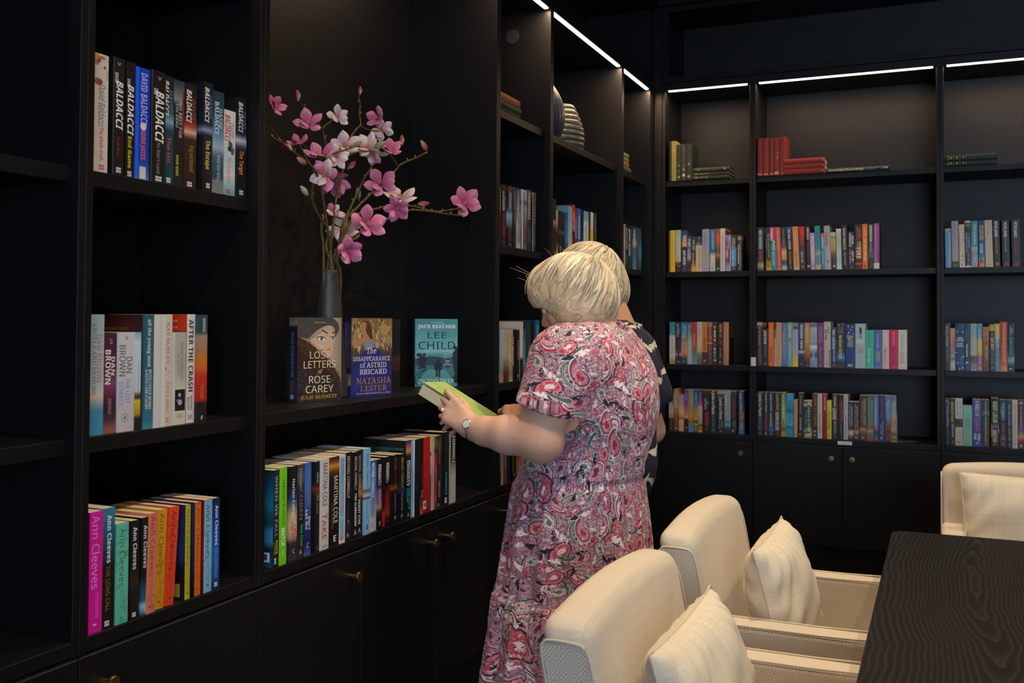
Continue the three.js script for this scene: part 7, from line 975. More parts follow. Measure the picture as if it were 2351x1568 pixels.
// a hand: five bent fingers on a palm. W wrist, d towards the knuckles, n out of the back of the hand, s towards the thumb
function handParts(W, d, n, s, curls, spread, k = 1, thumb = [0.55, 0.6, 0.3]) {
  const out = [], at = (a, b, c) => W.clone().addScaledVector(d, a * k).addScaledVector(s, b * k).addScaledVector(n, c * k).toArray(), R = (v) => v * k;
  const bases = [[0.088, 0.026], [0.091, 0.007], [0.086, -0.012], [0.077, -0.028]], lens = [[0.043, 0.026, 0.021], [0.047, 0.03, 0.022], [0.043, 0.028, 0.021], [0.034, 0.021, 0.019]], fat = [0.0092, 0.0094, 0.009, 0.008];
  const palm = bases.map(([a, b], i) => cap(at(0.012, b * 0.55, 0), at(a - 0.004, b, 0.001), R(0.0145), R(0.0118 - 0.001 * (i === 3))));
  palm.push(cap(at(0.02, -0.012, -0.006), at(0.06, -0.016, -0.006), R(0.015), R(0.012)), cap(at(0.018, 0.014, -0.008), at(0.055, 0.02, -0.007), R(0.016), R(0.012)));
  for (const [i, [a, b]] of bases.entries()) palm.push(cap(at(a - 0.004, b, 0.004), at(a + 0.001, b, 0.004), R(0.0098), R(0.0098)));   // knuckles
  out.push(union(palm, 0.012 * k));
  bases.forEach(([a, b], i) => {
    let p = V(...at(a, b, 0.001)), ang = 0; const list = [], dir = d.clone().addScaledVector(s, spread[i]).normalize();
    lens[i].forEach((L, j) => { ang += curls[i][j]; const v = dir.clone().multiplyScalar(Math.cos(ang)).addScaledVector(n, -Math.sin(ang)), q = p.clone().addScaledVector(v, L * k); list.push(cap(p.toArray(), q.toArray(), R(fat[i] * (1 - 0.07 * j)), R(fat[i] * (0.94 - 0.09 * j)))); p = q; });
    out.push(union(list, 0.003 * k));
  });
  let p = V(...at(0.028, 0.022, -0.006)), list = [];
  [[0.042, 0.0125, 0.0112], [0.033, 0.0105, 0.0098], [0.026, 0.0095, 0.0078]].forEach(([L, r1, r2], j) => { const v = d.clone().multiplyScalar(Math.cos(thumb[0] - thumb[2] * j)).addScaledVector(s, Math.sin(thumb[0] - thumb[2] * j)).addScaledVector(n, -thumb[1] * 0.5 * (j ? 1 : 0.7)).normalize(), q = p.clone().addScaledVector(v, L * k); list.push(cap(p.toArray(), q.toArray(), R(r1), R(r2))); p = q; });
  out.push(union(list, 0.004 * k));
  return out;
}
const span = (list, f = 0.03) => { const b = new THREE.Box3(); list.forEach((p) => b.expandByPoint(V(...p))); b.expandByScalar(f); return [b.min.toArray(), b.max.toArray()]; };
// hair: a cap with overlapping tapering locks that leave a crown and fall to a rim
function bob(c, rad, crown, rim, count, seed, tones, extra) {
  const r = rng(seed), A = V(...crown).normalize(), X = V(0, 0, 1).cross(A).normalize(), Y = A.clone().cross(X), list = [];
  const shellF = union([ell(c, rad.map((v) => v * 0.965)), ...extra.map(([p, q, t]) => ell(p, q.map((v) => v * 0.97), t))], 0.03);
  const lo = [c[0] - 0.2, c[1] - 0.17, c[2] - 0.16], hi = [c[0] + 0.2, c[1] + 0.13, c[2] + 0.16];
  const sh = nets((x, y, z) => Math.max(shellF(x, y, z) + 0.0015 * Math.sin(vnoise(x * 30, y * 30, z * 30) * 40), rim(x, y, z)), lo, hi, 0.006);
  colored(sh, (x, y, z) => tones[0].map((v) => v * (0.75 + 0.4 * vnoise(x * 60, y * 20, z * 60))));
  list.push(sh);
  const surf = (dir) => { let lo2 = 0.02, hi2 = 0.25; for (let i = 0; i < 22; i++) { const m = (lo2 + hi2) / 2; if (shellF(c[0] + dir.x * m, c[1] + dir.y * m, c[2] + dir.z * m) < 0) lo2 = m; else hi2 = m; } return lo2; };
  for (let i = 0; i < count; i++) {
    const phi = (i / count) * 6.2832 * 7 + r() * 0.3, t0 = 0.05 + 0.85 * Math.pow(r(), 1.3), pts = [], wob = (r() - 0.5) * 0.35, off = 0.001 + 0.0055 * r(), K = 9;
    let len = 0.55 + 0.9 * r();
    for (let k = 0; k < K; k++) {
      const th = t0 + len * (k / (K - 1)), ph = phi + wob * (k / (K - 1)) ** 2, dir = A.clone().multiplyScalar(Math.cos(th)).addScaledVector(X, Math.sin(th) * Math.cos(ph)).addScaledVector(Y, Math.sin(th) * Math.sin(ph)), m = surf(dir) + off - 0.003 * (k === 0) + (k === K - 1 ? -0.002 : 0), p = V(...c).addScaledVector(dir, m);
      if (rim(p.x, p.y, p.z) > 0.006) break;
      pts.push(p);
    }
    if (pts.length < 4) continue;
    const w = 0.0022 + 0.0052 * r() * r(), g = limb(pts, [w * 0.35, w, w * 1.1, w * 0.9, w * 0.25], 6, 14), pp = g.attributes.position, tone = tones[(r() * tones.length) | 0], br = 0.8 + 0.4 * r();
    for (let q = 0; q < pp.count; q++) {                              // flatten against the head
      const v = V(pp.getX(q), pp.getY(q), pp.getZ(q)), cc = V(...c), dir = v.clone().sub(cc), l = dir.length(); dir.normalize(); const m = surf(dir) + off; v.copy(cc).addScaledVector(dir, m + (l - m) * 0.35); pp.setXYZ(q, v.x, v.y, v.z);
    }
    g.computeVertexNormals(); colored(g, (x, y, z, q) => { const s = 0.85 + 0.3 * vnoise(q * 0.13, i, 0); return tone.map((v) => v * br * s); }); g.deleteAttribute('uv'); list.push(g);
  }
  return mergeGeometries(list);
}
const hairMat = new THREE.MeshPhysicalMaterial({ vertexColors: true, roughness: 0.42, sheen: 0.4, sheenColor: new THREE.Color(0xfff0d0), sheenRoughness: 0.4, specularIntensity: 0.7 });

// cloth prints
const paisley = canvasTexture(1536, 1536, (c, W) => {
  const r = rng(71), col = { navy: '#161a30', rose: '#c8475c', red: '#b02a44', pale: '#e6d6d8', mauve: '#8d6078', green: '#4a7c66', sage: '#87a08c', pink: '#d08c98', plum: '#5c3448' };
  c.fillStyle = '#a27c90'; c.fillRect(0, 0, W, W);
  const wrap = (x, y, m, f) => { for (const dx of [-W, 0, W]) for (const dy of [-W, 0, W]) if (x + dx > -m && x + dx < W + m && y + dy > -m && y + dy < W + m) { c.save(); c.translate(x + dx, y + dy); f(); c.restore(); } };
  const drop = (s) => { c.beginPath(); c.moveTo(0, -s); c.bezierCurveTo(s * 0.9, -s * 0.75, s * 0.85, s * 0.5, s * 0.1, s * 0.62); c.bezierCurveTo(-s * 0.7, s * 0.65, -s * 0.75, -s * 0.15, -s * 0.25, -s * 0.35); c.bezierCurveTo(0, -s * 0.5, -s * 0.1, -s * 0.8, 0, -s); c.closePath(); };
  for (let i = 0; i < 260; i++) { const x = r() * W, y = r() * W, s = 18 + r() * 46, a = r() * 6.3, k = [col.navy, col.navy, col.pale, col.mauve, col.rose, col.pale][(r() * 6) | 0]; wrap(x, y, 120, () => { c.rotate(a); c.fillStyle = k; c.beginPath(); c.ellipse(0, 0, s, s * 0.4, 0, 0, 7); c.fill(); }); }
  const scribble = (n, big) => { for (let i = 0; i < n; i++) { const x = r() * W, y = r() * W, a = r() * 6.3, s = (3.5 + r() * 8) * big, k = [col.pale, col.rose, col.pink, col.navy, col.plum, col.pale, col.red, col.pale][(r() * 8) | 0]; wrap(x, y, 40, () => { c.rotate(a); c.strokeStyle = k; c.lineWidth = 2 + r() * 1.6; c.beginPath(); c.arc(0, 0, s, 0, 4.2); c.arc(s * 0.5, 0, s * 0.4, 0, 4); c.stroke(); }); } };
  scribble(4200, 1);
  for (let i = 0; i < 46; i++) { const x = r() * W, y = r() * W, a = r() * 6.3, R = 90 + r() * 150, k = r() < 0.55 ? col.green : col.sage; wrap(x, y, 290, () => { c.rotate(a); c.lineCap = 'round'; for (const [w, q] of [[36, col.pale], [30, k], [13, col.navy], [9, k]]) { c.strokeStyle = q; c.lineWidth = w; c.beginPath(); c.arc(0, R, R, -2.3, -0.9); c.stroke(); } c.strokeStyle = col.pale; c.lineWidth = 6; c.setLineDash([1, 13]); c.beginPath(); c.arc(0, R, R + 25, -2.3, -0.9); c.stroke(); c.setLineDash([]); }); }
  for (let i = 0; i < 52; i++) {                                       // tall curled drops with banded rims
    const gx = (i % 7) / 7, gy = Math.floor(i / 7) / 7.4, x = (gx + (r() - 0.5) * 0.12) * W, y = (gy + (r() - 0.5) * 0.12) * W, s = 78 + r() * 92, a = r() * 6.3, f = r() < 0.5 ? 1 : -1, big = [[col.navy, col.red, col.pink, col.rose, col.pale], [col.pale, col.red, col.mauve, col.pale, col.rose], [col.red, col.pale, col.mauve, col.pink, col.plum], [col.navy, col.pale, col.mauve, col.pale, col.green], [col.pale, col.navy, col.rose, col.pink, col.red]][(r() * 5) | 0];
    wrap(x, y, 220, () => {
      c.rotate(a); c.scale(f * 0.78, 1.12);
      [1.14, 1.02, 0.9, 0.78, 0.4].forEach((k, j) => { c.fillStyle = big[j]; drop(s * k); c.fill(); });
      c.save(); drop(s * 0.78); c.clip();
      for (let q = 0; q < 60; q++) { c.strokeStyle = [col.pale, col.rose, col.navy, col.pink, col.mauve][(r() * 5) | 0]; c.lineWidth = 2.6; c.beginPath(); c.arc((r() - 0.5) * s * 1.3, (r() - 0.5) * s * 1.6, 4 + r() * 9, 0, 4.4); c.stroke(); }
      c.restore();
      c.fillStyle = big[4]; drop(s * 0.3); c.fill();
      c.strokeStyle = col.pale; c.lineWidth = 4; c.setLineDash([1, 10]); c.lineCap = 'round'; drop(s * 0.95); c.stroke(); c.setLineDash([]);
    });
  }
  for (let i = 0; i < 64; i++) { const x = r() * W, y = r() * W, a = r() * 6.3, s = 30 + r() * 50; wrap(x, y, 110, () => { c.rotate(a); c.fillStyle = i % 5 < 3 ? '#f0e8e8' : col.navy; c.beginPath(); c.moveTo(-s, 0); c.quadraticCurveTo(-s * 0.2, -s * 0.55, s, -s * 0.3); c.quadraticCurveTo(s * 0.5, -s * 0.1, s * 0.7, s * 0.1); c.quadraticCurveTo(s * 0.3, s * 0.02, s * 0.35, s * 0.35); c.quadraticCurveTo(-s * 0.2, s * 0.1, -s, 0); c.fill(); }); }
  scribble(2200, 0.8);
  for (let i = 0; i < 1500; i++) { const x = r() * W, y = r() * W, k = [col.pale, col.navy, col.red, col.pink][(r() * 4) | 0], s = 2 + r() * 4; wrap(x, y, 20, () => { c.fillStyle = k; c.beginPath(); c.arc(0, 0, s, 0, 7); c.fill(); }); }
}, [1, 1]);
const zebra = canvasTexture(512, 512, (c) => {
  const r = rng(19); c.fillStyle = '#171a33'; c.fillRect(0, 0, 512, 512); c.strokeStyle = '#d9cfb4'; c.lineCap = 'round';
  for (let i = 0; i < 15; i++) { const x = ((i % 4) / 4 + 0.1 * r()) * 512, y = (Math.floor(i / 4) / 4 + 0.1 * r()) * 512, a = -0.35 + r() * 0.7, w = 22 + r() * 20, b = r() < 0.5 ? 1 : -1; for (const dx of [-512, 0, 512]) for (const dy of [-512, 0, 512]) { c.save(); c.translate(x + dx, y + dy); c.rotate(a); c.fillStyle = '#d9cfb4'; c.beginPath(); c.moveTo(-78, 10 * b); c.bezierCurveTo(-30, -w * b - 16, 20, w - 40, 84, -24 * b); c.bezierCurveTo(40, w * 0.5, 20, w * 1.2, 4, w * 0.8); c.bezierCurveTo(-20, w * 1.5, -50, w * 0.7, -78, 10 * b); c.fill(); c.restore(); } }
}, [1, 1]);
// uv for cloth: around a vertical axis, in metres over the print's repeat
function wrapUV(g, cx, cz, around, rep) { const p = g.attributes.position, n = g.attributes.normal, u = new Float32Array(p.count * 2); for (let i = 0; i < p.count; i++) { const a = Math.atan2(p.getZ(i) - cz, p.getX(i) - cx - 0.02), s = a < -2.2 ? a + 6.2832 : a, rr = Math.hypot(p.getZ(i) - cz, p.getX(i) - cx); u[2 * i] = (s * around) / rep; u[2 * i + 1] = (p.getY(i) + Math.max(0, n.getY(i)) * (around - rr) * 0.9) / rep; } g.setAttribute('uv', new THREE.BufferAttribute(u, 2)); return g; }

// ---------------------------------------------------------------- the reader in the paisley dress
{
  const t = thing('person', 'blonde woman in a paisley dress standing and reading a book', 'person', [0.53, 0, 2.62]);
  const add = (name, g, m, label) => { g.translate(-0.53, 0, -2.62); return part(name, g, m, t, label); };
  const Z = 2.62, base = [0.66, 0.4, 0.29], tone = skinTone(base);
  // head: skull, face mask with brow, nose, lips, chin, ears; f is where the face points, u its up
  const hc = [0.49, 1.383, Z], f = [-0.866, -0.5], u = [-0.5, 0.866], hp = (a, b, c) => [hc[0] + f[0] * a + u[0] * b, hc[1] + f[1] * a + u[1] * b, Z + c];
  const head = union([ell(hp(-0.01, 0.02, 0), [0.092, 0.088, 0.074], Math.atan2(-f[1], -f[0])), ell(hp(0.035, -0.045, 0), [0.062, 0.075, 0.06], Math.atan2(-f[1], -f[0])), ell(hp(0.07, -0.1, 0), [0.024, 0.02, 0.026]), cap(hp(0.082, 0.012, -0.03), hp(0.082, 0.012, 0.03), 0.014, 0.014), cap(hp(0.094, 0.0, 0), hp(0.113, -0.032, 0), 0.0075, 0.0115), ell(hp(0.1, -0.04, 0.011), [0.01, 0.008, 0.007]), ell(hp(0.1, -0.04, -0.011), [0.01, 0.008, 0.007]), cap(hp(0.089, -0.064, -0.018), hp(0.089, -0.064, 0.018), 0.008, 0.008), cap(hp(0.086, -0.076, -0.014), hp(0.086, -0.076, 0.014), 0.0085, 0.0085), ell(hp(0.055, -0.035, 0.04), [0.03, 0.034, 0.024]), ell(hp(0.055, -0.035, -0.04), [0.03, 0.034, 0.024])], 0.016);
  const ears = [1, -1].map((s) => ell(hp(-0.004, -0.012, s * 0.076), [0.016, 0.03, 0.008], 0.4));
  const eye = (s) => ell(hp(0.078, -0.004, s * 0.031), [0.013, 0.011, 0.014]);
  const neck = cap([0.585, 1.24, Z], [0.535, 1.345, Z], 0.06, 0.052);
  const headF = (x, y, z) => Math.min(smin(union([head, neck], 0.03)(x, y, z), Math.min(ears[0](x, y, z), ears[1](x, y, z)), 0.008), 9);
  const headG = nets(headF, [0.34, 1.2, 2.51], [0.66, 1.5, 2.73], 0.0045);
  // arms, hands
  const W = V(0.288, 1.012, 2.852), hd = V(-0.82, 0.56, -0.08).normalize(), hn = V(0.12, 0.3, 0.95).addScaledVector(hd, 0).normalize(); hn.addScaledVector(hd, -hn.dot(hd)).normalize(); const hs = hn.clone().cross(hd).normalize().multiplyScalar(-1); if (hs.y < 0) hs.multiplyScalar(-1);
  const armL = [cap([0.535, 1.18, 2.8], [0.51, 1.08, 2.845], 0.07, 0.062), cap([0.51, 1.08, 2.845], [0.488, 0.995, 2.865], 0.062, 0.053), cap([0.488, 0.995, 2.865], [0.4, 1.003, 2.868], 0.051, 0.047), cap([0.4, 1.003, 2.868], [0.33, 1.008, 2.86], 0.046, 0.034), cap([0.33, 1.008, 2.86], [0.283, 1.014, 2.852], 0.034, 0.027), ell([0.505, 0.985, 2.868], [0.05, 0.045, 0.045])];
  const handL = handParts(W, hd, hn, hs, [[0.25, 0.75, 0.5], [0.5, 0.9, 0.6], [0.6, 0.95, 0.6], [0.7, 0.95, 0.6]], [0.1, 0.02, -0.05, -0.12], 1.0, [0.32, 1.1, 0.24]);
  const armLF = (x, y, z) => { let d = union(armL, 0.03)(x, y, z); d = smin(d, handL[0](x, y, z), 0.02); for (let i = 1; i < handL.length; i++) d = smin(d, handL[i](x, y, z), 0.004); return d; };
  const armLG = nets(armLF, [0.12, 0.9, 2.73], [0.62, 1.27, 2.95], 0.0045);
  const W2 = V(0.25, 0.965, 2.62), d2 = V(-0.75, 0.42, 0.35).normalize(), n2 = V(0.2, 0.35, -0.9).normalize(); n2.addScaledVector(d2, -n2.dot(d2)).normalize(); const s2 = n2.clone().cross(d2); if (s2.y < 0) s2.multiplyScalar(-1);
  const armR = [cap([0.535, 1.18, 2.45], [0.47, 0.985, 2.43], 0.068, 0.053), cap([0.47, 0.985, 2.43], [0.25, 0.965, 2.62], 0.05, 0.028)], handR = handParts(W2, d2, n2, s2, [[0.3, 0.5, 0.4], [0.4, 0.5, 0.4], [0.45, 0.55, 0.4], [0.5, 0.6, 0.4]], [0.08, 0.02, -0.04, -0.1], 1, [0.6, 0.5, 0.3]);
  const armRF = (x, y, z) => { let d = union(armR, 0.02)(x, y, z); for (const h of handR) d = smin(d, h(x, y, z), 0.006); return d; };
  const armRG = nets(armRF, [0.09, 0.9, 2.28], [0.64, 1.27, 2.76], 0.006);
  // trunk and legs stay inside the dress
  const trunk = union([ell([0.55, 1.06, Z], [0.15, 0.18, 0.175]), cap([0.565, 1.19, 2.47], [0.565, 1.19, 2.77], 0.07, 0.07), ell([0.52, 0.82, Z], [0.15, 0.15, 0.17]), cap([0.54, 0.76, 2.54], [0.55, 0.45, 2.54], 0.085, 0.058), cap([0.55, 0.45, 2.54], [0.57, 0.09, 2.54], 0.055, 0.036), cap([0.54, 0.76, 2.7], [0.55, 0.45, 2.7], 0.085, 0.058), cap([0.55, 0.45, 2.7], [0.57, 0.09, 2.7], 0.055, 0.036), cap([0.58, 0.05, 2.54], [0.43, 0.032, 2.53], 0.042, 0.03), cap([0.58, 0.05, 2.7], [0.43, 0.032, 2.71], 0.042, 0.03), cap([0.585, 1.24, Z], [0.57, 1.18, Z], 0.055, 0.06)], 0.04);
  const trunkG = nets(trunk, [0.3, -0.02, 2.36], [0.78, 1.32, 2.88], 0.014);
  const body = colored(merged([headG, armLG, armRG, trunkG]), (x, y, z) => { const c = tone(x, y, z); const near = (p, r) => Math.max(0, 1 - Math.hypot(x - p[0], y - p[1], z - p[2]) / r), el = near([0.52, 0.95, 2.88], 0.08) + near([0.2, 1.03, 2.86], 0.06) * 0.7 + near(hp(0.108, -0.034, 0), 0.03); const lip = Math.max(near(hp(0.097, -0.066, 0.008), 0.013), near(hp(0.094, -0.076, 0.008), 0.012)); return [c[0] * (1 - 0.05 * el), c[1] * (1 - 0.18 * el - 0.35 * lip), c[2] * (1 - 0.16 * el - 0.3 * lip)]; });
  add('body', body, skinMat);
  { const g = mergeGeometries([1, -1].map((s) => new THREE.SphereGeometry(0.0115, 16, 12).translate(...hp(0.0835, -0.006, s * 0.031)))); add('eyes', g, std([0.62, 0.6, 0.58], 0.2)); const b = mergeGeometries([1, -1].map((s) => new THREE.SphereGeometry(0.0058, 12, 8).translate(...hp(0.0905, -0.007, s * 0.031)))); add('irises', b, std([0.08, 0.12, 0.16], 0.2)); }
  { const g = mergeGeometries([1, -1].map((s) => limb([hp(0.09, 0.014, s * 0.014), hp(0.094, 0.019, s * 0.032), hp(0.082, 0.014, s * 0.05)], [0.002, 0.003, 0.0015], 6, 10))); add('eyebrows', g, std([0.2, 0.13, 0.07], 0.8)); }
  // dress: bodice with loose short sleeves, gathered waist, tiered skirt
  const bodice = [ell([0.55, 1.06, Z], [0.178, 0.2, 0.2]), ell([0.595, 1.11, Z], [0.13, 0.17, 0.178]), cap([0.565, 1.195, 2.46], [0.565, 1.195, 2.78], 0.09, 0.09), ell([0.52, 0.9, Z], [0.168, 0.15, 0.19]), cap([0.575, 1.235, Z - 0.05], [0.575, 1.235, Z + 0.05], 0.075, 0.075), cap([0.53, 1.195, 2.795], [0.507, 1.07, 2.84], 0.092, 0.094), cap([0.53, 1.195, 2.445], [0.495, 1.06, 2.43], 0.088, 0.094)];
  const bodiceF = union(bodice, 0.06);
  const skirtF = (x, y, z) => {
    const t0 = Math.max(0, Math.min(1, (0.86 - y) / 0.74)), cx = 0.512 - 0.012 * t0, rx = 0.178 + 0.045 * Math.sqrt(t0) + 0.02 * t0, rz = 0.185 + 0.05 * Math.sqrt(t0) + 0.07 * t0, a = Math.atan2((z - Z) / rz, (x - cx) / rx), tier = y < 0.555 ? 0.008 + 0.006 * Math.min(1, (0.555 - y) * 14) : 0, fold = (0.002 + 0.015 * t0) * (Math.sin(a * 13 + 1.5 * Math.sin(y * 6) + 0.6) + 0.5 * Math.sin(a * 29 + y * 5)) + (y < 0.555 ? 0.003 * Math.sin(a * 70) * Math.max(0, 1 - (0.555 - y) * 5) : 0), gather = 0.003 * Math.sin(a * 64) * Math.exp(-Math.abs(y - 0.85) * 18);
    const d = (Math.hypot((x - cx) / rx, (z - Z) / rz) - 1) * Math.min(rx, rz) - fold - tier - gather;
    return Math.max(d * 0.8, y - 0.875, 0.115 - y);
  };
  const cutL = (x, y, z) => 1.092 - 0.28 * (x - 0.435) - y;                        // sleeve hem
  const hole = union([ell([0.57, 1.3, Z], [0.095, 0.062, 0.085])], 0.01);
  const inArm = (x, y, z) => Math.max(cap([0.53, 1.19, 2.8], [0.495, 0.98, 2.866], 0.072, 0.072)(x, y, z), y - 1.14);
  const dressF = (x, y, z) => {
    let b = bodiceF(x, y, z);
    const wr = 0.0035 * Math.sin(24 * (x * 0.6 - y) + 9 * z) * Math.sin(11 * y + 30 * z) + 0.004 * Math.sin(38 * z + 10 * x) * Math.exp(-Math.abs(y - 0.9) * 9);
    b += wr;
    const side = z > 2.795 ? (z - 2.795) : z < 2.445 ? 2.445 - z : 0;
    if (side > 0) b = Math.max(b, cutL(x, y, z));
    let d = smin(b, skirtF(x, y, z), 0.035);
    d += 0.008 * Math.exp(-(((y - 0.868) / 0.012) ** 2));                          // drawn-in waist seam
    d = Math.max(d, -hole(x, y, z)); d = Math.max(d, -inArm(x, y, z));
    return d;
  };
  const dress = wrapUV(nets(dressF, [0.1, 0.1, 2.2], [0.92, 1.34, 3.02], 0.0085), 0.54, Z, 0.2, 0.41);
  add('dress', dress, phys(0xffffff, 0.78, { map: paisley, sheen: 0.25, sheenColor: new THREE.Color(0xffe8f0) }), 'rose, navy and white paisley print dress with short sleeves');
  // hair
  const rim = (x, y, z) => { const k = Math.max(0, Math.min(1, (0.485 - x) / 0.05)), low = 1.294 + 0.05 * k; return Math.max(low - y + 0.003 * Math.sin(z * 260 + x * 190) + 0.002 * Math.sin(x * 500), -1); };
  const hair = bob([0.492, 1.395, Z], [0.127, 0.106, 0.112], [0.32, 0.84, -0.42], rim, 1000, 5, [[0.7, 0.56, 0.35], [0.8, 0.68, 0.46], [0.62, 0.5, 0.32], [0.86, 0.76, 0.56], [0.5, 0.43, 0.33], [0.42, 0.36, 0.28]], [[[0.53, 1.35, Z], [0.092, 0.09, 0.11], 0], [[0.425, 1.395, Z], [0.06, 0.062, 0.095], 0.6]]);
  { const r = rng(91), wisps = []; for (let i = 0; i < 24; i++) { const a = r() * 6.28, b = 0.25 + r() * 1.1, d = V(Math.sin(b) * Math.cos(a) * 1.15, Math.cos(b), Math.sin(b) * Math.sin(a)), p = V(0.492, 1.395, Z).add(V(d.x * 0.122, d.y * 0.104, d.z * 0.108)), q = V(r() - 0.5, r() * 0.2, r() - 0.5).multiplyScalar(0.06).addScaledVector(d, 0.02 + 0.02 * r()), g = limb([p, p.clone().addScaledVector(q, 0.5).addScaledVector(d, 0.006), p.clone().add(q)], [0.0004, 0.0004, 0.0002], 4, 8); g.deleteAttribute('uv'); wisps.push(colored(g, () => [0.6, 0.46, 0.28])); } hair.wisps = mergeGeometries(wisps); }
  const hairAll = mergeGeometries([hair, hair.wisps]);
  add('hair', hairAll, hairMat, 'chin-length layered blonde bob with fringe');
  // bracelet watch and ring
  const wp = V(0.292, 1.011, 2.853), wd = V(-0.96, 0.12, -0.16).normalize(), wa = hn.clone().addScaledVector(wd, -hn.dot(wd)).normalize(), wb = wd.clone().cross(wa), ringPts = (R, c, a, b) => { const o = []; for (let i = 0; i < 24; i++) { const q = (i / 24) * 6.2832; o.push(c.clone().addScaledVector(a, R * Math.cos(q)).addScaledVector(b, R * Math.sin(q))); } return o; };
  const watch = add('watch', limb(ringPts(0.0325, wp, wa, wb), [0.0034], 8, 90, 0.6, true), std([0.75, 0.74, 0.72], 0.22, { metalness: 1 }), 'silver bangle watch');
  const fc = wp.clone().addScaledVector(wa, 0.0335).addScaledVector(wb, 0.004), q = new THREE.Quaternion().setFromUnitVectors(V(0, 1, 0), wa);
  const place = (g) => { g.applyQuaternion(q); g.translate(fc.x - 0.53, fc.y, fc.z - 2.62); return g; };
  part('case', place(lathe([[0, 0], [0.0125, 0], [0.0135, 0.002], [0.0135, 0.005], [0.012, 0.0062], [0.0108, 0.0058]], 30)), std([0.75, 0.72, 0.66], 0.2, { metalness: 1 }), watch); part('dial', place(new THREE.CylinderGeometry(0.0112, 0.0112, 0.001, 28).translate(0, 0.0054, 0)), std([0.72, 0.74, 0.72], 0.3), watch);
  const rc = W.clone().addScaledVector(hd, 0.098).addScaledVector(hs, -0.014).addScaledVector(hn, -0.005), ringM = add('ring', limb(ringPts(0.0098, rc, hn, hs), [0.0016], 8, 50, 1, true), std([0.8, 0.8, 0.8], 0.15, { metalness: 1 }), 'silver ring with a large stone');
  part('stone', new THREE.IcosahedronGeometry(0.006, 1).translate(rc.x + hn.x * 0.013 - 0.53, rc.y + hn.y * 0.013, rc.z + hn.z * 0.013 - 2.62), phys([0.8, 0.85, 0.9], 0.1, { clearcoat: 1 }), ringM);
}
// the book she holds: green cover upwards, fore-edge to the camera
{
  const b = { w: 0.034, h: 0.196, d: 0.13, bg: '0:8cb858 50:a0c468 100:88b050', txt: '', label: 'green paperback held open in the reading woman\'s hands', cov: '0:9cc464 40:a8cc70 100:90b858 n0,100,b8d488,10' };
  const [it] = shelfOfBooks([b]), t = thing('paperback_book', b.label, 'book', [0.11, 1.085, 2.825]);
  const L = V(0.885, -0.465, 0).normalize(), N = V(0.465, 0.885, 0).normalize(), D = V(0, 0, -1), M4 = new THREE.Matrix4().makeBasis(N, L.clone().multiplyScalar(-1), D.clone().multiplyScalar(-1));
  // local x = thickness (up), y = towards the head of the book, z = out of the fore-edge, towards the camera
  t.quaternion.setFromRotationMatrix(M4); t.position.copy(V(0.105, 1.098, 2.825)).addScaledVector(L, 0.196);
  const pages = box(0.0012, 0.03, 0.001, 0.195, -0.128, 0); const pm = new THREE.MeshStandardMaterial({ map: pageTex, roughness: 0.9 });
  { const p = pages.attributes.position, uv = new Float32Array(p.count * 2); for (let i = 0; i < p.count; i++) { uv[2 * i] = p.getX(i) * 12; uv[2 * i + 1] = p.getY(i) * 2; } pages.setAttribute('uv', new THREE.BufferAttribute(uv, 2)); }
  part('pages', pages, pm, t);
  const green = phys(0xffffff, 0.4, { map: it.mat.map, clearcoat: 0.2 }), cg = box(0.0306, 0.0318, 0, 0.196, -0.13, 0.001), bg = box(0, 0.0011, 0, 0.196, -0.13, 0.001);
  for (const g of [cg, bg]) { const uv = g.attributes.uv; for (let i = 0; i < uv.count; i++) uv.setXY(i, it.cv[0] + (it.cv[2] - it.cv[0]) * (0.1 + 0.8 * uv.getX(i)), it.cv[1] + (it.cv[3] - it.cv[1]) * (0.1 + 0.8 * uv.getY(i))); }
  { const p = cg.attributes.position; for (let i = 0; i < p.count; i++) p.setX(i, p.getX(i) + Math.max(0, (p.getZ(i) + 0.13) / 0.13) * 0.006); cg.computeVertexNormals(); }
  part('cover', mergeGeometries([cg, bg, box(0, 0.0318, 0, 0.196, -0.1312, -0.1301)]), green, t);
}
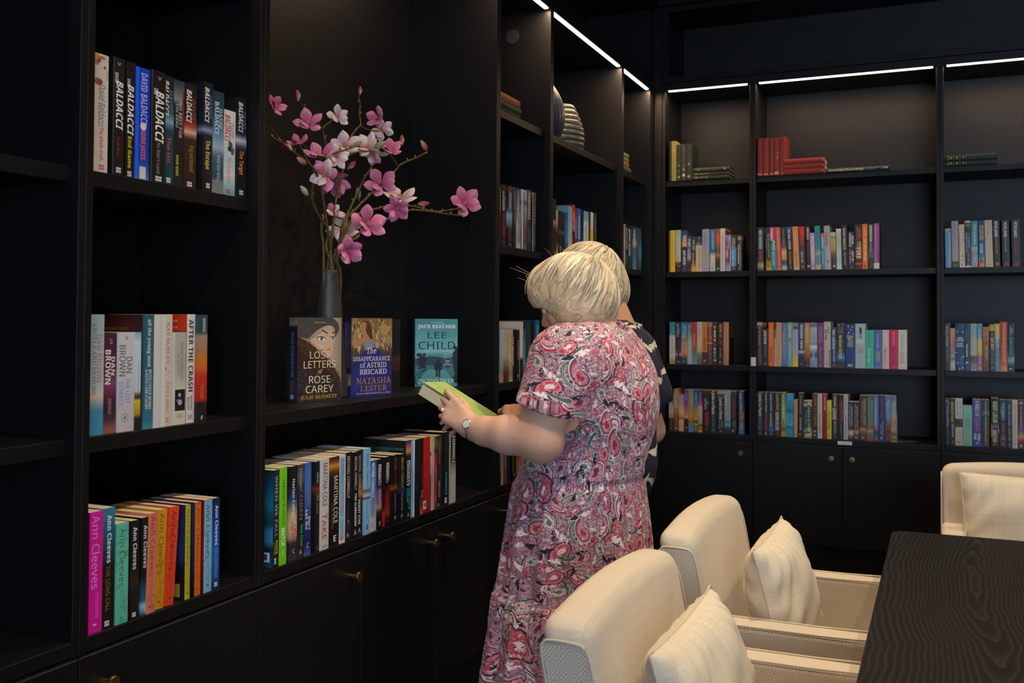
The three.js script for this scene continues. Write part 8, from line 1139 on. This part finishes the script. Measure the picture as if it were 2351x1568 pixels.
// ---------------------------------------------------------------- the second woman, mostly hidden behind the first
{
  const ox = 0.42, oz = 2.13, t = thing('person', 'second blonde woman in a navy and cream top, mostly hidden behind the first', 'person', [ox, 0, oz]);
  const add = (name, g, m, label) => { g.translate(-ox, 0, -oz); return part(name, g, m, t, label); };
  const tone = skinTone([0.56, 0.31, 0.19]), Z = oz, hc = [0.37, 1.452, Z], f = [-0.906, -0.42], u = [-0.42, 0.906], hp = (a, b, c) => [hc[0] + f[0] * a + u[0] * b, hc[1] + f[1] * a + u[1] * b, Z + c], ta = Math.atan2(-f[1], -f[0]);
  const head = union([ell(hp(-0.01, 0.02, 0), [0.092, 0.088, 0.074], ta), ell(hp(0.035, -0.045, 0), [0.062, 0.075, 0.06], ta), ell(hp(0.07, -0.1, 0), [0.024, 0.02, 0.026]), cap(hp(0.094, 0, 0), hp(0.113, -0.032, 0), 0.0075, 0.0115), cap(hp(0.089, -0.066, -0.018), hp(0.089, -0.066, 0.018), 0.01, 0.01), cap(hp(0.082, 0.012, -0.03), hp(0.082, 0.012, 0.03), 0.014, 0.014), cap([0.475, 1.27, Z], [0.425, 1.4, Z], 0.062, 0.053), ell(hp(-0.004, -0.012, 0.076), [0.016, 0.03, 0.008], 0.4), ell(hp(-0.004, -0.012, -0.076), [0.016, 0.03, 0.008], 0.4)], 0.018);
  const W = V(0.165, 1.0, 2.155), hd = V(-0.88, -0.2, 0.1).normalize(), hn = V(0.1, 0.55, 0.8); hn.addScaledVector(hd, -hn.dot(hd)).normalize(); const hs = hn.clone().cross(hd); if (hs.y < 0) hs.multiplyScalar(-1);
  const hand = handParts(W, hd, hn, hs, [[0.7, 0.9, 0.6], [0.8, 1.0, 0.6], [0.85, 1.0, 0.6], [0.9, 1.0, 0.6]], [0.06, 0.0, -0.05, -0.1], 0.98, [0.35, 0.5, 0.2]);
  const armL = [cap([0.46, 1.19, 2.27], [0.36, 0.985, 2.24], 0.06, 0.046), cap([0.36, 0.985, 2.24], [0.165, 1.0, 2.155], 0.044, 0.027)];
  const armLF = (x, y, z) => { let d = union(armL, 0.02)(x, y, z); d = smin(d, hand[0](x, y, z), 0.015); for (let i = 1; i < hand.length; i++) d = smin(d, hand[i](x, y, z), 0.004); return d; };
  const armRF = union([cap([0.475, 1.19, 1.96], [0.53, 0.93, 1.93], 0.06, 0.048), cap([0.53, 0.93, 1.93], [0.4, 0.82, 1.95], 0.046, 0.03), cap([0.4, 0.82, 1.95], [0.31, 0.8, 1.98], 0.03, 0.024)], 0.02);
  const trunk = union([ell([0.47, 1.05, Z], [0.12, 0.2, 0.165]), cap([0.475, 1.2, 1.99], [0.475, 1.2, 2.27], 0.06, 0.06), ell([0.45, 0.82, Z], [0.125, 0.15, 0.16]), cap([0.475, 1.27, Z], [0.475, 1.18, Z], 0.06, 0.07), cap([0.46, 0.78, 2.06], [0.46, 0.1, 2.06], 0.075, 0.04), cap([0.46, 0.78, 2.2], [0.46, 0.1, 2.2], 0.075, 0.04), cap([0.47, 0.05, 2.06], [0.33, 0.032, 2.05], 0.042, 0.03), cap([0.47, 0.05, 2.2], [0.33, 0.032, 2.21], 0.042, 0.03)], 0.04);
  add('body', colored(merged([nets(head, [0.22, 1.24, 2.02], [0.56, 1.57, 2.24], 0.006), nets(armLF, [0.02, 0.9, 2.05], [0.54, 1.27, 2.4], 0.005), nets(armRF, [0.26, 0.75, 1.85], [0.66, 1.27, 2.05], 0.008), nets(trunk, [0.28, -0.02, 1.9], [0.64, 1.34, 2.36], 0.014)]), tone), skinMat);
  const blouse = (x, y, z) => { let d = union([ell([0.47, 1.05, Z], [0.135, 0.22, 0.18]), ell([0.49, 1.1, Z], [0.118, 0.16, 0.17]), cap([0.475, 1.2, 1.98], [0.475, 1.2, 2.28], 0.078, 0.078), ell([0.455, 0.84, Z], [0.145, 0.17, 0.185]), cap([0.48, 1.255, Z - 0.03], [0.48, 1.255, Z + 0.03], 0.068, 0.068), cap([0.475, 1.2, 1.965], [0.53, 1.05, 1.935], 0.078, 0.078), cap([0.465, 1.2, 2.26], [0.41, 1.08, 2.25], 0.072, 0.075)], 0.05)(x, y, z) + 0.003 * Math.sin(20 * y + 30 * z); d = Math.max(d, 0.735 - y, -ell([0.455, 1.33, Z], [0.085, 0.075, 0.075])(x, y, z)); if (z < 1.965) d = Math.max(d, 1.0 - y + 0.3 * (x - 0.5)); if (z > 2.27) d = Math.max(d, 1.06 - y); return d; };
  add('blouse', wrapUV(nets(blouse, [0.2, 0.7, 1.82], [0.7, 1.36, 2.44], 0.01), 0.47, Z, 0.17, 0.46), phys(0xffffff, 0.75, { map: zebra }), 'navy top with cream brush-stroke stripes');
  add('trousers', nets((x, y, z) => Math.max(union([ell([0.455, 0.8, Z], [0.138, 0.13, 0.175]), cap([0.46, 0.78, 2.06], [0.46, 0.08, 2.06], 0.09, 0.06), cap([0.46, 0.78, 2.2], [0.46, 0.08, 2.2], 0.09, 0.06)], 0.03)(x, y, z), y - 0.86, 0.06 - y), [0.26, 0.04, 1.9], [0.64, 0.9, 2.36], 0.013), std([0.012, 0.014, 0.03], 0.85), 'dark navy trousers');
  const rim = (x, y, z) => (x < 0.3 ? 1.39 : 1.355) - y;
  add('hair', bob([0.368, 1.462, Z], [0.118, 0.112, 0.114], [0.5, 0.84, -0.2], rim, 420, 15, [[0.7, 0.58, 0.38], [0.78, 0.68, 0.48], [0.6, 0.48, 0.3], [0.5, 0.42, 0.3]], [[[0.42, 1.41, Z], [0.085, 0.09, 0.112], 0]]), hairMat, 'pale blonde bob');
  const bw = W.clone().addScaledVector(hd, -0.02), a = hn.clone(), b = hd.clone().cross(hn), pts = []; for (let i = 0; i < 20; i++) { const q = (i / 20) * 6.2832; pts.push(bw.clone().addScaledVector(a, 0.031 * Math.cos(q)).addScaledVector(b, 0.031 * Math.sin(q))); }
  add('bracelet', limb(pts, [0.003], 7, 70, 1, true), std([0.5, 0.42, 0.25], 0.3, { metalness: 1 }), 'thin metal bracelet');
}

scene.traverse((o) => { if (o.isMesh) { o.castShadow = true; o.receiveShadow = true; } });
renderer.render(scene, camera);
